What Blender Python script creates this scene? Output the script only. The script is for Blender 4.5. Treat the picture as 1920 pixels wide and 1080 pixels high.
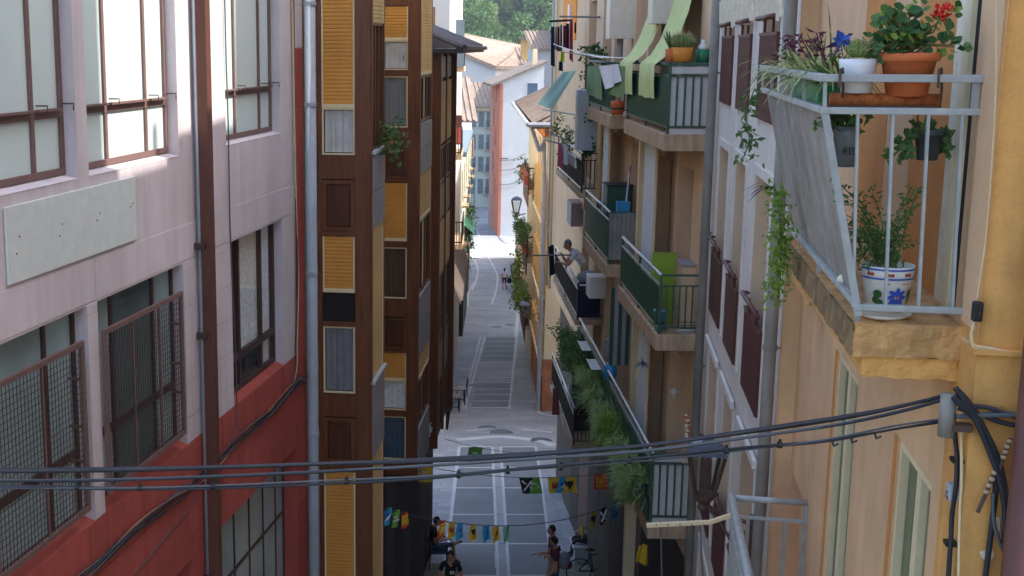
import bpy, bmesh, math, random
from mathutils import Vector, Matrix
random.seed(7)
for o in list(bpy.data.objects): bpy.data.objects.remove(o)
SC = bpy.context.scene
COL = SC.collection
# ---------------------------------------------------------------- camera, sky, sun, exposure
FPX, PX, PY, PIT, CZ = 2380.0, 690.0, 540.0, math.atan(452/2380.0), 20.0
cam_d = bpy.data.cameras.new('Camera'); cam = bpy.data.objects.new('Camera', cam_d); COL.objects.link(cam)
cam.location = (0, 0, CZ); cam.rotation_euler = (math.pi/2 - PIT, 0, 0)
cam_d.sensor_width = 36; cam_d.lens = 36*FPX/1920; cam_d.shift_x = (960-PX)/1920
cam_d.clip_start = .1; cam_d.clip_end = 3000
SC.camera = cam
SUN_EL, SUN_V = math.radians(49), Vector((0.992, -0.12, 0)).normalized()
world = bpy.data.worlds.new('World'); SC.world = world; world.use_nodes = True
wn = world.node_tree; bg = wn.nodes['Background']
sky = wn.nodes.new('ShaderNodeTexSky'); sky.sky_type = 'NISHITA'; sky.sun_disc = False
sky.sun_elevation = SUN_EL; sky.sun_rotation = math.atan2(SUN_V.x, SUN_V.y)
sky.air_density = 1.0; sky.dust_density = 3.0; sky.ozone_density = 1.0
wn.links.new(sky.outputs[0], bg.inputs[0]); bg.inputs[1].default_value = 0.15
sun_d = bpy.data.lights.new('Sun', 'SUN'); sun = bpy.data.objects.new('Sun', sun_d); COL.objects.link(sun)
sun_d.energy = 2.0; sun_d.angle = math.radians(.53); sun_d.color = (1, .94, .84)
sv = Vector((SUN_V.x*math.cos(SUN_EL), SUN_V.y*math.cos(SUN_EL), math.sin(SUN_EL)))
sun.rotation_euler = sv.to_track_quat('Z', 'Y').to_euler(); sun.location = (30, -10, 60)
SC.view_settings.view_transform = 'Standard'; SC.view_settings.look = 'None'
SC.view_settings.exposure = 1.88; SC.view_settings.gamma = 1.0
SC.render.engine = 'CYCLES'
SC.cycles.max_bounces = 10; SC.cycles.diffuse_bounces = 8; SC.cycles.transparent_max_bounces = 12
SC.cycles.caustics_reflective = False; SC.cycles.caustics_refractive = False

# ---------------------------------------------------------------- geometry helpers
cp_, sp_ = math.cos(PIT), math.sin(PIT)
def ray(u, v):
    dx, dy = (u-PX)/FPX, (PY-v)/FPX
    return Vector((dx, cp_+dy*sp_, dy*cp_-sp_))
CAM = Vector((0, 0, CZ))
def at(u, v, t): return CAM + ray(u, v)*t
def atY(u, v, Y):
    r = ray(u, v); return CAM + r*(Y/r.y)
class Fa:
    """a vertical facade frame: o origin, d along it, n out of it"""
    def __init__(s, o, d, n): s.o = Vector((o[0], o[1], 0)); s.d = Vector((d[0], d[1], 0)).normalized(); s.n = Vector((n[0], n[1], 0)).normalized()
    def P(s, a, n, z): return s.o + s.d*a + s.n*n + Vector((0, 0, z))
    def sz(s, u, v, off=0):
        r = ray(u, v); k = ((s.o + s.n*off).dot(s.n) - 0)/r.dot(s.n); p = CAM + r*k
        return (p - s.o).dot(s.d), p.z
    def s(s, u, v, off=0): return s.sz(u, v, off)[0]
    def z(s, u, v, off=0): return s.sz(u, v, off)[1]
    def side(s, a=0, flip=False):
        """the face that closes this facade at position a and looks back at the camera"""
        return Fa(s.o + s.d*a, -s.n, -s.d)
    def shift(s, n): return Fa(s.o + s.n*n, s.d, s.n)
def facade(u, v, t, slope, left):
    p = at(u, v, t); d = Vector((slope, 1, 0)).normalized()
    return Fa(p, d, (d.y, -d.x) if left else (-d.y, d.x))
GP = [(-40,10.6),(0,11.2),(12,11.9),(20,12.4),(27,13.0),(32,13.6),(55,16.4),(92,18.1),(134,20.2),(182,22.4),(240,24.0),(420,24.0)]
def gz(Y):
    for (a, da), (b, db) in zip(GP, GP[1:]):
        if Y <= b: return CZ - (da + (db-da)*(Y-a)/(b-a))
    return CZ - GP[-1][1]
def ground(u, v):
    r = ray(u, v); lo, hi = 1.0, 420.0
    for _ in range(50):
        m = (lo+hi)/2; p = CAM + r*m
        if p.z > gz(p.y): lo = m
        else: hi = m
    return CAM + r*lo

class B:
    """collects faces for one mesh"""
    def __init__(s): s.v = []; s.f = []; s.m = []; s.cur = 0
    def add(s, vs, fs):
        o = len(s.v); s.v += [tuple(p) for p in vs]
        for f in fs: s.f.append(tuple(i+o for i in f)); s.m.append(s.cur)
        return s
    def hexa(s, p): return s.add(p, [(0,3,2,1),(4,5,6,7),(0,1,5,4),(1,2,6,5),(2,3,7,6),(3,0,4,7)])
    def box(s, F, a0, a1, n0, n1, z0, z1):
        if a0 > a1: a0, a1 = a1, a0
        if n0 > n1: n0, n1 = n1, n0
        if z0 > z1: z0, z1 = z1, z0
        return s.hexa([F.P(a0,n0,z0), F.P(a1,n0,z0), F.P(a1,n1,z0), F.P(a0,n1,z0), F.P(a0,n0,z1), F.P(a1,n0,z1), F.P(a1,n1,z1), F.P(a0,n1,z1)])
    def quad(s, a, b, c, d): return s.add([a,b,c,d], [(0,1,2,3)])
    def tube(s, pts, r, k=6, cap=True, r2=None):
        pts = [Vector(p) for p in pts]; n = len(pts); rings = []
        up = None
        for i, p in enumerate(pts):
            t = (pts[min(i+1,n-1)] - pts[max(i-1,0)])
            if t.length < 1e-7: t = Vector((0,0,1))
            t.normalize()
            if up is None:
                up = t.orthogonal().normalized()
            up = (up - t*up.dot(t));
            if up.length < 1e-5: up = t.orthogonal()
            up.normalize(); w = t.cross(up)
            rr = r if r2 is None else r + (r2-r)*i/(n-1)
            rings.append([p + (up*math.cos(2*math.pi*j/k) + w*math.sin(2*math.pi*j/k))*rr for j in range(k)])
        vs = [q for R in rings for q in R]; fs = []
        for i in range(n-1):
            for j in range(k):
                a = i*k+j; b = i*k+(j+1)%k; fs.append((a, b, b+k, a+k))
        if cap: fs.append(tuple(range(k-1,-1,-1))); fs.append(tuple((n-1)*k+j for j in range(k)))
        return s.add(vs, fs)
    def bar(s, a, b, w, h=None):
        """square bar between two points"""
        a, b = Vector(a), Vector(b); t = (b-a).normalized(); h = h or w
        x = t.cross(Vector((0,0,1)));
        if x.length < 1e-4: x = Vector((1,0,0))
        x.normalize(); y = x.cross(t); x *= w/2; y *= h/2
        return s.hexa([a-x-y, b-x-y, b+x-y, a+x-y, a-x+y, b-x+y, b+x+y, a+x+y])
    def lathe(s, c, prof, k=20, sx=1, sy=1):
        c = Vector(c); vs = []; fs = []; n = len(prof)
        for r, z in prof:
            for j in range(k): vs.append(c + Vector((r*sx*math.cos(2*math.pi*j/k), r*sy*math.sin(2*math.pi*j/k), z)))
        for i in range(n-1):
            for j in range(k): fs.append((i*k+j, i*k+(j+1)%k, (i+1)*k+(j+1)%k, (i+1)*k+j))
        fs.append(tuple(range(k-1,-1,-1))); fs.append(tuple((n-1)*k+j for j in range(k)))
        return s.add(vs, fs)
    def ball(s, c, rx, ry=None, rz=None, k=10, m=7, M=None):
        ry = ry or rx; rz = rz or rx; c = Vector(c); vs = []; fs = []
        for i in range(m+1):
            a = math.pi*i/m
            for j in range(k):
                b = 2*math.pi*j/k; q = Vector((rx*math.sin(a)*math.cos(b), ry*math.sin(a)*math.sin(b), rz*math.cos(a)))
                vs.append(c + (M @ q if M else q))
        for i in range(m):
            for j in range(k): fs.append((i*k+j, (i+1)*k+j, (i+1)*k+(j+1)%k, i*k+(j+1)%k))
        return s.add(vs, fs)
    def leaf(s, p, d, up, L, W):
        d = d.normalized(); w = d.cross(up)
        if w.length < 1e-4: w = d.orthogonal()
        w.normalize(); nrm = w.cross(d)
        a = p; b = p + d*L*.5 + w*W*.5 + nrm*L*.08; c = p + d*L - nrm*L*.1; e = p + d*L*.5 - w*W*.5 + nrm*L*.08
        return s.add([a,b,c,e], [(0,1,2),(0,2,3)])
    def sheet(s, rows, thick=0):
        n, k = len(rows), len(rows[0]); vs = [p for R in rows for p in R]
        return s.add(vs, [(i*k+j, i*k+j+1, (i+1)*k+j+1, (i+1)*k+j) for i in range(n-1) for j in range(k-1)])

MATS = {}
def lin(c):
    c = c/255.0; return c/12.92 if c <= .04045 else ((c+.055)/1.055)**2.4
def mat(name, rgb, rough=.8, var=.13, scale=3.0, bump=.12, bscale=70, streak=0, metal=0, spec=.4, stretch=None, grain=0, fine=.06, ss=5):
    m = bpy.data.materials.new(name); m.use_nodes = True; nt = m.node_tree; N = nt.nodes; L = nt.links
    bs = N['Principled BSDF']; c = [lin(x) for x in rgb]
    geo = N.new('ShaderNodeNewGeometry'); pos = geo.outputs['Position']
    if stretch:
        mp = N.new('ShaderNodeMapping'); mp.inputs['Scale'].default_value = stretch; L.new(pos, mp.inputs[0]); vec = mp.outputs[0]
    else: vec = pos
    no = N.new('ShaderNodeTexNoise'); no.inputs['Scale'].default_value = scale; no.inputs['Detail'].default_value = 6; no.inputs['Roughness'].default_value = .6
    L.new(vec, no.inputs['Vector'])
    rp = N.new('ShaderNodeValToRGB'); rp.color_ramp.elements[0].position = .3; rp.color_ramp.elements[1].position = .72
    rp.color_ramp.elements[0].color = (*[x*(1-var) for x in c], 1); rp.color_ramp.elements[1].color = (*[min(1, x*(1+var)) for x in c], 1)
    L.new(no.outputs['Fac'], rp.inputs[0]); out = rp.outputs[0]
    if fine:
        n2 = N.new('ShaderNodeTexNoise'); n2.inputs['Scale'].default_value = bscale*.5; n2.inputs['Detail'].default_value = 3; L.new(vec, n2.inputs['Vector'])
        mr = N.new('ShaderNodeMapRange'); mr.inputs[3].default_value = 1-fine*2; mr.inputs[4].default_value = 1+fine*2; L.new(n2.outputs['Fac'], mr.inputs[0])
        mx = N.new('ShaderNodeMix'); mx.data_type = 'RGBA'; mx.blend_type = 'MULTIPLY'; mx.inputs[0].default_value = 1
        L.new(out, mx.inputs[6]); L.new(mr.outputs[0], mx.inputs[7]); out = mx.outputs[2]
    if streak:
        mp = N.new('ShaderNodeMapping'); mp.inputs['Scale'].default_value = (ss, ss, .12*ss); L.new(pos, mp.inputs[0])
        ns = N.new('ShaderNodeTexNoise'); ns.inputs['Scale'].default_value = 1.6; ns.inputs['Detail'].default_value = 7; ns.inputs['Roughness'].default_value = .7; L.new(mp.outputs[0], ns.inputs['Vector'])
        r2 = N.new('ShaderNodeValToRGB'); r2.color_ramp.elements[0].position = .35; r2.color_ramp.elements[1].position = .62
        r2.color_ramp.elements[0].color = (1-streak, 1-streak*1.05, 1-streak*1.1, 1); r2.color_ramp.elements[1].color = (1,1,1,1); L.new(ns.outputs['Fac'], r2.inputs[0])
        mx = N.new('ShaderNodeMix'); mx.data_type = 'RGBA'; mx.blend_type = 'MULTIPLY'; mx.inputs[0].default_value = 1
        L.new(out, mx.inputs[6]); L.new(r2.outputs[0], mx.inputs[7]); out = mx.outputs[2]
    L.new(out, bs.inputs['Base Color']); bs.inputs['Roughness'].default_value = rough; bs.inputs['Metallic'].default_value = metal
    bs.inputs['Specular IOR Level'].default_value = spec
    if bump:
        nb = N.new('ShaderNodeTexNoise'); nb.inputs['Scale'].default_value = bscale; nb.inputs['Detail'].default_value = 4; L.new(vec, nb.inputs['Vector'])
        bp = N.new('ShaderNodeBump'); bp.inputs['Strength'].default_value = bump; bp.inputs['Distance'].default_value = .01
        L.new(nb.outputs['Fac'], bp.inputs['Height']); L.new(bp.outputs[0], bs.inputs['Normal'])
    MATS[name] = m; return m
def glass(name, tint=(.85,.92,.9), refl=.12, rough=.02, k=.45):
    m = bpy.data.materials.new(name); m.use_nodes = True; nt = m.node_tree; N = nt.nodes; L = nt.links
    for n in list(N):
        if n.type != 'OUTPUT_MATERIAL': N.remove(n)
    o = [n for n in N if n.type == 'OUTPUT_MATERIAL'][0]
    tr = N.new('ShaderNodeBsdfTransparent'); tr.inputs[0].default_value = (*tint, 1)
    gl = N.new('ShaderNodeBsdfGlossy'); gl.inputs['Roughness'].default_value = rough
    fr = N.new('ShaderNodeFresnel'); fr.inputs[0].default_value = 1.5
    ad = N.new('ShaderNodeMath'); ad.operation = 'MULTIPLY_ADD'; ad.inputs[1].default_value = k; ad.inputs[2].default_value = refl*.5; ad.use_clamp = True
    mx = N.new('ShaderNodeMixShader'); L.new(fr.outputs[0], ad.inputs[0]); L.new(ad.outputs[0], mx.inputs[0]); L.new(tr.outputs[0], mx.inputs[1]); L.new(gl.outputs[0], mx.inputs[2])
    L.new(mx.outputs[0], o.inputs[0]); MATS[name] = m; return m
def foliage_mat(name, rgb, var=.35, trans=.25):
    m = mat(name, rgb, rough=.55, var=var, scale=14, bump=0, fine=0, spec=.35)
    nt = m.node_tree; bs = nt.nodes['Principled BSDF']; o = [n for n in nt.nodes if n.type == 'OUTPUT_MATERIAL'][0]
    tl = nt.nodes.new('ShaderNodeBsdfTranslucent'); mx = nt.nodes.new('ShaderNodeMixShader'); mx.inputs[0].default_value = trans
    src = bs.inputs['Base Color'].links[0].from_socket; nt.links.new(src, tl.inputs[0])
    nt.links.new(bs.outputs[0], mx.inputs[1]); nt.links.new(tl.outputs[0], mx.inputs[2]); nt.links.new(mx.outputs[0], o.inputs[0]); return m

WLOC = {}
def put(o, w, parent):
    COL.objects.link(o); o.parent = parent
    o.location = Vector(w) - (WLOC[parent.name] if parent else Vector((0,0,0))); WLOC[o.name] = Vector(w)
def tag(o, label=None, cat=None, group=None, kind=None):
    if label: o['label'] = label
    if cat: o['category'] = cat
    if group: o['group'] = group
    if kind: o['kind'] = kind
    return o
def thing(name, label, cat, loc, group=None):
    o = bpy.data.objects.new(name, None); o.empty_display_size = .2; put(o, loc, None); return tag(o, label, cat, group)
def mk(name, b, m, parent=None, smooth=False, kind=None, label=None, cat=None, group=None, bevel=0):
    """link the collected faces as ONE object whose origin is at its base"""
    if not b.v: return None
    xs = [p[0] for p in b.v]; ys = [p[1] for p in b.v]; zs = [p[2] for p in b.v]
    o0 = Vector(((min(xs)+max(xs))/2, (min(ys)+max(ys))/2, min(zs)))
    me = bpy.data.meshes.new(name); me.from_pydata([(p[0]-o0.x, p[1]-o0.y, p[2]-o0.z) for p in b.v], [], b.f)
    ms = m if isinstance(m, (list, tuple)) else [m]
    for q in ms: me.materials.append(MATS[q])
    if len(ms) > 1: me.polygons.foreach_set('material_index', b.m)
    if smooth: me.polygons.foreach_set('use_smooth', [True]*len(me.polygons))
    me.update()
    o = bpy.data.objects.new(name, me); put(o, o0, parent); tag(o, label, cat, group, kind)
    if bevel:
        bv = o.modifiers.new('bevel', 'BEVEL'); bv.width = bevel; bv.segments = 2; bv.limit_method = 'ANGLE'
    return o
def copy_at(o, w, parent):
    c = o.copy(); put(c, w, parent); return c
def clone(o, dv, parent=None, name=None):
    """copy a thing, its parts and sub-parts, moved by dv"""
    c = o.copy(); put(c, WLOC[o.name] + Vector(dv), parent)
    for ch in list(o.children): clone(ch, dv, c)
    return c
def wall(b, F, a0, a1, z0, z1, holes, n=0, deep=.12):
    """sheet with rectangular openings and their reveals"""
    hs = [(max(a0, min(h[0],h[1])), min(a1, max(h[0],h[1])), max(z0,h[2]), min(z1,h[3])) for h in holes]
    A = sorted({a0, a1, *[x for h in hs for x in h[:2]]}); Z = sorted({z0, z1, *[x for h in hs for x in h[2:]]})
    for x0, x1 in zip(A, A[1:]):
        for y0, y1 in zip(Z, Z[1:]):
            cx, cy = (x0+x1)/2, (y0+y1)/2
            if x1-x0 < 1e-5 or y1-y0 < 1e-5 or any(h[0] < cx < h[1] and h[2] < cy < h[3] for h in hs): continue
            b.quad(F.P(x0,n,y0), F.P(x1,n,y0), F.P(x1,n,y1), F.P(x0,n,y1))
    for h in hs:
        p = lambda a, z, k: F.P(a, n-k, z)
        b.quad(p(h[0],h[2],0), p(h[0],h[3],0), p(h[0],h[3],deep), p(h[0],h[2],deep))
        b.quad(p(h[1],h[2],deep), p(h[1],h[3],deep), p(h[1],h[3],0), p(h[1],h[2],0))
        b.quad(p(h[0],h[3],0), p(h[1],h[3],0), p(h[1],h[3],deep), p(h[0],h[3],deep))
        b.quad(p(h[0],h[2],deep), p(h[1],h[2],deep), p(h[1],h[2],0), p(h[0],h[2],0))
    return b
def body(b, F, a0, a1, z0, z1, depth, n=0):
    """the rest of a building behind its facade: ends, back, top"""
    P = F.P
    b.quad(P(a0,n,z0), P(a0,n,z1), P(a0,n-depth,z1), P(a0,n-depth,z0)); b.quad(P(a1,n,z0), P(a1,n-depth,z0), P(a1,n-depth,z1), P(a1,n,z1))
    b.quad(P(a0,n-depth,z0), P(a0,n-depth,z1), P(a1,n-depth,z1), P(a1,n-depth,z0)); b.quad(P(a0,n,z1), P(a1,n,z1), P(a1,n-depth,z1), P(a0,n-depth,z1))
    return b
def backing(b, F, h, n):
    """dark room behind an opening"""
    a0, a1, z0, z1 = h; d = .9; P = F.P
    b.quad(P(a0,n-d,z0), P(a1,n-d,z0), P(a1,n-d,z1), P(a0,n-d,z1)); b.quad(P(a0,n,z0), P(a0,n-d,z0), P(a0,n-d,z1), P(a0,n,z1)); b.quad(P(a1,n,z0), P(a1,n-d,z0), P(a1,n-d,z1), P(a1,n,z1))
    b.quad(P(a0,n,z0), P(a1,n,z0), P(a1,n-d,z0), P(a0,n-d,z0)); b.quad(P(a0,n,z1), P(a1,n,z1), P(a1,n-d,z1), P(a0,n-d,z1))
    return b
def window(F, parent, h, n, acuts, zcuts, fm, pm, fw=.04, fd=.05, name='window', bar=.028, room=None):
    """frame with muntins; every pane a sub-part"""
    a0, a1, z0, z1 = h
    if a0 > a1: a0, a1 = a1, a0
    b = B(); b.box(F,a0,a0+fw,n-fd,n,z0,z1); b.box(F,a1-fw,a1,n-fd,n,z0,z1); b.box(F,a0+fw,a1-fw,n-fd,n,z0,z0+fw); b.box(F,a0+fw,a1-fw,n-fd,n,z1-fw,z1)
    A = [a0+fw] + sorted(acuts) + [a1-fw]; Z = [z0+fw] + sorted(zcuts) + [z1-fw]
    for a in A[1:-1]: b.box(F,a-bar/2,a+bar/2,n-fd,n-.004,z0+fw,z1-fw)
    for z in Z[1:-1]:
        for x0, x1 in zip(A, A[1:]): b.box(F,x0+(bar/2 if x0 != A[0] else 0),x1-(bar/2 if x1 != A[-1] else 0),n-fd,n-.002,z-bar*.7,z+bar*.7)
    w = mk(name, b, fm, parent)
    for i, (x0, x1) in enumerate(zip(A, A[1:])):
        for j, (y0, y1) in enumerate(zip(Z, Z[1:])):
            q = pm(i, j) if callable(pm) else pm
            if q is None: continue
            mk('pane', B().box(F,x0,x1,n-fd*.6,n-fd*.6+.006,y0,y1), q, w)
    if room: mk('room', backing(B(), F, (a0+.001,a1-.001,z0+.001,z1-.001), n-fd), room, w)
    return w
def weld(v, f):
    seen = {}; mp = []; out = []
    for q in v:
        k = tuple(round(c, 4) for c in q)
        if k not in seen: seen[k] = len(out); out.append(q)
        mp.append(seen[k])
    return out, [tuple(mp[i] for i in x) for x in f]
def shutter(F, parent, a0, a1, z0, z1, n, m, slat=.05, bar_m=None, guide=None, name='roller_shutter'):
    """roller shutter: guides are the part, every slat a sub-part, bottom bar with two stops"""
    if a0 > a1: a0, a1 = a1, a0
    b = B(); g = .018
    b.box(F,a0,a0+g,n-.03,n+.012,z0,z1); b.box(F,a1-g,a1,n-.03,n+.012,z0,z1); b.add([F.P(a0,n-.03,z0),F.P(a1,n-.03,z0),F.P(a1,n-.03,z1),F.P(a0,n-.03,z1)],[(0,1,2,3)])
    b.v, b.f = weld(b.v, b.f)
    w = mk(name, b, guide or m, parent); zz = z0
    if bar_m:
        o = B().box(F,a0+g,a1-g,n-.012,n+.014,z0,z0+.05)
        for f in (.22,.78): o.box(F,a0+(a1-a0)*f-.012,a0+(a1-a0)*f+.012,n+.014,n+.03,z0+.012,z0+.036)
        mk('bottom_bar', o, bar_m, w); zz = z0+.05
    k = max(1, round((z1-zz)/slat)); hgt = (z1-zz)/k; first = None
    for i in range(k):
        if first is None:
            bb = B(); P = F.P; pr = [(0,-.006),(.0,.001),(hgt*.25,.0045),(hgt*.7,.0045),(hgt*.96,.001),(hgt*.96,-.006)]
            vs = [P(a0+g,n+q,zz+y) for y, q in pr] + [P(a1-g,n+q,zz+y) for y, q in pr]; kk = len(pr)
            bb.add(vs, [(j,j+1,j+1+kk,j+kk) for j in range(kk-1)] + [tuple(range(kk)), tuple(range(2*kk-1,kk-1,-1))])
            first = mk('slat', bb, m, w)
        else: copy_at(first, WLOC[first.name] + Vector((0,0,hgt*i)), w)
    return w
def arc(p, q, sag, k=14):
    p, q = Vector(p), Vector(q)
    return [p.lerp(q, i/k) - Vector((0,0,sag*4*(i/k)*(1-i/k))) for i in range(k+1)]
def smooth_path(pts, k=5):
    """Catmull-Rom through the points"""
    pts = [Vector(p) for p in pts]; P = [pts[0]*2-pts[1]] + pts + [pts[-1]*2-pts[-2]]; out = []
    for i in range(1, len(P)-2):
        for j in range(k):
            t = j/k; a,b,c,d = P[i-1],P[i],P[i+1],P[i+2]
            out.append(.5*((2*b) + (c-a)*t + (2*a-5*b+4*c-d)*t*t + (3*b-3*c+d-a)*t**3))
    return out + [pts[-1]]
def rnd(a, b): return random.uniform(a, b)
def rdir():
    a = rnd(0, 2*math.pi); z = rnd(-1, 1); r = math.sqrt(1-z*z); return Vector((r*math.cos(a), r*math.sin(a), z))

# ---------------------------------------------------------------- materials
mat('pink_render', (214,204,209), .9, .09, .8, .3, 150, streak=.14, ss=3)
mat('red_render', (176,84,74), .85, .14, 1.0, .25, 140, streak=.22, ss=3)
mat('brown_frame', (118,92,88), .55, .12, 9, .05)
mat('dark_frame', (74,56,52), .55, .15, 9, .05)
mat('frosted_pane', (205,222,222), .22, .05, 1.1, .02, 8, fine=.01, spec=.6)
mat('grey_pane', (150,172,176), .16, .2, 1.3, .02, 8, fine=.01, spec=.6)
mat('dim_pane', (92,110,116), .12, .25, 1.6, .02, 8, fine=.01, spec=.7)
mat('sign_board', (214,222,220), .6, .05, .8, .03, 20, streak=.03)
mat('brown_pipe', (98,62,52), .45, .12, 2, .04, 20)
mat('grey_pipe', (150,156,164), .45, .14, 2.2, .05, 20, streak=.08)
mat('old_pipe', (140,136,128), .55, .2, 2.4, .1, 30, streak=.15)
mat('dark_wood', (104,60,37), .34, .42, 2.2, .12, 40, stretch=(9,9,.7))
mat('panel_wood', (80,43,27), .36, .42, 2.2, .12, 40, stretch=(9,9,.7))
mat('yellow_slat', (206,144,60), .55, .12, 1.5, .04, 30)
mat('pale_slat', (208,170,112), .55, .12, 1.5, .04, 30)
mat('cream', (226,206,166), .7, .08, 2, .1, 40)
mat('cream_metal', (226,210,172), .5, .06, 2, .03, 20)
mat('grey_panel', (150,146,150), .6, .08, 1.2, .04, 40, streak=.06)
mat('lace', (226,232,236), .9, .22, 22, .1, 30)
mat('curtain', (206,208,206), .9, .15, 5, .1, 30)
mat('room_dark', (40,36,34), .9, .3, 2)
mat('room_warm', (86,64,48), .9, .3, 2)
mat('steel_dark', (62,60,62), .5, .2, 6, .05, 40, metal=.3)
mat('black_iron', (34,32,34), .5, .2, 8, .05, 40, metal=.2)
mat('orange_wall', (224,184,142), .9, .12, 1.7, .3, 130, streak=.14, ss=2)
mat('pink_wall', (222,182,144), .9, .08, 1.6, .25, 120, streak=.1, ss=2)
mat('ochre_wall', (226,170,98), .9, .2, 3.2, .2, 110, streak=.16, ss=3)
mat('ochre_band', (206,140,78), .9, .08, 2, .2, 90, streak=.06)
mat('pale_patch', (226,214,190), .9, .12, 8, .3, 60)
mat('concrete', (208,162,106), .9, .22, 5, .4, 50, streak=.3)
mat('concrete_m', (200,172,142), .9, .14, 3, .25, 50, streak=.42)
mat('old_edge', (150,122,86), .95, .3, 7, .6, 40, streak=.45)
mat('cream_wall', (226,220,212), .9, .07, 1.0, .15, 100, streak=.12)
mat('reveal_beige', (206,184,158), .9, .06, 2, .12, 90)
mat('maroon', (92,50,46), .5, .12, 4, .05, 30)
mat('grey_rail', (172,176,174), .5, .16, 9, .08, 40, streak=.1)
mat('grey_sheet', (164,166,164), .6, .22, 4, .15, 40, streak=.28)
mat('terracotta', (206,112,66), .8, .14, 7, .15, 60)
mat('rust_bark', (160,88,44), .95, .4, 30, .8, 60)
mat('white_pot', (226,226,228), .35, .05, 5, .03, 20)
mat('dark_pot', (78,84,92), .4, .1, 5, .03, 20)
mat('galv', (140,146,150), .5, .25, 7, .1, 30, metal=.4)
mat('soil', (62,46,36), .95, .3, 30, .6, 60)
mat('white_ceramic', (228,224,214), .25, .06, 5, .02, 20)
mat('blue_paint', (52,84,176), .3, .15, 9, .02)
mat('green_paint', (52,92,48), .3, .15, 9, .02)
mat('red_paint', (170,58,44), .3, .1, 9, .02)
mat('blue_petal', (44,78,160), .7, .15, 9)
mat('red_petal', (214,40,32), .6, .15, 9)
foliage_mat('leaf_mid', (90,122,66)); foliage_mat('leaf_dark', (54,92,44)); foliage_mat('leaf_lime', (132,160,66)); foliage_mat('leaf_stripe', (190,196,130))
foliage_mat('leaf_purple', (92,40,66)); foliage_mat('leaf_planter', (146,170,104)); foliage_mat('leaf_dry', (140,116,66)); foliage_mat('cactus', (120,136,76))
mat('spine', (196,180,132), .8, .2, 9, 0)
mat('beige_m', (222,190,156), .9, .08, 1.2, .2, 90, streak=.1)
mat('beige_dark', (180,142,110), .9, .1, 1.2, .2, 90, streak=.1)
mat('brown_door', (84,48,36), .5, .2, 3, .08, 30)
mat('green_sheet', (44,82,66), .45, .12, 3, .05, 30, streak=.12)
mat('green_rail', (62,96,82), .45, .2, 6, .06, 30, streak=.1)
mat('green_cloth', (124,150,108), .85, .15, 4, .1, 60)
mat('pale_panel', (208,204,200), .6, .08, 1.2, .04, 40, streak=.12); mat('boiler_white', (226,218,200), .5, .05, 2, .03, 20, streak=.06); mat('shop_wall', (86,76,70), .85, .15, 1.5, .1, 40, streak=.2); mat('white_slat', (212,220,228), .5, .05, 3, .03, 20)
mat('white_plastic', (226,228,226), .45, .05, 3, .03, 20)
mat('grey_plastic', (176,180,184), .5, .08, 3, .03, 20)
mat('lime_cloth', (196,206,142), .9, .08, 3, .1, 60)
mat('aqua_cloth', (172,212,198), .9, .06, 3, .1, 60)
mat('lime_board', (142,170,52), .6, .05, 3, .03, 20)
mat('white_cloth', (226,230,238), .9, .05, 3, .1, 50)
mat('orange_paint', (232,140,40), .7, .1, 3, .1, 50)
mat('blue_plastic', (50,140,196), .4, .08, 3, .02, 20)
mat('bucket_blue', (110,170,200), .45, .08, 3, .02, 20)
mat('plant_pot_orange', (220,140,56), .6, .1, 6, .05, 40)
mat('pot_green', (44,128,88), .45, .08, 6, .03, 30)
mat('steel_rail', (196,206,212), .3, .1, 5, .03, 30, metal=.6)
mat('navy', (44,46,78), .9, .15, 6, .1); mat('wine', (112,36,52), .9, .15, 6, .1); mat('pinkred', (184,72,92), .9, .12, 6, .1); mat('greycloth', (128,132,138), .9, .12, 6, .1)
mat('tshirt_black', (34,36,42), .9, .2, 8, .1); mat('tshirt_white', (216,214,222), .9, .06, 8, .1); mat('maroon_shirt', (92,40,54), .9, .15, 8, .1); mat('yellow_green', (206,216,52), .8, .1, 5)
mat('skin', (196,142,112), .6, .08, 9, .03); mat('hair', (38,30,28), .7, .25, 40, .2); mat('hair_grey', (112,108,106), .7, .25, 40, .2); mat('jeans', (70,92,116), .9, .15, 8, .1); mat('shoe', (36,36,38), .6, .1, 8)
mat('khaki', (186,170,140), .9, .12, 8, .1)
mat('white_wall', (206,203,196), .9, .04, .5, .1, 30, streak=.04)
mat('shade_blue_white', (190,194,200), .9, .05, .6, .1, 30, streak=.06)  # white walls facing away from the sun, bluish shade put into the colour
mat('salmon_wall', (190,116,92), .9, .12, .8, .1, 30, streak=.1)
mat('grey_green_wall', (196,202,192), .9, .06, .8, .1, 30, streak=.08)
mat('shutter_grey', (112,126,134), .7, .12, 2, .05)
mat('yellow_wood', (212,174,112), .8, .2, 1.6, .2, 20, stretch=(5,5,.5))
mat('roof_tile', (140,124,112), .95, .28, 1.4, .3, 20); mat('roof_tile_dark', (124,112,104), .95, .3, 1.6, .3, 20)
mat('brick', (166,108,74), .95, .25, 3, .3, 30)
mat('road', (104,110,118), .8, .16, .5, .2, 25, fine=.1); mat('slab_dark', (112,116,122), .75, .16, .7, .2, 25, fine=.1); mat('pavement', (146,150,154), .8, .14, .6, .2, 25, fine=.1); mat('light_stone', (180,184,188), .75, .1, 1.5, .2, 25)
mat('earth', (120,116,100), .95, .25, .1, .2, 3)
mat('iron_cover', (84,86,90), .5, .2, 5, .2, 40, metal=.4)
mat('cable_black', (44,46,52), .6, .15, 6, .03, 20); mat('cable_grey', (84,88,92), .7, .15, 6, .03, 20); mat('cable_blue', (70,120,170), .5, .15, 6, .02); mat('cable_orange', (172,96,66), .6, .15, 6, .02); mat('cable_cream', (216,190,146), .6, .1, 6, .02)
mat('black_plastic', (30,32,34), .5, .15, 6, .03, 20)
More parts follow.
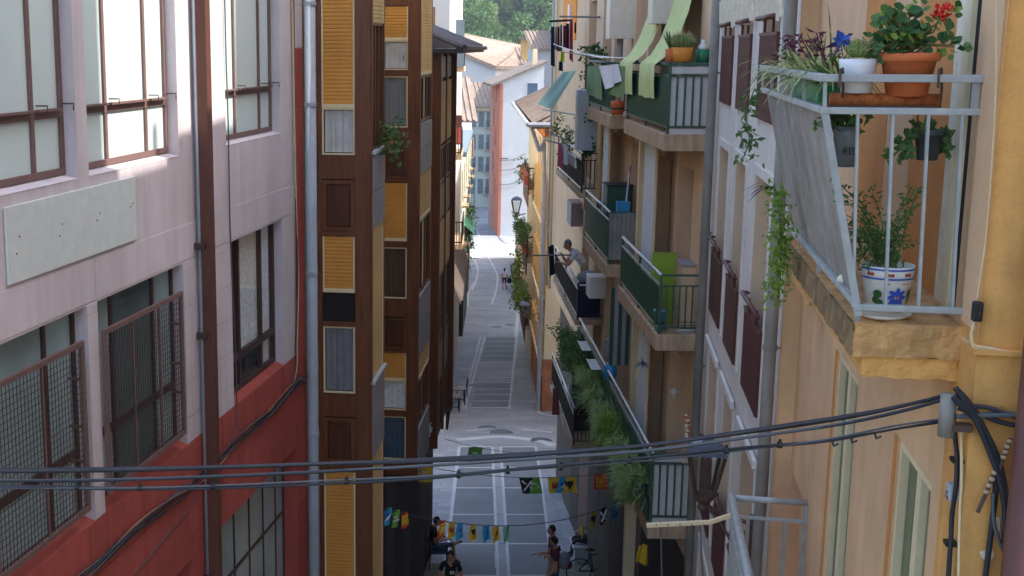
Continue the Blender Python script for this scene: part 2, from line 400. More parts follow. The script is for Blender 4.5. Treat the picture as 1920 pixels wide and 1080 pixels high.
mat('lantern_hood', (74,80,96), .35, .15, 5, .04, 20); mat('rust_iron', (84,66,58), .6, .3, 12, .15, 50)
_m = MATS['grey_sheet']; _m.node_tree.nodes['Principled BSDF'].inputs['Alpha'].default_value = .72
glass('clear_glass'); glass('tint_glass', (.5,.56,.56), .06)
glass('lamp_glass', (.8,.8,.78), .05, .2); glass('soft_glass', (1,1,1), .02, .04, .18)
# ================================================================= left pink and red building
FL = facade(552, 668, 15.5, .2332, True)
zb, zt = gz(6)-.6, 22.0
s0, s1 = FL.s(-340, 600), FL.s(571, 500)
zsill, zsill2 = FL.z(335.4,292.5), FL.z(145.8,335.2)
zgr, zlin, zred, zlow = FL.z(553,345), FL.z(528.5,411.3), FL.z(552,668), FL.z(556,837)
sx = lambda u, v: FL.s(u, v)
U1, U2, U3 = (sx(-190,400), sx(147,335), zsill, zsill+2.6), (sx(167,329), sx(335.4,292.5), zsill, zsill+2.6), (sx(424,272), sx(526,249), zsill, zsill+2.6)
D1, D2, D3 = (sx(-150,700), sx(161,577), zred, zlin), (sx(181,567), sx(342,493.5), zred, zlin), (sx(432,452), sx(528.5,411.3), zred, zlin)
zlb = zlow-2.3
G1, G0 = (sx(402,996), sx(556,837), zlb, zlow), (sx(120,1200), sx(361,1040), zlb, zlow)
pink = thing('pink_building', 'pink and red rendered building with mesh window grilles and blank signboard', 'building', FL.P(s0, 0, zb))
b = B(); wall(b, FL, s0, s1, zred, zt, [U1,U2,U3,D1,D2,D3], 0, .14); body(b, FL, s0, s1, zb, zt, 9)
mk('wall', b, 'pink_render', pink)
b = B(); wall(b, FL, s0, s1, zb, zred, [G1,G0], .004, .2); mk('base_wall', b, 'red_render', pink)
# sloped sills: the red paint climbs onto the lower sills
for h in (D1, D2, D3):
    b = B(); P = FL.P; b.add([P(h[0],.004,h[2]), P(h[1],.004,h[2]), P(h[1],-.139,h[2]+.05), P(h[0],-.139,h[2]+.05), P(h[0],-.139,h[2]), P(h[1],-.139,h[2])], [(0,1,2,3),(0,4,5,1),(0,3,4),(1,5,2)])
    mk('window_sill', b, 'red_render', pink)
for h in (U1, U2, U3):
    b = B(); b.add([P(h[0],.004,h[2]), P(h[1],.004,h[2]), P(h[1],-.139,h[2]+.03), P(h[0],-.139,h[2]+.03), P(h[0],-.139,h[2]), P(h[1],-.139,h[2])], [(0,1,2,3),(0,4,5,1),(0,3,4),(1,5,2)])
    mk('window_sill', b, 'pink_render', pink)
# scored render blocks, each a low proud plate with open joints
def blocks(a0, a1, z0, z1, hh, m, first=0, n=.001, th=.006, split=None, par=None):
    z = z0 + first
    if first > .03: mk('render_block', B().box(FL, a0+.004, a1-.004, n, n+th, z0+.002, z-.004), m, par or pink)
    while z < z1-.02:
        t = min(z+hh, z1); cuts = [a0] + ([] if not split else [x for x in split if a0 < x < a1]) + [a1]
        for c0, c1 in zip(cuts, cuts[1:]): mk('render_block', B().box(FL, c0+.004, c1-.004, n, n+th, z+.004, t-.004), m, par or pink)
        z += hh
zj = FL.z(345,562); hh = (zlin - zj)*1.0
hh = abs(FL.z(343,632)-FL.z(343,561))
blocks(D2[1], D3[0], zred+.004, zlin+.01, hh, 'pink_render', .25, split=[sx(400,520)])
blocks(D3[1], sx(552.5,668), zred+.004, zlin+.01, hh, 'pink_render', .25)
blocks(D1[1], D2[0], zred+.004, zlin+.01, hh, 'pink_render', .25)
blocks(s0, D2[0]-.02, zlin+.02, zgr, 2, 'pink_render'); blocks(D2[0]-.02, sx(552.5,500), zlin+.02, zgr, 2, 'pink_render', split=[sx(400,440)])
zz = FL.z(562, 90)
blocks(sx(556,668), sx(571,668), zred+.01, zz, .46, 'red_render', .2, n=.003)
blocks(sx(556,668), sx(571,668), zz+.004, zt, .5, 'pink_render', 0, n=.003)
for k, (c0, c1, za, zc) in enumerate([(D2[0]-.3, sx(400,900), zred-.95, zred-.004), (G1[1], s1, zb, zlow+.3), (sx(415,790), G1[1]-.005, zlow+.3, zred-.004), (G0[1], sx(398,1000), zlb, zred-.96)]):
    blocks(c0, c1, za, zc, .5, 'red_render', 0, n=.005, split=[c0 + (i+1)*1.05 for i in range(8)])
# upper windows
def upper(h, us, tr, bot):
    zt_ = FL.z(*tr, -.12)
    cuts = [FL.s(u, v, -.12) for u, v in us]
    w = window(FL, pink, (h[0], h[1], h[2]+.03, h[3]), -.1, cuts, [zt_], 'brown_frame', 'frosted_pane', .05, .05, bar=.045)
    for c in cuts + [h[1]-.06]:
        mk('sash_stay', B().tube([FL.P(c+.03,-.09,zt_+.07), FL.P(c+.03,.0,zt_+.07), FL.P(c+.03,.0,zt_+.02)], .006, 5), 'dark_frame', w)
    for a, c in zip([h[0]+.05] + cuts, cuts + [h[1]-.05]):
        if c-a > .1: mk('drip_bar', B().box(FL, a+.03, c-.03, -.1, -.06, zt_+.022, zt_+.04), 'brown_frame', w)
    return w
upper(U2, [(197,250), (272,240)], (240,197), 0); upper(U1, [(60,280)], (60,217), 0); upper(U3, [(439,230), (485,225)], (470,170), 0)
# lower windows, their rooms seen through glass, and the mesh grilles
def lower(h, us, zfrac, pm):
    zc = h[2] + (h[3]-h[2])*zfrac
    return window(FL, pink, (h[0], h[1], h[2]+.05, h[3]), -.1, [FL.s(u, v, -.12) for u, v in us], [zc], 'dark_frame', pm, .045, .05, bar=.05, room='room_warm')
lower(D1, [(77,600), (-60,650)], .33, lambda i, j: 'grey_pane' if j else 'grey_pane'); lower(D2, [(204,560), (282,530)], .34, lambda i, j: ['grey_pane','dim_pane','grey_pane'][i])
w3 = lower(D3, [(446,560), (487,520)], .24, lambda i, j: 'soft_glass')
def drape(F, a0, a1, z0, z1, n, amp=.02, wl=.09, k=60):
    b = B(); rows = []
    for z in (z0, z1): rows.append([F.P(a0+(a1-a0)*i/k, n+amp*math.sin((a1-a0)*i/k/wl*2*math.pi+.7*math.sin(i*.31)), z) for i in range(k+1)])
    return b.sheet(rows)
mk('lace_curtain', drape(FL, FL.s(448,560,-.14), D3[1]-.05, D3[2]+.42, D3[3], -.165, .012), 'lace', w3, smooth=True)
mk('side_curtain', drape(FL, FL.s(489,520,-.14), D3[1]-.05, D3[2]+.08, D3[2]+.6, -.17, .01), 'curtain', w3, smooth=True)
def grille(h, tl, tr, bl):
    zt2, zb2 = FL.z(*tr, .05), h[2]+.16
    a0, a1 = h[0]+.0, FL.s(tr[0], tr[1], .05)
    fr = B(); w = .04
    fr.box(FL,a0,a1,.025,.055,zt2-w,zt2); fr.box(FL,a0,a1,.025,.055,zb2,zb2+w); fr.box(FL,a0,a0+w,.025,.055,zb2+w,zt2-w); fr.box(FL,a1-w,a1,.025,.055,zb2+w,zt2-w)
    n = 3; 
    for i in range(1, n): x = a0+(a1-a0)*i/n*1.02; fr.box(FL,x-.01,x+.01,.03,.05,zb2+w,zt2-w)
    for z in (zt2-.3, (zt2+zb2)/2, zb2+.4): fr.tube([FL.P(a1-.03,.04,z), FL.P(a1-.03,-.08,z)], .012, 5)
    g = mk('window_grille', fr, 'brown_frame', pink); m = B()
    z = zb2+w+.02
    while z < zt2-w: m.box(FL,a0+w,a1-w,.037,.041,z-.0022,z+.0022); z += .05
    a = a0+w+.02
    while a < a1-w: m.box(FL,a-.0022,a+.0022,.041,.045,zb2+w,zt2-w); a += .05
    mk('wire_mesh', m, 'dark_frame', g)
grille(D2, None, (342,546), None); grille(D1, None, (157,638), None)
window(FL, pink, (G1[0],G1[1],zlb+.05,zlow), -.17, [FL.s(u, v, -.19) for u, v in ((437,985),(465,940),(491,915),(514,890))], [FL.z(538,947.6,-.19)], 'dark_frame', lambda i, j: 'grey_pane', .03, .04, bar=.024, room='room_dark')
window(FL, pink, (G0[0],G0[1],zlb+.05,zlow), -.17, [G0[0]+.4*i for i in range(1,5)], [zlow-1.2], 'dark_frame', 'grey_pane', .03, .04, bar=.024)
# blank signboard
sb = B(); a0, a1 = sx(8,460), sx(251,390); z0, z1 = FL.z(13.5,535), FL.z(250,330)
sign = mk('sign_board', sb.box(FL, a0, a1, .004, .022, z0, z1), 'sign_board', None, bevel=.004, label='blank pale grey signboard screwed to pink wall below tall frosted windows', cat='sign')
for i in range(4):
    for j in range(2):
        x = a0+.12+(a1-a0-.24)*i/3+.05*j; z = z0+.2+(z1-z0-.42)*j+.03*i*(1-j)
        mk('screw', B().box(FL, x-.005, x+.005, .022, .026, z-.007, z+.007), 'rust_iron', sign)
# downpipes
def pipe(F, u0, v0, off, r, m, z0, z1, label, square=False, clips=(), group=None):
    a = F.s(u0, v0, off); t = thing('downpipe', label, 'pipe', F.P(a, off, z0), group); b = B()
    if square: b.box(F, a-r, a+r, off-r*.8, off+r*.8, z0, z1)
    else: b.tube([F.P(a, off, z0), F.P(a, off, z1)], r, 14)
    mk('pipe', b, m, t, smooth=not square, bevel=.008 if square else 0)
    for z in clips:
        c = B()
        if square: c.box(F, a-r-.04, a-r, 0, off, z-.03, z+.03)
        else: c.tube([F.P(a, off, z-.02), F.P(a, off, z+.02)], r*1.16, 14); c.tube([F.P(a, off, z), F.P(a, 0, z)], .012, 6)
        mk('pipe_clip', c, 'dark_frame' if square else m, t)
    return t
pipe(FL, 391, 500, .11, .064, 'brown_pipe', gz(12), zt+.1, 'square brown downpipe on the pink wall', True, [FL.z(380,455), FL.z(382,621), FL.z(396,1065)])
pipe(FL, 371, 300, .045, .024, 'grey_pipe', zred-2.4, zt, 'thin grey conduit pipe running up the pink wall beside brown downpipe')
# cables on the wall
def wire(name, pts, r, m, label, cat='cable', strands=1, spread=.02, parent=None, k=6, group=None):
    t = thing(name, label, cat, min(pts, key=lambda p: p[2]), group) if parent is None else parent
    for i in range(strands):
        ph = rnd(0, 6.28); q = []
        sp = smooth_path(pts, 8); 
        for j, p in enumerate(sp):
            if strands > 1: p = p + Vector((math.cos(ph+j*.1)*spread*.4, math.cos(ph+j*.1)*spread*.5, math.sin(ph+j*.13+i)*spread))
            q.append(p)
        mk('strand', B().tube(q, r*rnd(.8,1.1), k), m[i % len(m)] if isinstance(m, list) else m, t, smooth=True)
    return t
LP = lambda pts, off=.05: [FL.P(FL.s(u, v, off), off, FL.z(u, v, off)) for u, v in pts]
wire('cable_bundle', LP([(110,1120),(170,1068),(262,985),(325,940),(368,908),(404,872),(452,820),(500,778),(535,742),(556,722),(566,712),(576,713)]), .009, ['cable_black','cable_grey','cable_orange','cable_black','cable_grey','cable_black'], 'loose bundle of grey and black cables sagging along the red wall', strands=8, spread=.045)
wire('wall_cable', LP([(421,-20),(424,110),(428,240),(432,440),(441,640),(444,760),(441,800),(424,850)], .02), .007, 'cable_grey', 'single thin grey wire dropping past the lace curtain window', strands=1)
wire('wall_cable', LP([(549,-30),(552,200),(555,400),(558,520),(556,640),(556,690),(548,730)], .03), .011, ['cable_cream','brown_pipe','cable_grey'], 'pale cables clipped down the red and white corner strip', strands=3, spread=.02)
wire('wall_cable', LP([(250,1080),(300,1020),(345,965),(372,925)], .03), .006, 'cable_grey', 'single slack wire hanging under the cable bundle on red wall')

# ================================================================= timber gallery building
FW = facade(695, 433, 15.5, .1643, True)
wood = thing('timber_gallery_building', 'building with brown timber galleries and yellow roller shutters', 'building', FW.P(0,-.7,gz(15)))
b = B(); e1 = 11.6
q_ = FW.P(0,-.66,0); FWb = Fa(q_, (.12,1), (1,-.12))
wall(b, FWb, .4, e1, gz(24)-.5, 21.9, [(3.2,4.6,gz(19)-.5,gz(19)+2.5)], 0, .2); body(b, FWb, .4, e1, gz(24)-.5, 21.9, 8); mk('wall', b, 'cream', wood)
def gallery(F, wdt, dep, zbot, ztop, side, faceL, ncut, corner):
    """timber bay: side face looks at the camera, front face looks over the street. side/faceL: list of (kind, v_top, v_bottom)"""
    S = F.side(0); g = B()
    uM = corner
    zz = lambda v: S.z(uM-40, v)
    zf = lambda v: F.z(uM, v)
    # carcass behind the joinery
    g.box(F, .12, wdt-.03, -dep, -.14, zbot, ztop); bay = mk('gallery', g, 'panel_wood', wood)
    post = B(); pw = .2*1
    return S, bay, zz, zf
def joinery(S, bay, items, x0, x1, zz, L, glass_m):
    for it in items:
        kind, v0, v1 = it[:3]; z1_, z0_ = zz(v0), zz(v1)
        if kind == 'shutter': shutter(S, bay, x0, x1, z0_, z1_, -.006, it[3] if len(it) > 3 else 'yellow_slat', .047, 'cream_metal', 'cream_metal')
        elif kind == 'glass':
            w = mk('window', B().box(S,x0,x0+.02,-.04,.0,z0_,z1_).box(S,x1-.02,x1,-.04,.0,z0_,z1_).box(S,x0+.02,x1-.02,-.04,0,z0_,z0_+.02).box(S,x0+.02,x1-.02,-.04,0,z1_-.02,z1_), it[4] if len(it) > 4 else 'cream_metal', bay)
            if it[3]: mk('curtain', drape(S, x0+.03, x1-.03, z0_+.03, z1_-.03, -.047, .006, .08), it[3], w, smooth=True)
            mk('pane', B().box(S,x0+.02,x1-.02,-.022,-.016,z0_+.02,z1_-.02), it[5] if len(it) > 5 else 'soft_glass', w)
        elif kind == 'rail': mk('rail', B().box(S,x0-.03,x1+.03,-.03,.012,z0_,z1_), 'dark_wood', bay, bevel=.004)
        elif kind == 'panel':
            p = mk('panel_frame', B().box(S,x0-.02,x0+.05,-.03,.004,z0_,z1_).box(S,x1-.05,x1+.02,-.03,.004,z0_,z1_).box(S,x0+.05,x1-.05,-.03,.004,z0_,z0_+.05).box(S,x0+.05,x1-.05,-.03,.004,z1_-.05,z1_), 'dark_wood', bay)
            mk('panel', B().box(S,x0+.055,x1-.055,-.03,-.012,z0_+.055,z1_-.055), 'panel_wood', p, bevel=.006)
        elif kind == 'dark':
            mk('opening_shade_sheet', B().box(S,x0,x1,-.04,-.02,z0_,z1_), 'room_dark', bay)  # opening is left out; its shade is this sheet's dark colour
def posts(S, bay, x0, x1, dep, zbot, ztop):
    mk('corner_post', B().box(S,0.0,x0-.005,-.05,.02,zbot,ztop), 'dark_wood', bay, bevel=.006); mk('back_post', B().box(S,x1+.005,dep,-.05,.016,zbot,ztop), 'dark_wood', bay, bevel=.006)
# gallery one
zbt = FW.z(695,1180)
S1, bay1, zz1, zf1 = gallery(FW, 1.0, .66, zbt, 21.8, None, None, 0, 695)
xa, xb = S1.s(665,300), S1.s(604,300)
posts(S1, bay1, xa, xb, .655, zbt, 21.8)
joinery(S1, bay1, [('shutter',-160,203),('glass',203,291,'curtain'),('rail',293,336),('panel',338,434),('rail',435,443),('shutter',444,549),('dark',549,604),('rail',604,613),('glass',613,738,'greycloth'),('rail',740,782),('panel',784,868),('rail',869,884),('shutter',886,1150)], xa, xb, zz1, 0, None)
mk('wire_rack', (lambda b: [b.tube([S1.P(xa+.08,-.018+.02*(i%2),zz1(590)+.022*i), S1.P(xb-.1,-.018,zz1(590)+.022*i)], .004, 5) for i in range(9)] and b)(B()), 'steel_dark', bay1)
def front(F, bay, wdt, items, zf, corner):
    mk('front_post', B().box(F,.0,.06,-.05,.02,zbt,21.8).box(F,wdt-.06,wdt,-.05,.02,zbt,21.8), 'dark_wood', bay)
    for it in items:
        kind, v0, v1 = it[:3]; z1_, z0_ = zf(v0), zf(v1)
        if kind == 'shutter': shutter(F, bay, .065, wdt-.065, z0_, z1_, .004, it[3], .05, None, 'cream_metal')
        elif kind == 'grey':
            for q in (0, 1): mk('grey_panel', B().box(F,.03,wdt-.03,-.02,.03,z0_+(z1_-z0_)*q*.5+.006,z0_+(z1_-z0_)*(q+1)*.5-.006), 'grey_panel', bay, bevel=.004)
        elif kind == 'glass':
            window(F, bay, (.065, wdt-.065, z0_, z1_), .004, [wdt*.36, wdt*.66], [], 'dark_wood', 'soft_glass', .03, .05, bar=.04); mk('blind', drape(F, .07, wdt-.07, z0_+.02, z1_-.02, -.1, .01, .1), 'greycloth', bay, smooth=True)
        elif kind == 'sill': mk('sill', B().box(F,.0,wdt,-.02,.06,z0_,z1_), 'grey_rail', bay)
front(FW, bay1, 1.0, [('shutter',-160,42,'pale_slat'),('glass',42,284),('sill',284,290),('grey',292,431),('shutter',433,716,'pale_slat'),('sill',716,722),('grey',724,862),('shutter',864,1170,'pale_slat')], zf1, 695)
# gallery two
FW2 = facade(783, 560, 21.3, .1643, True)
zbt2 = FW2.z(783,892)
def gal2():
    S, bay, zz, zf = gallery(FW2, 1.7, .8, zbt2, 21.8, None, None, 0, 783)
    a, c = S.s(763,400), S.s(718,400); 
    mk('corner_post', B().box(S,0,a-.005,-.05,.02,zbt2,21.8), 'dark_wood', bay, bevel=.006); mk('back_post', B().box(S,c+.005,.79,-.05,.016,zbt2,21.8), 'dark_wood', bay)
    z = lambda v: S.z(745, v)
    joinery(S, bay, [('rail',-30,11),('shutter',12,76),('glass',76,131,'curtain'),('rail',131,143),('glass',143,239,'greycloth'),('rail',240,272),('panel',274,335),('rail',336,342),('shutter',343,452),('rail',452,464),('glass',464,560,'room_warm'),('rail',562,594),('panel',596,655),('rail',656,661),('shutter',662,714),('glass',714,769,'lace'),('rail',769,781),('glass',781,862,'jeans'),('rail',863,890)], a, c, z, 0, None)
    F = FW2; zf2 = lambda v: F.z(783, v); w = 1.7
    mk('front_post', B().box(F,.0,.08,-.05,.02,zbt2,21.8).box(F,w-.08,w,-.05,.02,zbt2,21.8), 'dark_wood', bay)
    for kind, v0, v1 in [('s',-60,142),('w',143,232),('g',234,330),('s',332,418),('w',419,556),('g',558,672),('s',674,715),('w',716,800),('g',802,888)]:
        z1_, z0_ = zf2(v0), zf2(v1)
        if kind == 's': shutter(F, bay, .085, w-.085, z0_, z1_, .004, 'pale_slat', .05, 'cream_metal', 'cream_metal')
        elif kind == 'w': window(F, bay, (.085, w-.085, z0_, z1_), .004, [w*.35, w*.65], [], 'dark_wood', 'clear_glass', .04, .05, bar=.05)
        else:
            for q in (0,1): mk('grey_panel', B().box(F,.04,w-.04,-.02,.03,z0_+(z1_-z0_)*q*.5+.006,z0_+(z1_-z0_)*(q+1)*.5-.006), 'grey_panel', bay)
    mk('blue_rag', B().box(S, c-.33, a+.06, .012, .03, z(113), z(103)), 'blue_paint', bay)
gal2()
mat('slate', (96,94,98), .8, .25, 2, .2, 20)
# gallery three with the slate eave
FW3 = facade(821, 500, 27.2, .15, True)
zbt3, ztop3 = FW3.z(821,830), FW3.z(821,100)
eave = thing('timber_bay_house', 'dark timber bay house with a slate eave between shutters and white wall', 'building', FW3.P(0,-.8,gz(27)))
b = B(); F3b = FW3.shift(-.75); wall(b, F3b, -.3, 6.6, gz(33)-.6, 21.0, [(.4,1.3,gz(28)-.3,gz(28)+2.2)], 0, .2); body(b, F3b, -.3, 6.6, gz(33)-.6, 21.0, 8); mk('wall', b, 'beige_dark', eave)
b = B(); b.box(FW3, .04, 3.0, -.75, -.05, zbt3, ztop3); bay3 = mk('gallery', b, 'panel_wood', eave)
S3 = FW3.side(0); zq = lambda v: S3.z(808, v)
for kind, v0, v1 in [('p',110,150),('y',152,200),('g',200,262),('p',264,350),('y',352,420),('y',422,560),('p',562,640),('y',642,700),('p',702,815)]:
    if kind == 'y': shutter(S3, bay3, .3, .62, zq(v1), zq(v0), .0, 'pale_slat', .055, None, 'dark_wood')
    else: mk('panel', B().box(S3,.3,.62,-.03,.0,zq(v1),zq(v0)), 'panel_wood' if kind == 'p' else 'dim_pane', bay3)
mk('corner_post', B().box(S3,0,.28,-.05,.02,zbt3,ztop3), 'dark_wood', bay3); mk('back_post', B().box(S3,.64,.75,-.05,.02,zbt3,ztop3), 'dark_wood', bay3)
z3 = lambda v: FW3.z(821, v)
for v0, v1, k in [(105,150,'p'),(155,275,'s'),(280,350,'w'),(352,420,'p'),(425,520,'s'),(522,640,'w'),(645,720,'p'),(722,820,'w')]:
    for a in (.12, 1.6):
        if k == 's': shutter(FW3, bay3, a, a+1.3, z3(v1), z3(v0), .0, 'pale_slat', .06, None, 'dark_wood')
        elif k == 'w': window(FW3, bay3, (a, a+1.3, z3(v1), z3(v0)), .0, [a+.65], [], 'dark_wood', 'dim_pane', .05, .05, bar=.05)
        else: mk('panel', B().box(FW3,a,a+1.3,-.03,.0,z3(v1)+.02,z3(v0)-.02), 'panel_wood', bay3)
b = B()
for a in (.0, 1.46, 2.94): b.box(FW3,a,a+.1,-.05,.03,zbt3,ztop3)
mk('mullion', b, 'dark_wood', bay3)
rf = mk('eave', B().box(FW3, -.25, 6.8, -.9, .5, ztop3, ztop3+.09), 'steel_dark', eave)
b = B(); P = FW3.P; ed = .42
b.add([P(-.2,ed,ztop3+.1), P(6.7,ed,ztop3+.1), P(6.7,-1.2,ztop3+.75), P(-.2,-1.2,ztop3+.75), P(-.2,-1.2,ztop3+.1)], [(0,1,2,3),(0,3,4)]); mk('roof', b, 'slate', eave)
b = B(); a = -.2
while a < 6.6:
    b.tube([P(a+.09,ed+.05,ztop3+.12), P(a+.09,-1.2,ztop3+.78)], .075, 8); a += .2
mk('roof_tiles', b, 'slate', eave, kind='stuff')
mk('gutter', B().tube([P(-.3,ed+.12,ztop3+.12), P(6.8,ed+.12,ztop3+.1)], .05, 10), 'steel_dark', eave)
for a in (.4, 3.2): mk('wall_post', B().box(FW3, 3.1, 3.25, -.75, .1, zbt3, ztop3), 'dark_wood', eave) if a < 1 else None
# blue grey drainpipe between the two buildings
FWp = FW.shift(-.45)
pipe(FWp, 583, 300, .0, .062, 'grey_pipe', gz(14), 21.9, 'round blue grey downpipe between red corner and timber gallery', clips=[FWp.z(582,7), FWp.z(582,196), FWp.z(585,512), FWp.z(590,810)])
mk('cream_corner', B().box(S1, .665, .745, -.1, .02, zbt-2.5, 21.8), 'cream', wood)
# small hanging plant on the gallery corner
def leaves(name, m, parent, pts, n, L, W, r, droop=.2, label=None, cat=None, group=None, kind=None):
    b = B()
    for i in range(n):
        p = Vector(random.choice(pts)) + Vector((random.gauss(0,r), random.gauss(0,r), random.gauss(0,r))); d = rdir(); d.z -= droop
        b.leaf(p, d, rdir(), L*rnd(.6,1.3), W*rnd(.7,1.2))
    return mk(name, b, m, parent, label=label, cat=cat, group=group, kind=kind)
c = FW.P(.6,.16,FW.z(724,265,.1))
pl = thing('window_plant', 'small leafy green plant on the timber gallery window ledge', 'plant', c - Vector((0,0,.14)))
mk('pot', B().lathe(c - Vector((0,0,.14)), [(.06,0),(.08,.14)], 12), 'terracotta', pl, smooth=True)
leaves('foliage', 'leaf_mid', pl, [c, c+Vector((0,0,.12)), c+Vector((.03,0,-.06))], 260, .07, .05, .08)
# ================================================================= orange building, near balcony
FO = facade(1850, 145, 5.45, .2064, False)
so0, so1 = FO.s(1878,160), FO.s(1478,500)
zob, zot = gz(4)-.5, 30.0
orange = thing('orange_building', 'orange rendered building with cream window frames and ochre corner', 'building', FO.P(so0,0,zob))
def hole(p0, p1, hgt):
    a0, a1 = FO.s(*p0), FO.s(*p1); zt_ = (FO.z(*p0)+FO.z(*p1))/2; return (min(a0,a1), max(a0,a1), zt_-hgt, zt_)
W1, W2 = hole((1571,665),(1610,707),2.6), hole((1684,821),(1747,907),2.4)
NI = hole((1477,862),(1503,930),2.2)
NI = (FO.s(1479,880), FO.s(1503,930), FO.z(1503,930)-2.6, FO.z(1503,930))
b = B(); wall(b, FO, so0, so1, zob, 25.35, [W1,W2,NI], 0, .12); P = FO.P
b.box(FO, so0, so1, -7, -.3, zob, 25.35)
mk('wall', b, 'orange_wall', orange)
b = B(); SO = FO.side(so0); b.box(SO, .0, 8, -.4, .0, zob, SO.z(1860,655)-.02); b.box(SO, .0, 8, -.3, -.012, SO.z(1860,655), zot)
mk('corner_wall', b, 'ochre_wall', orange)
mk('upper_shade_block', B().box(FO, so0+.02, so0+4.4, -7, .003, 25.35, zot), 'orange_wall', orange)  # unseen block added so its shadow ends the sunlit band on the pink wall
mk('ledge', B().box(SO, -.02, 8, -.1, .03, SO.z(1860,655)-.02, SO.z(1860,655)+.0), 'ochre_wall', orange)
mk('niche_back', B().box(FO, NI[0], NI[1], -.16, -.115, NI[2], NI[3]), 'ochre_band', orange)
for h, cut in ((W1, .5), (W2, .58)):
    w = window(FO, orange, h, -.015, [h[0]+(h[1]-h[0])*(1-cut)], [], 'cream_metal', 'clear_glass', .055, .08, bar=.1, room='room_dark')
    mk('curtain', drape(FO, h[0]+.07, h[1]-.07, h[2]+.05, h[3]-.05, -.3, .03, .15), 'shutter_grey', w, smooth=True)
    mk('painted_surround', B().box(FO, h[1]+.002, h[1]+.07, -.002, .006, h[2], h[3]), 'ochre_band', orange)
# painted bands and door frame behind the balcony
zs = FO.z(1800,596)
def band(u0, u1, m, n=.004, zlo=None, zhi=None, name='painted_band'):
    a0, a1 = FO.s(u0,300), FO.s(u1,300)
    mk(name, B().box(FO, min(a0,a1), max(a0,a1), .0005, n, zlo or zs, zhi or zs+3.2), m, orange)
band(1607,1658,'ochre_band'); band(1706,1776,'ochre_band'); band(1659,1705,'pink_wall',.003); band(1776,1799,'pale_patch',.008); band(1800,1811,'cream_metal',.03,name='door_frame'); band(1811,1817,'room_dark',.006,name='door_gap'); band(1500,1606,'pink_wall',.003); band(1818,1860,'pink_wall',.006)
# balcony
sn = FO.s(1806,605); SB = FO.side(sn); sf = sn+2.75
zS1, zS0 = SB.z(1700,609), SB.z(1700,672)
nB = -SB.s(1602,614)
balc = mk('balcony_slab', B().box(FO, sn, sf, .0, nB, zS0, zS1), 'concrete', orange, bevel=.012)
mk('slab_edge', B().box(FO, sn+.004, sf, nB, nB+.012, zS0+.006, zS1-.004), 'old_edge', orange)
mk('corbel', B().box(FO, sn+.02, sf-.1, 0, nB-.05, SB.z(1700,712), zS0), 'ochre_wall', orange, bevel=.01)
a_ = FO.s(1525,575,.1); mk('stone_ledge', B().box(FO, a_, a_+2.2, 0, .13, FO.z(1525,582,.12), FO.z(1525,564,.12)), 'concrete', orange, bevel=.008)
tx = bpy.data.textures.new('rough', 'CLOUDS'); tx.noise_scale = .09; tx.noise_depth = 4
for o_ in [balc] + [o for o in orange.children if o.name.split('.')[0] in ('slab_edge','corbel','stone_ledge')]:
    o_.modifiers.clear(); q_ = o_.modifiers.new('cut', 'SUBSURF'); q_.subdivision_type = 'SIMPLE'; q_.levels = q_.render_levels = 5
    dm = o_.modifiers.new('worn', 'DISPLACE'); dm.texture = tx; dm.texture_coords = 'GLOBAL'; dm.strength = .035; dm.mid_level = .5
rail = thing('balcony_railing', 'flared grey painted balcony railing with corrugated sheet above stained slab', 'railing', FO.P(sn,nB,zS1))
zr0, zr1, zr2 = SB.z(1700,580), SB.z(1700,209), SB.z(1700,147)
n0, n1, n2 = -SB.s(1611,580), -SB.s(1547,209), -SB.s(1548,147)
sn_ = sn+.015; sfr = sf+.1
for nm, z, n, w, h in (('bottom_rail',zr0,n0,.03,.03),('middle_rail',zr1,n1,.032,.03),('top_rail',zr2,n2,.045,.034)):
    mk(nm, B().bar(FO.P(sn_,0,z), FO.P(sn_,n,z), w, h), 'grey_rail', rail, bevel=.004)
    mk(nm, B().bar(FO.P(sn_-.02,n,z), FO.P(sfr,n,z), w, h), 'grey_rail', rail, bevel=.004)
for u0, u1 in ((1609,1600),(1675,1661),(1742,1723),(1805,1787)):
    mk('baluster', B().bar(FO.P(sn_,-SB.s(u0,215),zr1), FO.P(sn_,-SB.s(u1,575),zr0), .026, .012), 'grey_rail', rail)
mk('corner_post', B().bar(FO.P(sn_,n1,zr1), FO.P(sn_,n0,zr0-.04), .03, .03), 'grey_rail', rail)
for f in (0, .25, .42, .62, .8, 1): mk('short_post', B().bar(FO.P(sn_+(sfr-sn_)*f,n1,zr1), FO.P(sn_+(sfr-sn_)*f,n2,zr2), .022, .014), 'grey_rail', rail)
mk('short_post', B().bar(FO.P(sn_,.03,zr1), FO.P(sn_,.03,zr2), .03, .014), 'grey_rail', rail)
b = B(); k = 140; rows = []
for z, n in ((zr0-.0,n0-.022),(zr1-.02,n1-.022)): rows.append([FO.P(sn_+.03+(sfr-sn_-.06)*i/k, n+.006*math.sin(i*1.3), z) for i in range(k+1)])
mk('corrugated_sheet', b.sheet(rows), 'grey_sheet', rail, smooth=True)
for f in (.02,.5,.98): mk('foot', B().bar(FO.P(sn_+(sf-sn_)*f*.97,n0,zr0), FO.P(sn_+(sf-sn_)*f*.97,n0-.01,zS1-.03), .02), 'grey_rail', rail)
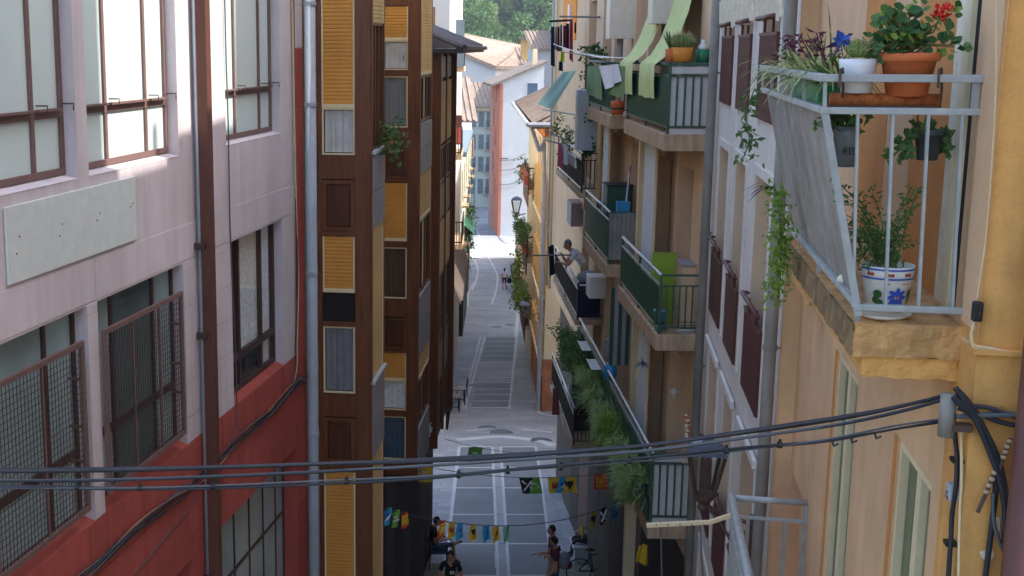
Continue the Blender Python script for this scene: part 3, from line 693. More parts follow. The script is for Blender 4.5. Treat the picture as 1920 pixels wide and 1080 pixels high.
# pots on and in the railing: Q gives a point in the railing end plane, set back by q
def Q(u, v, q=.12): return (lambda S: S.P(S.s(u,v), 0, S.z(u,v)))(FO.side(sn+q))
def bend(b, p, d, L, W, droop, k=5):
    """arching strap leaf"""
    d = Vector(d).normalized(); w = d.cross(Vector((0,0,1)));
    if w.length < .05: w = Vector((1,0,0))
    w.normalize(); pts = []; q = Vector(p); dd = d.copy()
    for i in range(k+1):
        pts.append(q.copy()); q = q + dd*(L/k); dd = (dd + Vector((0,0,-droop/k))).normalized()
    vs = []
    for i, q in enumerate(pts):
        ww = W*.5*(1-(i/k)**2*.9); vs += [q-w*ww, q+w*ww]
    b.add(vs, [(2*i,2*i+1,2*i+3,2*i+2) for i in range(k)])
# trough of bark coloured terracotta hung inside the near rail
tr = thing('hanging_trough', 'rust coloured trough hung by wire hooks from grey balcony rail', 'planter', Q(1655,200))
b = B(); pa, pb = Q(1556,188,.1), Q(1760,190,.1)
b.tube([pa, pb], .034, 12); mk('trough', b, 'rust_bark', tr, smooth=True)
for u in (1578, 1763):
    b = B(); b.tube([Q(u-4,165,-.03),Q(u-2,130,-.03),Q(u+2,128,.03),Q(u+3,165,.06),Q(u-3,215,.1)], .006, 6); mk('wire_hook', b, 'rust_iron', tr)
mk('tray', B().box(FO, sn+.04, sn+.22, -SB.s(1762,200), -SB.s(1552,200), SB.z(1650,203), SB.z(1650,199)), 'rust_iron', tr)
def potplant(name, label, c, rt, rb, h, m, rim=True, sides=24):
    t = thing(name, label, 'potted plant', c); pr = [(rb,0),(rt*.97,h*.8)] + ([(rt*1.0,h*.8),(rt*1.1,h*.82),(rt*1.12,h*.97),(rt*1.06,h),(rt*.95,h),(rt*.93,h*.9)] if rim else [(rt,h),(rt*.93,h),(rt*.92,h*.92)])
    mk('pot', B().lathe(c, pr, sides), m, t, smooth=True); mk('soil', B().lathe(c+Vector((0,0,h*.86)), [(rt*.92,0),(rt*.9,.004)], 16), 'soil', t); return t
ppm = 2380/5.5
g = potplant('geranium_pot', 'geranium with red flowers in terracotta pot on the grey balcony rail', Q(1699,180), .118, .085, .19, 'terracotta')
base = Q(1699,100); b = B(); lv = B(); lv2 = B(); lv3 = B()
for i in range(34):
    tgt = Q(rnd(1640,1790), rnd(18,95), rnd(.02,.24)) if i > 9 else Q(rnd(1640,1715), rnd(35,95), rnd(.02,.24))
    mid = base.lerp(tgt,.5)+Vector((0,0,.02)); b.tube([base+Vector((rnd(-.05,.05),rnd(-.05,.05),-.02)), mid, tgt], .0045, 5)
    for j in range(7):
        p = tgt + Vector((random.gauss(0,.03),random.gauss(0,.03),random.gauss(0,.028))); nrm = (Vector((rnd(-.7,.7),-.5+rnd(-.5,.5),rnd(.1,1)))).normalized()
        x = nrm.orthogonal().normalized(); y = nrm.cross(x); r = rnd(.012,.026); kk = 9
        (lv if rnd(0,1) < .6 else (lv2 if rnd(0,1) < .7 else lv3)).add([p+nrm*(-.004)] + [p+(x*math.cos(2*math.pi*q/kk)+y*math.sin(2*math.pi*q/kk))*r*(1+.16*(q%2)) for q in range(kk)], [(0,q+1,(q+1)%kk+1) for q in range(kk)])
mk('stems', b, 'leaf_dry', g); mk('leaves', lv, 'leaf_mid', g); mk('dark_leaves', lv2, 'leaf_dark', g); mk('dry_leaves', lv3, 'leaf_lime', g)
fl = B()
for (u, v, s) in ((1765,22,.042),(1776,14,.03),(1756,30,.026),(1770,34,.022)):
    for i in range(16): fl.leaf(Q(u,v)+rdir()*s*.5, rdir(), rdir(), s*.7, s*.6)
mk('flowers', fl, 'red_petal', g); mk('flower_stalk', B().tube([Q(1725,70),Q(1750,60),Q(1766,24)], .004, 5), 'leaf_mid', g)
c = Q(1605,174); g = potplant('cactus_pot', 'small ribbed cactus in white pot beside blue fabric flower', c, .082, .066, .15, 'white_pot', False)
def cactus(b, c, r, h, ribs=14):
    k = ribs*2; pr = [(math.sin(math.pi*(.12+.88*i/9))*.0+math.sqrt(max(0,1-((i/9)*1.9-.9)**2)), i/9) for i in range(10)]
    o = len(b.v); vs = []; fs = []
    for q, z in pr:
        for j in range(k): rr = r*max(q,.05)*(1 if j%2 else .84); vs.append(Vector(c)+Vector((rr*math.cos(2*math.pi*j/k), rr*math.sin(2*math.pi*j/k), z*h)))
    for i in range(9):
        for j in range(k): fs.append((i*k+j, i*k+(j+1)%k, (i+1)*k+(j+1)%k, (i+1)*k+j))
    fs.append(tuple(9*k+j for j in range(k))); b.add(vs, fs)
def spines(b, c, r, h, n, L):
    for i in range(n):
        d = rdir(); d.z = abs(d.z)*.9; d.normalize(); p = Vector(c)+Vector((d.x*r, d.y*r, h*.4+d.z*h*.6)); b.tube([p, p+(d+rdir()*.4)*L], .0012, 3, False)
b = B(); cactus(b, Q(1608,108), .055, .08); cactus(b, Q(1608,90), .018, .04, 8); mk('cactus', b, 'cactus', g); b = B(); spines(b, Q(1608,108), .055, .08, 150, .016); mk('spines', b, 'spine', g, kind='stuff')
b = B()
for i in range(7): a = i*.9; b.leaf(Q(1577,78), Vector((math.cos(a),.3*math.sin(a*2),.55*math.sin(a))), rdir(), rnd(.045,.07), .05)
f = mk('fabric_flower', b, 'blue_petal', None, label='blue fabric flower on a wire stuck in the cactus pot', cat='ornament'); mk('stalk', B().tube([Q(1577,80),Q(1582,115)], .0025, 5), 'rust_iron', f)
# strap leaved plants along the street side of the railing
def RQ(f, dn=0, dz=0): return FO.P(sn_+(sfr-sn_)*f, n2+dn, zr2+dz)
g = thing('spider_plant', 'striped spider plant spilling over the far end of grey balcony rail', 'potted plant', FO.P(sn_+1.2,n1-.12,zr1))
mk('trough', B().box(FO, sn_+.55, sn_+1.5, n1-.2, n1-.04, zr1-.02, zr1+.1), 'pot_green', g, bevel=.01); b = B(); b2 = B()
for i in range(330):
    p = FO.P(sn_+rnd(.25,2.4), n1-rnd(.04,.16), zr1+.1); bend(b if rnd(0,1) < .6 else b2, p, (rnd(-1,.6), rnd(-.9,.9), rnd(.3,.9)), rnd(.18,.4), .016, rnd(1,2.4))
mk('strap_leaves', b, 'leaf_stripe', g); mk('green_leaves', b2, 'leaf_mid', g)
g = thing('purple_plant', 'dark purple trailing plant above the striped spider plant', 'potted plant', FO.P(sn_+.9,n1-.1,zr1+.1)); b = B()
mk('pot', B().lathe(FO.P(sn_+.8,n1-.16,zr1+.1), [(.07,0),(.09,.1)], 14), 'terracotta', g)
st = B()
for i in range(15):
    p = FO.P(sn_+rnd(.35,1.9), n1-.08, zr1+.15); q = p+Vector((rnd(-.12,.1),rnd(-.1,.1),rnd(.05,.2))); st.tube([p,q], .003, 4)
    for j in range(6): b.leaf(q-Vector((0,0,.05*j*.3)), Vector((rnd(-1,1),rnd(-1,1),rnd(-.3,.5))), rdir(), rnd(.04,.07), .018)
mk('stems', st, 'leaf_purple', g); mk('leaves', b, 'leaf_purple', g)
# trailing vines off the far end
def vine(name, label, pts, m, n, L, r, par=None):
    g = thing(name, label, 'plant', min(pts, key=lambda p: p[2])); sp = smooth_path(pts, 6)
    mk('stem', B().tube(sp, .004, 5), 'leaf_mid', g); b = B()
    for i in range(n):
        p = random.choice(sp)+Vector((random.gauss(0,r),random.gauss(0,r),random.gauss(0,r))); d = rdir(); d.z -= .6; b.leaf(p, d, rdir(), L*rnd(.6,1.3), L*.45)
    mk('leaves', b, m, g); return g
fv = lambda u, v, t: at(u, v, t)
vine('trailing_vine', 'thin trailing vine dangling from the end of balcony rail', [fv(1415,165,8),fv(1400,215,8),fv(1405,262,8),fv(1392,300,8)], 'leaf_mid', 70, .06, .025)
vine('creeper', 'lime green creeper hanging beside the balcony slab end', [fv(1452,345,7.6),fv(1462,400,7.6),fv(1466,450,7.6),fv(1462,500,7.6),fv(1456,552,7.6)], 'leaf_lime', 520, .045, .036)
g = thing('bromeliad', 'dark purple strap leaves sticking out past the corrugated sheet', 'plant', fv(1440,362,7.6)); b = B()
for i in range(7): bend(b, fv(1446,350,7.6), (-1,rnd(-.5,.5),rnd(-.3,.5)), rnd(.15,.22), .02, rnd(.6,1.6))
mk('leaves', b, 'leaf_purple', g)
# inside the balcony: bucket, hanging pots, painted pot
c = Q(1583,312,.35); g = potplant('tin_bucket_plant', 'leafy plant in galvanised tin bucket hanging inside the balcony', c, .06, .05, .19, 'galv', False); leaves('foliage', 'leaf_mid', g, [Q(1580,220,.35), Q(1600,215,.35), Q(1560,225,.35)], 130, .05, .035, .03)
mk('handle', B().tube([c+Vector((-.058,0,.18)), c+Vector((-.05,0,.27)), c+Vector((.05,0,.27)), c+Vector((.058,0,.18))], .004, 5), 'galv', g)
lt = B()
for pts in ([(0,0),(0,5)],[(0,5),(3,5),(3,2.6),(0,2.6)],[(3,0),(1.2,2.6)],[(5,5),(7,5)],[(6,5),(6,0)],[(5,0),(7,0)],[(12,4.6),(9.5,5),(9.2,2.7),(12,2.4),(12,0),(9,.2)]):
    lt.tube([c+Vector((-.028+x*.0045, -.0585+abs(-.028+x*.0045)*.25, .062+y*.006)) for x, y in pts], .0022, 4)
mk('lettering', lt, 'black_plastic', g)
c = Q(1738,300,.25); g = potplant('hanging_dark_pot', 'succulent with round green leaves in dark grey hanging pot', c, .062, .045, .14, 'dark_pot', True); b = B()
for i in range(90):
    p = random.choice([Q(1700,260,.2),Q(1722,245,.2),Q(1745,235,.25),Q(1770,255,.25),Q(1772,280,.25),Q(1672,298,.2),Q(1700,285,.2)])+rdir()*rnd(0,.035); b.leaf(p, rdir(), Vector((0,-1,.5)), rnd(.035,.055), .035)
mk('leaves', b, 'leaf_mid', g); mk('stems', B().tube(smooth_path([Q(1738,240,.25),Q(1715,240,.22),Q(1695,270,.2),Q(1668,300,.2)]), .004, 5).tube(smooth_path([Q(1745,238,.25),Q(1772,255,.25),Q(1780,300,.25)]), .004, 5), 'leaf_mid', g)
mk('hanger', B().tube([Q(1738,300,.27),Q(1720,225,.1),Q(1722,205,.02)], .004, 5), 'rust_iron', g)
c = Q(1658,588,.18); cz = c.z; c.z = zS1+.03
t = potplant('painted_pot_plant', 'climbing jasmine in white ceramic pot painted with blue flower', c, .118, .082, .215, 'white_ceramic', False, 32)
def on_pot(ang, h, out=.003): r = .082+(.118-.082)*min(1,h/.172); return c+Vector((math.sin(ang)*(r+out), -math.cos(ang)*(r+out), h))
def blob(b, ang, h, ra, k=10, petals=0):
    b.add([on_pot(ang,h,.004)] + [on_pot(ang+ra*(1+(.25*math.cos(petals*2*math.pi*q/k) if petals else 0))*math.cos(2*math.pi*q/k)/.1, h+ra*(1+(.25*math.cos(petals*2*math.pi*q/k) if petals else 0))*math.sin(2*math.pi*q/k)) for q in range(k)], [(0,q+1,(q+1)%k+1) for q in range(k)])
b = B(); blob(b, .1, .075, .04, 40, 8); 
for kz in (.158,.2): b.add([on_pot(a*.1, kz+d*.008, .002) for d in (0,1) for a in range(-16,17)], [(i,i+1,i+34,i+33) for i in range(32)])
mk('blue_flower', b, 'blue_paint', t); b = B(); blob(b, .1, .075, .012); mk('flower_eye', b, 'yellow_slat', t)
[(lambda b: [blob(b, a, h, r), mk('green_sprig', b, 'green_paint', t)])(B()) for a, h, r in ((-.75,.09,.02),(-.85,.06,.018),(-.65,.05,.016),(.85,.09,.02),(.95,.06,.018),(-.8,.03,.014))]
b = B(); [blob(b, a, .182, .008) for a in (-1.1,-.95,-.35,-.2,.35,.5,1.0,1.15)]; [blob(b, a, .14, .004) for a in (-.3,.3,.5)]; mk('red_marks', b, 'red_paint', t)
st = B(); lv = B()
for i in range(17):
    tip = Q(rnd(1545,1745), rnd(325,470), rnd(.1,.45)); p0 = c+Vector((rnd(-.05,.05),rnd(-.05,.05),.2)); sp = smooth_path([p0, p0.lerp(tip,.55)+Vector((0,0,.05)), tip], 6); st.tube(sp, .0028, 4)
    for j in range(26): lv.leaf(random.choice(sp[2:])+rdir()*.02, rdir(), rdir(), rnd(.024,.042), .013)
for i in range(420): lv.leaf(Q(rnd(1600,1690), rnd(430,500), rnd(.1,.35))+rdir()*.03, rdir(), rdir(), rnd(.024,.042), .014)
mk('stems', st, 'leaf_mid', t); mk('leaves', lv, 'leaf_mid', t)
sc = mk('saucer', B().lathe(Vector((c.x-.02,c.y-.03,zS1+.003)), [(.09,0),(.125,.022),(.118,.024),(.085,.006)], 24), 'white_ceramic', None, smooth=True, label='white saucer under painted ceramic pot on balcony slab', cat='saucer')
mk('rim_line', B().lathe(Vector((c.x-.02,c.y-.03,zS1+.0265)), [(.119,0),(.124,.001)], 24), 'pale_patch', sc)
sh = Q(1582,525,.6); o = B(); o.ball(sh, .03, .05, .028); o.ball(sh+Vector((.03,-.02,-.06)), .03, .04, .03); mk('shell_ornament', o, 'pale_patch', None, smooth=True, label='pale shell ornament beside painted pot on balcony floor', cat='ornament')
# electrical fittings on the corner
bx = FO.P(FO.s(1776,780,.1),.1,FO.z(1776,822,.1)); S = FO.side(FO.s(1776,780,.1)); 
box = thing('cable_box', 'grey cable anchor box on orange wall corner', 'cable box', bx); mk('drum', B().tube([bx, bx+Vector((0,0,.19))], .034, 12), 'old_pipe', box, smooth=True); mk('bracket', B().box(FO, FO.s(1776,780,.1)-.03, FO.s(1776,780,.1)+.03, 0, .1, bx.z+.03, bx.z+.06), 'rust_iron', box)
OP = lambda pts, off=.03: [FO.P(FO.s(u, v, off), off, FO.z(u, v, off)) for u, v in pts]
SP = lambda pts, off=.03: [SO.P(SO.s(u, v, off), off, SO.z(u, v, off)) for u, v in pts]
t = wire('wall_cable', OP([(1790,815),(1794,860),(1793,910),(1786,960),(1783,1020),(1778,1090)]), .011, ['cable_black'], 'black cable clipped down orange wall below cable box', strands=2, spread=.012)
for u, v in ((1792,862),(1784,932),(1780,1018)): p = OP([(u,v)])[0]; mk('clip', B().box(FO, FO.s(u,v,.03)-.03, FO.s(u,v,.03)+.03, .0, .05, p.z-.008, p.z+.008), 'black_plastic', t)
wire('wall_cable', OP([(1800,745),(1802,800),(1803,900),(1800,960),(1797,1090)], .02), .008, 'cable_cream', 'cream cable running down the orange corner beside junction box')
p = OP([(1799,940)],.0)[0]; j = mk('junction_box', B().box(FO, FO.s(1799,920)-.035, FO.s(1799,920)+.035, .0, .05, p.z, p.z+.075), 'grey_plastic', None, bevel=.006, label='small grey junction box on the orange corner', cat='junction box')
mk('lid_screw', B().box(FO, FO.s(1799,920)-.005, FO.s(1799,920)+.005, .05, .054, p.z+.03, p.z+.04), 'rust_iron', j)
p = SP([(1829,600)],.0)[0]; a_ = SO.s(1829,590)
j = mk('switch_box', B().box(SO, a_-.02, a_+.02, .0, .045, p.z, p.z+.085), 'black_plastic', None, bevel=.008, label='black outdoor switch box on the ochre corner wall', cat='switch'); mk('knob', B().box(SO, a_-.006, a_+.006, .045, .055, p.z+.03, p.z+.045), 'steel_dark', j)
wire('wall_cable', SP([(1868,-20),(1866,200),(1850,430),(1838,520),(1832,562)],.012), .004, 'cable_cream', 'thin cream wire dropping to the black switch box')
wire('wall_cable', SP([(1828,598),(1822,625),(1826,650),(1850,658),(1905,668),(1990,690)],.02), .007, 'cable_cream', 'cream cable curving along the ledge of ochre corner', strands=2, spread=.012)
wire('cable_bundle', SP([(1790,735),(1815,765),(1840,800),(1862,850),(1878,900),(1886,950),(1884,1010)],.05), .014, 'cable_black', 'thick black cables curving down the ochre corner from cable box', strands=4, spread=.02)
wire('wall_cable', SP([(1795,770),(1850,775),(1900,785),(1990,800)],.04), .011, ['cable_black','cable_grey'], 'black and grey cables running right from cable box along ochre wall', strands=4, spread=.025)
wire('wall_cable', SP([(1868,880),(1866,930),(1858,1000),(1846,1095)],.03), .014, 'cable_black', 'heavy black cable dropping vertically on the ochre corner')
wire('wall_cable', SP([(1862,925),(1864,980),(1880,1030),(1905,1065),(1960,1110)],.05), .009, 'cable_grey', 'loose grey cable looping off the ochre corner')
for n_, (u, v, u2, v2) in enumerate(((1895,822,1876,872),(1868,880,1842,940))):
    q = SP([(u,v),(u2,v2)],.05); g = thing('insulator', ['white porcelain insulator high beside the black cables','white and rusty insulator with bolt low on the ochre corner'][n_], 'insulator', q[1]); b = B()
    for i in range(4): b.ball(q[0].lerp(q[1], .1+.2*i), .014, .014, .011, 10, 6)
    mk('discs', b, 'concrete_m', g, smooth=True); mk('bolt', B().tube([q[0], q[1]+(q[1]-q[0])*.35], .009, 6), 'rust_iron', g)
SR = SO.shift(.16); a_ = SR.s(1877,1080)+.09
pp = thing('downpipe', 'thick brown downpipe at the ochre corner', 'pipe', SR.P(a_,0,gz(3))); mk('pipe', B().tube([SR.P(a_,0,gz(3)), SR.P(a_,0,20.4-1.2)], .09, 20), 'brown_pipe', pp, smooth=True); mk('pipe_shoe', B().tube([SR.P(a_,0,19.2), SR.P(a_+.1,-.1,19.5)], .09, 16), 'brown_pipe', pp, smooth=True)
for u, v, r in ((1872,775,.05),(1884,865,.06),(1866,985,.04),(1895,940,.05),(1850,1040,.035)):
    a, z = SO.s(u,v), SO.z(u,v); k = 11; rr = [r*rnd(.5,1.2) for _ in range(k)]; mk('plaster_patch', B().add([SO.P(a,.003,z)]+[SO.P(a+rr[i]*.8*math.cos(2*math.pi*i/k),.003,z+rr[i]*math.sin(2*math.pi*i/k)) for i in range(k)], [(0,i+1,(i+1)%k+1) for i in range(k)]), 'ochre_band' if r > .045 else 'pale_patch', orange)
# lower balcony rail of the orange building
sl = FO.s(1515,945); SL = FO.side(sl); zl2, zl1 = SL.z(1440,938), SL.z(1440,973); nl = -SL.s(1372,938)
rl = thing('balcony_railing', 'peeling grey tube balcony railing below window on orange wall', 'railing', FO.P(sl,nl,zl2-1))
mk('top_rail', B().tube([FO.P(sl,.0,zl2), FO.P(sl,nl,zl2)], .025, 10), 'grey_rail', rl, smooth=True); mk('top_rail', B().tube([FO.P(sl+.03,nl,zl2), FO.P(sl-3,nl,zl2)], .034, 12), 'grey_rail', rl, smooth=True)
mk('lower_rail', B().bar(FO.P(sl,0,zl1), FO.P(sl,nl,zl1), .03, .02), 'grey_rail', rl); mk('lower_rail', B().bar(FO.P(sl,nl,zl1-.02), FO.P(sl-3,nl,zl1-.02), .03, .02), 'grey_rail', rl)
for u in (1401,1436,1471,1508): n = -SL.s(u,1000); mk('baluster', B().bar(FO.P(sl,n,zl1), FO.P(sl,n,zl1-.85), .024), 'grey_rail', rl)
for k in range(1, 14): mk('baluster', B().bar(FO.P(sl-k*.14,nl,zl1-.02), FO.P(sl-k*.14,nl,zl1-.85), .02), 'grey_rail', rl)
mk('post', B().bar(FO.P(sl,.01,zl2), FO.P(sl,.01,zl1-.9), .03), 'grey_rail', rl)
mk('floor_slab', B().box(FO, sl-3, sl+.05, 0, nl+.05, zl1-.98, zl1-.86), 'concrete', orange)
pl = thing('clothes_pole', 'cream drilled batten sticking out from the grey tube railing', 'pole', SL.P(SL.s(1290,975),.1,SL.z(1290,975))); 
mk('batten', B().bar(SL.P(SL.s(1212,975),.12,SL.z(1212,975)), SL.P(SL.s(1330,969),.12,SL.z(1330,969)), .03, .03).bar(SL.P(SL.s(1330,969),.12,SL.z(1330,969)), SL.P(SL.s(1376,955),.1,SL.z(1376,955)), .03, .03), 'cream', pl)
for i in range(5): u = 1230+i*22; mk('hole', B().box(SL, SL.s(u,973)-.004, SL.s(u,973)+.004, .135, .138, SL.z(u,974.5), SL.z(u,971)), 'rust_iron', pl)
for u, u2 in ((1238,1241),(1311,1318)): mk('cord', B().tube([SL.P(SL.s(u,970),.12,SL.z(u,970)), SL.P(SL.s(u2,1100),.12,SL.z(u2,1100))], .006, 5), 'cable_grey', pl)

# ================================================================= cream building with maroon balconettes
FC = facade(1398, 745, 13.3, .1783, False)
sc0, sc1 = FC.s(1472,500), FC.s(1314,560)
zmt, zmb, zut = FC.z(1405.3,571.8,.08), FC.z(1398.2,744.9,.05), FC.z(1431.8,65.2,.05)
per = zut-zmt+.16
cols = [(FC.s(1434,614), FC.s(1405.3,571.8)), (FC.s(1389,541), FC.s(1369.6,512.7)), (FC.s(1358.5,487), FC.s(1341,464))]
zcb, zct = gz(15)-.6, 25.4
cream = thing('cream_building', 'cream building with maroon balconettes between two grey downpipes', 'building', FC.P(sc0,0,zcb)); holes = []
for a0, a1 in cols:
    for k in (-2,-1,0,1): holes.append((a0, a1, zmb+per*k-.02, zmb+per*k+2.22))
b = B(); wall(b, FC, sc0, sc1, zcb, zct, holes, 0, .16); body(b, FC, sc0, sc1, zcb, zct, 8); mk('wall', b, 'cream_wall', cream); mk('roof_shade_block', B().box(FC, sc0+2.3, sc1, -7, -.004, zct, 29), 'cream_wall', cream)  # unseen block added above the wall to close the sun gap
EC = FC.side(sc0); mk('painted_end', B().box(EC, .0, .6, .002, .02, zcb, zct), 'orange_wall', orange)
for i, h in enumerate(holes):
    w = mk('recess', B().box(FC, h[0], h[1], -.2, -.15, h[2], h[3]).box(FC, h[1]-.006, h[1]+.0, -.15, -.002, h[2]+.01, h[3]-.01), 'reveal_beige', cream)
    mk('surround', B().box(FC, h[0]-.12, h[0]-.005, .0, .022, h[2]-.05, h[3]+.1).box(FC, h[1]+.005, h[1]+.12, .0, .022, h[2]-.05, h[3]+.1).box(FC, h[0]-.005, h[1]+.005, .0, .022, h[3]+.0, h[3]+.1), 'cream_wall', cream)
    z0, z1 = h[2]+.02, h[2]+.02+(zmt-zmb)-.17
    g = thing('balconette', 'maroon balconette '+['beside the orange building downpipe','in the middle of cream wall','beside the far corner downpipe'][i//4]+', '+['lowest storey','one storey above the lowest','one storey below trellises','storey with trellises'][i%4], 'railing', FC.P((h[0]+h[1])/2,.03,z0), 'maroon balconettes on the cream wall')
    mk('panel', B().box(FC, h[0]-.03, h[1]+.03, .024, .036, z0, z1), 'maroon', g)
    n = 16; rb = None
    for q in range(n):
        a = h[0]-.03+(h[1]-h[0]+.06)*(q+.5)/n
        if rb is None: rb = mk('rib', B().box(FC, a-.02, a+.02, .036, .05, z0, z1), 'maroon', g); ra = a
        else: copy_at(rb, WLOC[rb.name]+FC.d*(a-ra), g)
    mk('top_bar', B().box(FC, h[0]-.03, h[1]+.03, .022, .055, z1, z1+.03), 'maroon', g)
    zz = z1+.17; mk('handrail', B().tube([FC.P(h[0]-.02,.075,zz), FC.P(h[1]+.02,.075,zz)], .026, 10).tube([FC.P(h[1]+.02,.075,zz), FC.P(h[1]+.02,-.1,zz)], .02, 8), 'maroon', g, smooth=True)
    for f in (.25,.75): a = h[0]+(h[1]-h[0])*f; mk('support', B().box(FC, a-.02, a+.02, .03, .055, z1+.03, zz), 'maroon', g)
    if i % 4 == 3:
        tl = thing('trellis', 'white expanding lattice trellis '+['beside the orange building downpipe','between two other trellises','beside the far corner downpipe'][i//4], 'trellis', FC.P((h[0]+h[1])/2,.06,zz), 'white trellises on the upper balconettes'); m = 9
        for q in range(m):
            a = h[0]-.35+(h[1]-h[0]+.7)*q/m; sl_ = B()
            for dr in (-1,1):
                p0, p1 = FC.P(a,.06+.008*dr,zz-.02+rnd(-.03,.03)), FC.P(a+.16*1.0,.06+.008*dr,zz+.34+rnd(-.05,.05))
                if dr < 0: p0, p1 = FC.P(a+.16,.052,zz-.02), FC.P(a,.052,zz+.34)
                mk('lath', B().bar(p0, p1, .03, .008), 'pale_patch', tl)
for a0, a1 in cols:
    for k in (-1,): mk('lintel', B().box(FC, a0-.15, a1+.15, .02, .06, zmb+per*k+2.32, zmb+per*k+2.4), 'cream_wall', cream)
pipe(FC, 1457, 440, .09, .055, 'old_pipe', gz(12), 25.5, 'weathered grey downpipe between orange wall and cream wall', clips=[FC.z(1455,200,.1), FC.z(1444,655,.1)])
pipe(FC, 1322, 437, .1, .062, 'old_pipe', gz(18), 29, 'weathered grey downpipe at the far corner of the cream wall', clips=[FC.z(1330,135,.1), FC.z(1322,437,.1), FC.z(1313,697,.1)])
# lantern on scrolled bracket
lp = at(1320, 925, 12.7); sw = FC.s(1420,945); zw = lp.z-.1
def lantern(lp, arm, label, sc=1.0, group=None, scroll=True):
    g = thing('wall_lantern', label, 'street lamp', Vector(arm), group); k = 4
    def ring(r, z): return [lp+Vector((r*sc*math.cos(math.pi/2*i+.62), r*sc*math.sin(math.pi/2*i+.62), z*sc)) for i in range(k)]
    R0, R1, R2, R3 = ring(.12,0), ring(.235,.42), ring(.275,.44), ring(.19,.52); b = B()
    b.add(R2+R3+[lp+Vector((0,0,(.58)*sc))], [(i,(i+1)%k,(i+1)%k+k,i+k) for i in range(k)] + [(k+i,k+(i+1)%k,2*k) for i in range(k)] + [tuple(range(k-1,-1,-1))]); mk('hood', b, 'lantern_hood', g)
    for i in range(k): mk('glazing_bar', B().bar(R0[i], R1[i], .028*sc), 'rust_iron', g)
    for i in range(k):
        c = (R0[i]+R0[(i+1)%k]+R1[i]+R1[(i+1)%k])/4; mk('pane', B().quad(*[c+(q-c)*.93 for q in (R0[i],R0[(i+1)%k],R1[(i+1)%k],R1[i])]), 'lamp_glass', g)
    mk('base', B().lathe(lp-Vector((0,0,.2*sc)), [(.02*sc,0),(.06*sc,.05*sc),(.04*sc,.09*sc),(.1*sc,.15*sc),(.11*sc,.2*sc)], 12), 'rust_iron', g)
    a = Vector(arm); q = lp-Vector((0,0,.12*sc)); mk('arm', B().tube([q, Vector((a.x,a.y,q.z))], .022*sc, 8), 'rust_iron', g)
    if scroll:
        b = B(); e = Vector((a.x,a.y,q.z)); d = (q-e); pts = []
        for i in range(26):
            th = i*.42; r = .02+.0052*i; pts.append(e+d.normalized()*(.18+r*math.cos(th))*sc+Vector((0,0,(-.2+r*math.sin(th))*sc)))
        b.tube(pts, .013*sc, 6); b.tube(smooth_path([e+Vector((0,0,-.5*sc)), e+d*.25+Vector((0,0,-.36*sc)), e+d*.55+Vector((0,0,-.16*sc)), e+d*.85+Vector((0,0,-.03*sc))]), .016*sc, 6); mk('scroll', b, 'rust_iron', g)
        mk('wall_plate', B().bar(e+Vector((0,0,-.55*sc)), e+Vector((0,0,.1*sc)), .05*sc), 'rust_iron', g)
    return g
lantern(lp, FC.P(sw,.03,zw-.2), 'large four sided lantern on scrolled iron bracket over balconettes')
# ================================================================= beige building with green balconies
FM = facade(1244, 283.7, 18.5, .0504, False)      # plane of the balcony fronts
WN = -.62                                           # wall face behind them
mS = lambda u: FM.s(u, 300); St = lambda t: t*.98-18.1   # rough distance along the facade for a camera depth t
zA, zB, zC = FM.z(1244,283.7), FM.z(1229.8,657.8), FM.z(1215,1015)
stor = (zA-zC)/2; zB = zA-stor
sA0, sA1, sM0, sM1 = -.02, mS(1167.5), mS(1143), mS(1097)
sEnd = FM.shift(-.62).s(1038,300)
beige = thing('beige_building', 'beige apartment building with stacked green balconies and laundry', 'building', FM.P(0,WN,gz(25)))
FMW = FM.shift(WN); holes = []
for k in range(-1, 2):
    zf = zA+.32-stor*k-stor
    for u0, u1 in ((1259,1236),(1300,1277)): holes.append((FMW.s(u0,350), FMW.s(u1,350), zf, zf+2.3))
    for f0, f1 in ((4.2,5.1),(5.7,6.7),(8.6,9.6),(10.4,11.5),(13.2,14.3)): holes.append((f0, f1, zf, zf+2.3))
b = B(); zmb, zmt2 = gz(34)-.6, 26.6
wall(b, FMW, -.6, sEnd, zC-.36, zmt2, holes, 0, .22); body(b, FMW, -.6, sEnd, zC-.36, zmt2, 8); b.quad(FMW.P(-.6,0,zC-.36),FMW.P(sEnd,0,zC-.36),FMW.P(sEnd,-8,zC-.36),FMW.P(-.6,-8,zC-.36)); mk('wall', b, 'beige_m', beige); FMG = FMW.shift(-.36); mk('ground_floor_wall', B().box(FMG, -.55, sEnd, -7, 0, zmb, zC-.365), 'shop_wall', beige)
for i, h in enumerate(holes):
    m = 'brown_door' if i % 7 in (0,4) else 'beige_dark'
    mk('door_leaf', B().box(FMW, h[0], h[1], -.26, -.2, h[2], h[3]), m, beige)
    mk('pilaster', B().box(FMW, h[1]+.01, h[1]+.2, .002, .05, h[2], h[3]+.25), 'beige_m', beige)
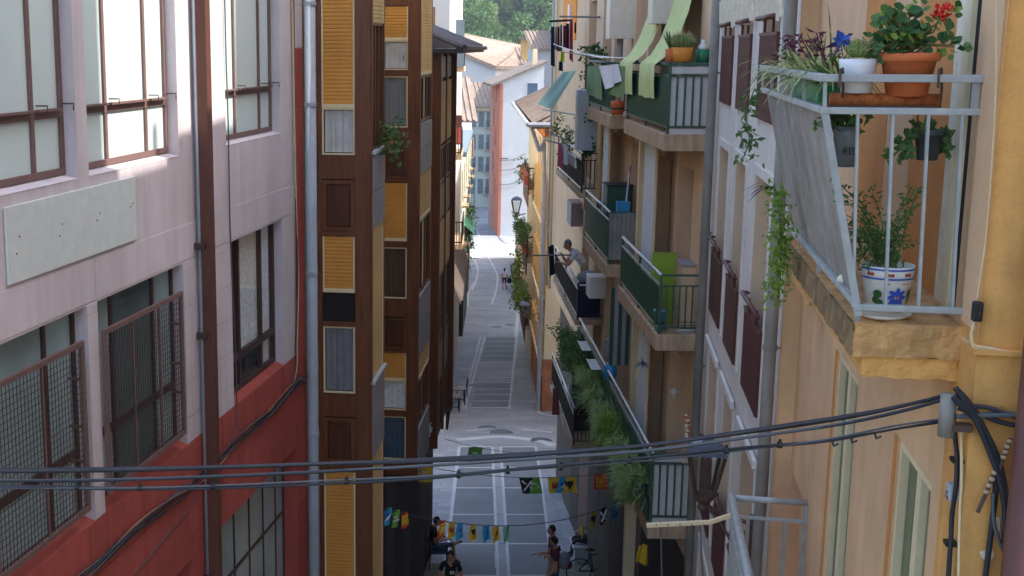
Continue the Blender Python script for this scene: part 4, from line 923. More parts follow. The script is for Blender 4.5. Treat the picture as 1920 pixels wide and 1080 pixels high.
def balcony(s0, s1, zbot, thick, zr, infill, slab_m='concrete_m', rail_m='green_rail', end='bars', nout=0.0, nin=WN, label='', far=False, mid=.16, streaky=True, step=.1, top_m='steel_rail'):
    sl = mk('balcony_slab', B().box(FM, s0, s1, nin, nout, zbot, zbot+thick), slab_m, beige, bevel=.01)
    z0 = zbot+thick+.1
    g = thing('balcony_railing', label, 'railing', FM.P((s0+s1)/2, nout, zbot+thick))
    n = nout-.05; a0, a1 = s0+.04, s1-.04
    mk('top_rail', B().tube([FM.P(a0,n,zr), FM.P(a1,n,zr)], .026, 8), top_m, g, smooth=True)
    mk('middle_rail', B().bar(FM.P(a0,n,zr-mid), FM.P(a1,n,zr-mid), .03, .03), rail_m if top_m != 'steel_rail' else 'steel_rail', g)
    mk('bottom_rail', B().bar(FM.P(a0,n,z0), FM.P(a1,n,z0), .03, .03), rail_m if top_m != 'steel_rail' else 'steel_rail', g)
    mk('end_top_rail', B().bar(FM.P(a0,n,zr), FM.P(a0,nin,zr), .035, .03), rail_m, g); mk('end_middle_rail', B().bar(FM.P(a0,n,zr-mid), FM.P(a0,nin,zr-mid), .03, .02), rail_m, g); mk('end_bottom_rail', B().bar(FM.P(a0,n,z0), FM.P(a0,nin,z0), .03, .02), rail_m, g)
    for a in (a0, (a0+a1)/2, a1):
        mk('post', B().bar(FM.P(a,n,zbot+thick), FM.P(a,n,zr), .035), rail_m, g)
    if infill == 'ribs':
        k = int((a1-a0)/.045); rows = [[FM.P(a0+.03+(a1-a0-.06)*i/k, n+.025+.008*(i%2), z) for i in range(k+1)] for z in (z0+.02, zr-mid-.02)]
        mk('corrugated_sheet', B().sheet(rows), 'green_sheet', g)
    else:
        st = step; a = a0+st; first = None
        while a < a1:
            if first is None: first = mk('baluster', B().bar(FM.P(a,n,z0), FM.P(a,n,zr-mid), .016), rail_m, g); fa = a
            else: copy_at(first, WLOC[first.name]+FM.d*(a-fa), g)
            a += st
    if end == 'bars':
        for q in range(1, 6): y = n+(nin-n)*q/6; mk('end_baluster', B().bar(FM.P(a0,y,z0), FM.P(a0,y,zr-mid), .02), rail_m, g)
    elif end == 'white':
        for q in range(5): y0 = n+(nin-n)*q/5; y1 = n+(nin-n)*(q+1)/5; mk('white_panel', B().box(FM, a0+.02, a0+.03, y1+.015, y0-.015, z0+.02, zr-mid-.02), 'pale_panel', g); mk('end_baluster', B().bar(FM.P(a0,y1,z0), FM.P(a0,y1,zr-mid), .02), rail_m, g)
        mk('white_board', B().box(FM, a0+.0, a0+.02, nin, n-.02, zr-mid+.03, zr-.03), 'pale_panel', g); mk('kick_board', B().box(FM, a0+.0, a0+.02, nin, n-.02, zbot+thick, z0-.02), 'pale_panel', g)
    elif end == 'sheet':
        k = 14; mk('end_sheet', B().sheet([[FM.P(a0-.02-.008*(i%2), n+(nin-n)*i/k, z) for i in range(k+1)] for z in (z0, zr-.02)]), 'grey_sheet' if far else 'green_sheet', g)
    return g
zrA, zrB = FM.z(1248,121), FM.z(1235.4,503); th = FM.z(1244,251)-zA
zrC = FM.z(1224,860); hr = zrA-zA
balcony(sA0, sA1, zA, th, zrA, 'ribs', end='white', label='green balcony railing with white end panels under cactus pots', top_m='green_rail')
balcony(sA0, sA1, zB, th, zB+hr-.1, 'ribs', end='bars', label='dark green ribbed balcony railing in front of lime board')
balcony(sM0, sM1, zA-.03, th, zrA-.05, 'bars', label='green balcony railing draped with white cloth and green cloth', top_m='green_rail')
balcony(sM0, sM1, zB+.1, th, zB+hr+.12, 'ribs', end='sheet', far=True, label='dark ribbed balcony railing with grey end sheet beside green cabinet')
balcony(-.02, sM1+.4, zC, th, zrC, 'ribs', end='white', label='long green balcony railing above hanging green planter')
# roller blinds that hang at the balcony sides
FB = FM.shift(-.28)
bl = thing('roller_blind', 'white slatted roller blind beside the dark green ribbed balcony', 'blind', FB.P(FB.s(1226,400),0,zB+.4)); shutter(FB, bl, FB.s(1226,400), FB.s(1205,400), zB+.35, zA, 0, 'white_slat', .055, None, 'cream_metal', 'blind')
bl = thing('roller_blind', 'white slatted roller blind above the hanging green planter balcony', 'blind', FB.P(FB.s(1212,650),0,zC+.7)); shutter(FB, bl, FB.s(1215,660), FB.s(1197,660), zC+.6, zB, 0, 'white_slat', .055, None, 'cream_metal', 'blind')
bl = thing('roller_blind', 'cream slatted roller blind near grey storage locker', 'blind', FB.P(FB.s(1139,300),0,zB+1.2)); shutter(FB, bl, FB.s(1141,300), FB.s(1131,300), zB+1, zA, 0, 'white_slat', .055, None, 'cream_metal', 'blind')
for u0, u1, lb in ((1129,1123,'tall tan slatted blind next to grey storage locker'),(1117,1110,'tall tan slatted blind closest to green storage cabinet')):
    bl = thing('roller_blind', lb, 'blind', FB.P(FB.s(u0,300),-.1,zB+1)); shutter(FB, bl, FB.s(u0,300), FB.s(u1,300), zB+1, zA-.05, -.1, 'pale_slat', .07, None, 'pale_slat', 'blind')
for k, zq in enumerate((zA, zB, zC)): mk('corner_post', B().box(FM, sA1+.0, sA1+.16, -.5, -.3, zq-stor+.3, zq), 'cream', beige)
# lime awning strips thrown over the rail
def awning(name, s0, s1, label, m, hang):
    rows = []; k = 8
    prof = [(.045,zrA-hang),(.05,zrA-hang*.5),(.05,zrA-.02),(.0,zrA+.035),(-.1,zrA+.12),(-.25,zrA+.36),(-.4,zrA+.75),(-.52,zrA+1.25),(-.58,zrA+1.9)]
    for i, (n, z) in enumerate(prof): rows.append([FM.P(s0+(s1-s0)*j/k, n+.012*math.sin(j*1.7+i), z+.01*math.sin(j*1.1)) for j in range(k+1)])
    return mk(name, B().sheet(rows), m, None, smooth=True, label=label, cat='awning')
awning('awning_strip', FM.s(1235,118), FM.s(1206,118), 'pale lime awning strip folded over green rail beside orange cactus pot', 'lime_cloth', .52)
awning('awning_strip', FM.s(1193,118), FM.s(1168,118), 'pale lime awning strip folded over green rail next to green netting', 'lime_cloth', .54)
nt = drape(FM, FM.s(1178,150), FM.s(1150,150), zrA-.62, zrA-.08, .06, .03, .2); mk('netting', nt, 'green_cloth', None, smooth=True, label='crumpled green netting hanging between lime awning and white cloth', cat='net')
# pots on the upper rail
def MP(s, n, z): return FM.P(s, n, z)
sp0 = .05
def endpot(u, w, h, m, name, label, prof=None):
    S = FM.side(.12); a = S.s(u, 118); c = S.P(a, 0, zrA+.035); g = thing(name, label, 'potted plant', c); mk('pot', B().lathe(c, [(w*.42,0),(w*.5,h),(w*.46,h),(w*.45,h*.9)], 18), m, g, smooth=True); return g, c+Vector((0,0,h*.9))
shelf = mk('rail_shelf', B().box(FM, .0, .32, WN, -.02, zrA+.018, zrA+.035), 'green_rail', beige)
g, c = endpot(1277, .33, .21, 'plant_pot_orange', 'cactus_pot', 'round spiny cactus in orange pot on green balcony rail'); b = B(); cactus(b, c-Vector((0,0,.02)), .17, .24, 16); mk('cactus', b, 'cactus', g); b = B(); spines(b, c, .16, .22, 260, .05); mk('spines', b, 'spine', g, kind='stuff')
g, c = endpot(1256, .15, .19, 'terracotta', 'aloe_pot', 'spiky aloe in terracotta pot beside round cactus'); b = B()
for i in range(16): bend(b, c, (rnd(-.5,.5),rnd(-.5,.5),1), rnd(.2,.34), .04, .3)
mk('leaves', b, 'leaf_mid', g)
g, c = endpot(1317, .2, .18, 'pot_green', 'watering_pot', 'green plastic pot holding white jug on balcony rail'); mk('jug', B().lathe(c, [(.07,0),(.07,.06),(.03,.12),(.03,.16)], 12), 'white_plastic', g, smooth=True)
c = FM.P(FM.s(1157,205,-.02), -.03, zA+th+.02); g = thing('tub', 'brick red tub on the balcony ledge beside green netting', 'plant pot', c); mk('pot', B().lathe(c, [(.1,0),(.13,.21),(.13,.25),(.11,.25)], 16), 'terracotta', g, smooth=True); mk('band', B().lathe(c+Vector((0,0,.1)), [(.123,0),(.127,.03)], 16), 'leaf_dark', g)
# white cloth, drying lines and green cloth on the middle balcony
FO1 = FM.shift(.06)
Fr_ = lambda u, v, t: Fa(at(u, v, t), (1, 0), (0, -1))
def cloth(F, pts, m, label, cat, n=0, wav=.03, name='cloth'):
    """four image corners on a plane, draped with waves"""
    c = [(F.s(u,v,n), F.z(u,v,n)) for u, v in pts]; k = 10; rows = []
    for i in range(k+1):
        f = i/k; r = []
        for j in range(k+1):
            q = j/k; a = (c[0][0]*(1-q)+c[1][0]*q)*(1-f)+(c[3][0]*(1-q)+c[2][0]*q)*f; z = (c[0][1]*(1-q)+c[1][1]*q)*(1-f)+(c[3][1]*(1-q)+c[2][1]*q)*f
            r.append(F.P(a, n+wav*math.sin(q*9+f*1.5), z))
        rows.append(r)
    return mk(name, B().sheet(rows), m, None, smooth=True, label=label, cat=cat)
cloth(FM, [(1123,124),(1160,120),(1163,152),(1138,168)], 'white_cloth', 'white cloth drying over middle balcony rail', 'cloth', .12, .03)
cloth(FM, [(1101,123),(1126,124),(1128,188),(1101,176)], 'green_cloth', 'dull green cloth screen tied on middle balcony railing', 'cloth', .04, .015)
g = thing('drying_rack', 'thin white drying lines spread above the middle balcony', 'drying rack', FM.P(sM0,.1,zrA))
for i in range(5): mk('line', B().tube(arc(FM.P(sM0-1.2,-.05+.1*i,zrA+.06), FM.P(sM1+2.2,.0+.14*i,zrA+.12+.05*i), .03, 6), .009, 5), 'white_plastic', g)
for a in (sM0+.2, sM1-.3): mk('arm', B().tube([FM.P(a,-.3,zrA), FM.P(a,.6,zrA+.15)], .01, 5), 'grey_rail', g)
# boiler cabinets
def cabinet(u0, u1, v0, v1, n0, n1, m, name, label, cat, base=True, side_m=None):
    a0, a1 = FM.s(u1, v1, n1), FM.s(u0, v1, n1)
    z0, z1 = FM.z(u1, v1, n1), FM.z(u1, v0, n1); z0, z1 = min(z0,z1), max(z0,z1)
    return mk(name, B().box(FM, min(a0,a1), max(a0,a1), n0, n1, z0, z1), m, None, bevel=.012, label=label, cat=cat)
g = cabinet(1135,1142,-40,73,WN,-.1,'boiler_white','boiler_cabinet','white boiler cabinet above drying lines','cabinet'); p = WLOC[g.name]; mk('flue', B().tube([p+Vector((0,0,-.4)), p+Vector((0,0,.02))], .06, 10), 'grey_panel', g); 
g = cabinet(1214,1222,-40,45,WN,-.2,'boiler_white','boiler_cabinet','white boiler cabinet above the lime awning strips','cabinet'); p = WLOC[g.name]; mk('flue', B().tube([p+Vector((.1,0,-.35)), p+Vector((.1,0,.02))], .06, 10), 'grey_panel', g)
# level B goods
zfB = zB+th; zfM = zB+.1+th
def crate(F, a0, a1, n0, n1, z0, z1, m, name, label, cat, lid=None):
    g = mk(name, B().box(F, a0, a1, n0, n1, z0, z1), m, None, bevel=.01, label=label, cat=cat)
    if lid: mk('lid', B().box(F, a0-.02, a1+.02, n0-.02, n1+.02, z1, z1+.03), lid, g, bevel=.006)
    return g
crate(FM, sM0+.9, sM0+1.5, -.6, -.1, zfM, zfM+1.42, 'green_sheet', 'storage_cabinet', 'tall dark green storage cabinet on ribbed balcony', 'cabinet', 'black_plastic')
g = thing('broom', 'blue handled broom with blue dustpan leaning beside storage cabinet', 'broom', FM.P(sM0+.35,-.4,zfM)); mk('handle', B().tube([FM.P(sM0+.35,-.4,zfM+.9), FM.P(sM0+.3,-.45,zfM+1.9)], .013, 6), 'blue_paint', g); mk('second_handle', B().tube([FM.P(sM0+.3,-.36,zfM+.9), FM.P(sM0+.25,-.42,zfM+1.75)], .012, 6), 'white_plastic', g); mk('dustpan', B().box(FM, sM0+.2, sM0+.35, -.46, -.2, zfM+.95, zfM+1.2), 'blue_plastic', g, bevel=.02)
crate(FM, sM0+.12, sM0+.3, -.55, -.4, zfM+.9, zfM+1.0, 'bucket_blue', 'basket', 'small pale blue basket beside blue dustpan', 'basket')
mk('shelf', B().box(FM, sM0+.05, sM0+.5, -.6, -.2, zfM+.86, zfM+.9), 'grey_panel', beige)
SBm = FM.side(.75); ab, aw = -SBm.s(1221,540), -SBm.s(1266,540)
g = crate(FM, .75, .78, aw, ab, zfB, FM.P(0,0,0).z*0+SBm.z(1240,473), 'lime_board', 'board', 'lime green upright board behind dark green balcony railing', 'board'); mk('edge_trim', B().box(FM, .745, .75, aw, ab, SBm.z(1240,473)-.02, SBm.z(1240,473)), 'leaf_lime', g)
crate(FM, .3, .74, WN+.0, aw-.01, zfB, SBm.z(1285,490), 'beige_m', 'low_cabinet', 'low beige cabinet with grey top beside lime green board', 'cabinet', 'grey_panel')
c = FM.P(.25,-.1,zfB); g = thing('bucket', 'pale blue bucket behind dark green railing corner', 'bucket', c); mk('pail', B().lathe(c, [(.07,0),(.095,.3),(.1,.3),(.1,.33),(.085,.33)], 16), 'bucket_blue', g, smooth=True); mk('dark_band', B().lathe(c+Vector((0,0,.12)), [(.084,0),(.087,.02)], 16), 'navy', g)
g = thing('wire_crate', 'small green wire crate on the balcony floor near bucket', 'crate', FM.P(.12,-.52,zfB)); [mk('rail', B().bar(FM.P(.1,-.62,zfB+.05*i+.02), FM.P(.1,-.38,zfB+.05*i+.02), .012), 'green_rail', g) for i in range(4)]; mk('tray', B().box(FM, .1, .3, -.62, -.38, zfB, zfB+.015), 'white_plastic', g)
# level C: planter, table, string of onions, hose, mop
zfC = zC+th
pt = thing('hanging_planter', 'long hanging planter of bushy green grass outside the long green railing', 'plant', FM.P(4,.2,zrC-.6)); ln = sM1+.6
for i in range(8): a0 = .15+i*1.15; mk('trough', B().box(FM, a0, a0+1.05, .03, .2, zrC-.8, zrC-.55), 'dark_pot', pt, bevel=.01)
for seg in range(8):
    b = B()
    for i in range(1500 if seg < 3 else 900):
        a = .1+(seg+rnd(0,1))*1.16; ph = a*2.3; big = .75+.3*math.sin(ph)+.2*math.sin(ph*2.7+1)
        p = FM.P(a, rnd(-.02,.3), zrC-.62+rnd(-.28,.22)*big); d = Vector((rnd(-1,1),rnd(-1,1),rnd(-.2,1))); d += FM.n*rnd(0,.9)
        bend(b, p, d, rnd(.14,.36)*big, .02, rnd(.4,1.9), 3)
    mk('grass_clump', b, ['leaf_planter','leaf_planter','leaf_lime','leaf_planter'][seg%4] if seg != 7 else 'leaf_mid', pt)
leaves('leafy_clump', 'leaf_mid', pt, [FM.P(rnd(7.5,10.2),rnd(.0,.45),zrC-.5+rnd(-.3,.35)) for i in range(40)], 1500, .09, .05, .07)
mk('weed_screen', B().box(FM, .1, ln, -.02, -.01, zC+.15, zrC-.2), 'green_sheet', beige)
SC_ = FM.side(.9)
tb = thing('balcony_table', 'small blue topped table against the beige loggia wall', 'table', FM.P(.8,-.5,zfC)); mk('top', B().box(FM, .6, 1.2, -.62, -.3, zfC+.72, zfC+.75), 'navy', tb); [mk('leg', B().bar(FM.P(a,n,zfC), FM.P(a,n,zfC+.72), .03), 'grey_rail', tb) for a in (.65,1.15) for n in (-.59,-.33)]
c = FM.P(.75,-.45,zfC+.75); mk('jar', B().lathe(c, [(.03,0),(.035,.08),(.025,.11)], 12), 'cream', None, smooth=True, label='small cream jar on the blue topped table', cat='jar')
g = thing('onion_braid', 'braid of pale onions hanging on beige loggia wall', 'onions', at(1289,820,18.9)); 
for i in range(14): mk('onion', B().ball(at(1289+rnd(-4,4),822-i*3.3,18.9+rnd(-.05,.05)), .028, .028, .026, 8, 6), 'pale_patch' if i%3 else 'terracotta', g, smooth=True)
mk('stalk', B().tube([at(1289,822,18.95), at(1293,768,18.95)], .006, 5), 'leaf_dry', g)
g = thing('wall_thermometer', 'round white wall thermometer on beige loggia', 'thermometer', at(1263,748,20.5)); q = at(1263,733,20.6); mk('dial', B().tube([q, q+Vector((-.01,-.04,0))], .05, 16), 'white_plastic', g); mk('holder', B().box(FM, (q-FM.o).dot(FM.d)-.02, (q-FM.o).dot(FM.d), (q-FM.o).dot(FM.n)-.02, (q-FM.o).dot(FM.n)+.02, q.z-.13, q.z-.05), 'cream', g)
g = thing('mop', 'blue string mop standing on green rail end', 'mop', at(1198,720,21)); b = B(); q = at(1204,682,21)
for i in range(40): bend(b, q, (rnd(-1,1),rnd(-1,1),.3), rnd(.12,.2), .018, 2.6)
mk('mop_head', b, 'jeans', g); mk('handle', B().tube([q, at(1190,712,21)], .012, 6), 'cream', g)
g = thing('striped_curtain', 'green and white striped curtain at side of the long balcony', 'curtain', at(1145,690,23.5)); d_ = FM.side(mS(1155)); 
for i in range(6):
    n0 = -.5+i*.075; rows = [[FM.P(mS(1150)+.01*math.sin(i+z), n0+.0375*j*1.0+.0, z+0) for j in range(3)] for z in (zrC+.1, zB)]; mk('stripe', B().sheet(rows), 'green_sheet' if i%2 else 'grey_panel', g)
c = FM.P(5.2,-.1,zrC); b = B(); b.ball(c+Vector((0,0,-.05)), .13, .13, .2, 12, 9); sk = mk('plastic_bag', b, 'blue_plastic', None, smooth=True, label='bright blue plastic bag knotted on steel rail', cat='bag'); mk('knot', B().ball(c+Vector((0,0,.14)), .05, .05, .05), 'blue_plastic', sk)
c = FM.P(6.4,-.15,zrC+.1); b = B(); mk('wrapped_bundle', b.box(FM, 5.9, 6.0, -.6, -.08, zrC+.05, zrC+.45), 'grey_panel', None, bevel=.05, label='plastic wrapped bundle behind the steel rail near blue bag', cat='bundle')
for k, (a, lb) in enumerate(((7.2,'white louvred rack hooked outside the steel rail near plastic bundle'),(5.6,'white louvred rack hooked outside the steel rail beside blue bag'))):
    g = thing('louvre_rack', lb, 'rack', FM.P(a,.08,zrC-.1)); 
    for i in range(7): mk('slat', B().box(FM, a+i*.12, a+i*.12+.07, .02, .2, zrC-.12, zrC-.1), 'white_plastic', g)
    mk('frame', B().bar(FM.P(a,.2,zrC-.11), FM.P(a+.86,.2,zrC-.11), .02), 'white_plastic', g)
# ------------------------------------------------- far half of the beige building: older iron balconies
z1r, z1f, z2r, z2f, z3r, z3f = 17.62, 16.72, 14.62, 13.75, 11.6, 10.7
sF0, sF1 = mS(1088), mS(1043)
sF1 = min(sF1, sEnd-.1)
for zr, zf, lb in ((z1r,z1f,'black iron balcony railing below the grey storage locker'),(z2r,z2f,'dark iron balcony railing where man leans over'),(z3r,z3f,'dark iron balcony railing hung with a red cloth')):
    balcony(sF0, sF1, zf-.12, .12, zr, 'bars', rail_m='black_iron', label=lb, step=.12, slab_m='concrete_m')
crate(FM, sF0+.8, sF0+1.3, -.58, .0, z1f+.9, z1f+2.3, 'grey_plastic', 'storage_locker', 'grey plastic storage locker standing on black iron balcony', 'locker')
g = thing('folding_rack', 'white folding clothes rack on the black iron railing', 'drying rack', FM.P(sF0+.6,.1,z1r)); 
for i in range(9):
    a = sF0+.1+i*.2; mk('lath', B().bar(FM.P(a,.08,z1r-.35), FM.P(a+.2,.08,z1r-.1), .02), 'white_plastic', g); mk('lath', B().bar(FM.P(a+.2,.1,z1r-.35), FM.P(a,.1,z1r-.1), .02), 'white_plastic', g)
cloth(FM, [(1053,270),(1064,272),(1062,310),(1055,305)], 'white_cloth', 'pale blue cloth on the white folding rack', 'cloth', .3, .03)
cloth(FM, [(1048,268),(1053,270),(1053,315),(1047,312)], 'pinkred', 'mauve cloth drying at the far end of folding rack', 'cloth', .35, .03)
for k, (v, lb) in enumerate(((205,'white clothes bar sticking out above folding rack'),(248,'black iron clothes bar with hook above folding rack'),(260,'black iron clothes bar with hook next to yellow shutters'))):
    g = thing('clothes_bar', lb, 'pole', at(1050,v,31)); mk('bar', B().tube([at(1022 if k else 1018,v+(0,-2,3)[k],32), at(1105 if k == 0 else 1062,v+(14,14,12)[k],30)], .022, 6), 'white_plastic' if k == 0 else 'black_iron', g)
g = thing('climbing_plant', 'dark climbing plant filling the corner by grey storage locker', 'plant', FM.P(sF0+2,-.3,z1f)); mk('stems', B().tube([FM.P(sF0+1.8,-.3,z1f),FM.P(sF0+2,-.3,z1r+2.4)], .03, 6), 'leaf_dry', g); leaves('foliage', 'leaf_dark', g, [FM.P(rnd(sF0+.3,sF0+2.4), rnd(-.55,-.25), z1r+rnd(-.3,2.4)) for i in range(60)], 1500, .1, .06, .07)
g = thing('trailing_plant', 'light green plant trailing over black iron railing', 'plant', FM.P(sF0+3,0,z1r-.2)); mk('stems', B().tube([FM.P(sF0+2,.05,z1r),FM.P(sF0+4.4,.1,z1r+.2)], .02, 6), 'leaf_dry', g); leaves('foliage', 'leaf_mid', g, [FM.P(rnd(sF0+2,sF0+4.5), rnd(-.1,.25), z1r+rnd(-.2,.6)) for i in range(14)], 420, .08, .05, .06)
cloth(FM, [(1055,135),(1082,132),(1035,205),(1008,195)], 'aqua_cloth', 'pale aqua awning sheet sloping over the roof edge', 'awning', .5, .01, 'awning_sheet')
mk('downpipe', B().tube([FM.P(sEnd-.1,WN+.1,zC-.36), FM.P(sEnd-.1,WN+.1,zmt2)], .06, 10), 'grey_pipe', None, smooth=True, label='pale grey downpipe at the far end of beige building', cat='pipe')
mk('downpipe', B().tube([FM.P(sEnd-.7,WN+.1,zC-.36), FM.P(sEnd-.7,WN+.1,zmt2)], .05, 10), 'cream', None, smooth=True, label='cream downpipe behind the man leaning over', cat='pipe')
# laundry line high up, orange recess with air conditioner
g = thing('clothes_rail', 'dark clothes rail carrying dark laundry at top of beige building', 'pole', at(1050,38,33.5)); mk('bar', B().tube([at(1030,40,33.5), at(1068,38,33.5)], .03, 6), 'black_iron', g); mk('second_bar', B().tube([at(1050,31,33.2), at(1124,32,30)], .025, 6), 'rust_iron', g)
for u0, u1, v0, v1, v2, m, lb in ((1032,1041,50,122,126,'navy','long navy trousers drying on dark rail'),(1040,1045,50,92,95,'greycloth','grey shirt drying between navy and wine garments'),(1044,1050,50,95,97,'wine','wine red shirt drying on dark rail'),(1049,1055,46,96,98,'greycloth','grey green sweater drying on dark rail'),(1055,1062,48,88,90,'wine','wine red sweater next to navy jacket drying'),(1060,1068,44,90,92,'navy','navy jacket drying beside pink towel'),(1067,1075,36,110,118,'pinkred','long pink red towel drying on dark rail'),(1076,1081,42,62,62,'navy','small navy garment drying at end of rail'),(1050,1059,98,115,117,'yellow_green','bright yellow green cloth under the laundry'),(1047,1056,115,132,134,'navy','dark trousers hanging under yellow green cloth')):
    F_ = Fa(at(1050,60,33.3), (1,0), (0,-1)); cloth(F_, [(u0+1,v0),(u1-1,v0),(u1,v2),(u0,v1)], m, lb, 'laundry', rnd(-.2,.2), .05, 'garment')
ow = B().box(FMW, FMW.s(1082,20), FMW.s(1058,20), .0, .03, zA+1.7, zA+4.6); mk('painted_recess', ow, 'orange_paint', beige)
SQ = FM.side(FMW.s(1072,40)); g = mk('air_conditioner', B().box(SQ, SQ.s(1066,35), SQ.s(1092,35), -.3, .05, SQ.z(1080,55), SQ.z(1080,8)), 'white_plastic', None, bevel=.02, label='white air conditioner unit in front of orange painted recess', cat='air conditioner')
for i in range(5): mk('louvre', B().box(SQ, SQ.s(1070,35), SQ.s(1087,35), .05, .06, SQ.z(1080,50)+.09*i, SQ.z(1080,50)+.09*i+.04), 'grey_panel', g)
# lower clutter
crate(FM, sF0+1.2, sF0+1.8, -.58, -.1, z3f, z3f+1.95, 'black_plastic', 'dark_cabinet', 'black cabinet on dark iron balcony near red cloth', 'cabinet')
cloth(FM, [(1038,730),(1046,722),(1047,778),(1038,778)], 'wine', 'red cloth hanging below dark iron balcony', 'cloth', .3, .04)
crate(FM, sF0+.3, sF0+.75, -.6, -.1, z2f, z2f+.75, 'navy', 'laundry_bin', 'dark bin with bundled washing beside leaning man', 'bin', 'white_plastic')
mk('washing_bundle', B().ball(FM.P(sF0+.5,-.35,z2f+.92), .3, .25, .16, 12, 8), 'greycloth', None, smooth=True, label='bundled grey washing on top of dark bin', cat='laundry')
cabinet(1098,1104,518,560,WN,-.2,'white_plastic','boiler_cabinet','white wall unit below the ribbed balcony slab','cabinet')
cabinet(1062,1070,380,425,WN,-.3,'grey_panel','tall_board','tall pale panel on the wall behind the leaning man','panel')
cloth(Fr_(1034,480,32), [(1028,462),(1038,458),(1041,512),(1030,520)], 'tshirt_black', 'black jacket hanging from bar outside the man balcony', 'laundry', 0, .06, 'hanging_jacket')
g = thing('clothes_bar', 'dark bar carrying the black jacket', 'pole', at(1060,478,31)); mk('bar', B().tube([at(1000,479,32.5), at(1070,478,30.5)], .02, 6), 'black_iron', g)
mat('bark', (96,80,66), .95, .25, 3, .3, 10)
# ================================================================= ground and street
b = B(); ys = [-40,0,8,14,20,27,32,40,48,55,64,74,84,95,108,121,134,150,166,182,210,240,300,420]; xs = [-260,-120,-50,-20,-8,0,8,16,26,40,80,160,320]
for i, Y in enumerate(ys[:-1]):
    for j in range(len(xs)-1):
        Y2 = ys[i+1]; b.quad((xs[j],Y,gz(Y)-.03),(xs[j+1],Y,gz(Y)-.03),(xs[j+1],Y2,gz(Y2)-.03),(xs[j],Y2,gz(Y2)-.03))
mk('ground', b, 'earth', None, kind='structure')
def paved(name, rgb, sx, sy, mort):
    m = mat(name, rgb, .78, .16, .6, .2, 25, fine=.1); nt = m.node_tree; N = nt.nodes; L = nt.links; bs = N['Principled BSDF']
    geo = N.new('ShaderNodeNewGeometry'); mp = N.new('ShaderNodeMapping'); mp.inputs['Rotation'].default_value = (0,0,math.radians(5.5)); L.new(geo.outputs['Position'], mp.inputs[0])
    br = N.new('ShaderNodeTexBrick'); br.inputs['Color1'].default_value = (.86,.86,.86,1); br.inputs['Color2'].default_value = (1.08,1.08,1.08,1); br.inputs['Mortar'].default_value = (mort,mort,mort,1)
    br.inputs['Scale'].default_value = 1; br.inputs['Brick Width'].default_value = sx; br.inputs['Row Height'].default_value = sy; br.inputs['Mortar Size'].default_value = .02; L.new(mp.outputs[0], br.inputs['Vector'])
    src = bs.inputs['Base Color'].links[0].from_socket; mx = N.new('ShaderNodeMix'); mx.data_type = 'RGBA'; mx.blend_type = 'MULTIPLY'; mx.inputs[0].default_value = 1
    L.new(src, mx.inputs[6]); L.new(br.outputs['Color'], mx.inputs[7]); L.new(mx.outputs[2], bs.inputs['Base Color'])
paved('road_paving', (144,148,154), 1.5, .5, .72)
edges = [(-4,-4.5,6),(8,-2.4,5),(16,-.7,5.6),(24,.2,6),(35,1.2,6.7),(48,2.4,8.6),(52,2.8,16),(57,3.2,16),(60,3.5,8.7),(75,4.9,10.4),(95,6.6,12.6),(115,8.4,15),(134,9.9,18),(150,11.3,17),(166,12.6,17.5),(184,14,20)]
b = B()
for (y0,l0,r0),(y1,l1,r1) in zip(edges, edges[1:]): b.quad((l0,y0,gz(y0)),(r0,y0,gz(y0)),(r1,y1,gz(y1)),(l1,y1,gz(y1)))
road = mk('road', b, 'road_paving', None, kind='structure')
def slab(px, m, name='paving_slab', up=.012):
    p = [ground(u, v) for u, v in px]; b = B(); lo = [q+Vector((0,0,-.01)) for q in p]; hi = [q+Vector((0,0,up)) for q in p]; b.hexa(lo+hi); return mk(name, b, m, road)
# near carriageway: two columns of dark slabs either side of a drainage channel
rows = [838,877,915,965,1020,1080,1150,1230]
lx = lambda y: 862-(y-838)*.115; c0 = lambda y: 923+(y-838)*.04; c1 = lambda y: 939+(y-838)*.066; rx = lambda y: 1004+(y-838)*.16 if y < 915 else 1016.3+(y-915)*.12
for y0, y1 in zip(rows, rows[1:]):
    g = 1.1; slab([(lx(y1)+2,y1-g),(c0(y1)-2,y1-g),(c0(y0)-2,y0+g),(lx(y0)+2,y0+g)], 'slab_dark'); slab([(c1(y1)+2,y1-g),(rx(y1)-2,y1-g),(rx(y0)-2,y0+g),(c1(y0)+2,y0+g)], 'slab_dark')
    slab([(c0(y1)+2,y1-.3),(c1(y1)-2,y1-.3),(c1(y0)-2,y0+.3),(c0(y0)+2,y0+.3)], 'pavement', 'channel_stone', .008)
def ribbon(pts, w, m, name='stone_strip', up=.01):
    sp = smooth_path([ground(u, v) for u, v in pts], 5); L_, R_ = [], []
    for i, p in enumerate(sp):
        t = sp[min(i+1,len(sp)-1)]-sp[max(i-1,0)]; n = Vector((-t.y,t.x,0)).normalized()*w/2; L_.append(p+n+Vector((0,0,up))); R_.append(p-n+Vector((0,0,up)))
    b = B(); k = len(sp); dn = Vector((0,0,-.03)); b.add(L_+R_+[q+dn for q in L_]+[q+dn for q in R_], [(i,i+1,k+i+1,k+i) for i in range(k-1)]+[(i,2*k+i,2*k+i+1,i+1) for i in range(k-1)]+[(k+i,k+i+1,3*k+i+1,3*k+i) for i in range(k-1)]); return mk(name, b, m, road)
for f in (c0, c1): ribbon([(f(838),838),(f(920),920),(f(1000),1000),(f(1080),1080),(f(1200),1200)], .1, 'light_stone')
ribbon([(862,838),(853,915),(848,965),(840,1030),(835,1080)], .16, 'light_stone'); ribbon([(1004,838),(1016,915),(1028,1010),(1036,1080)], .1, 'light_stone')
for y in rows[:6]: ribbon([(lx(y),y),(c0(y),y)], .1, 'light_stone', up=.009); ribbon([(c1(y),y),(rx(y),y)], .1, 'light_stone', up=.009)
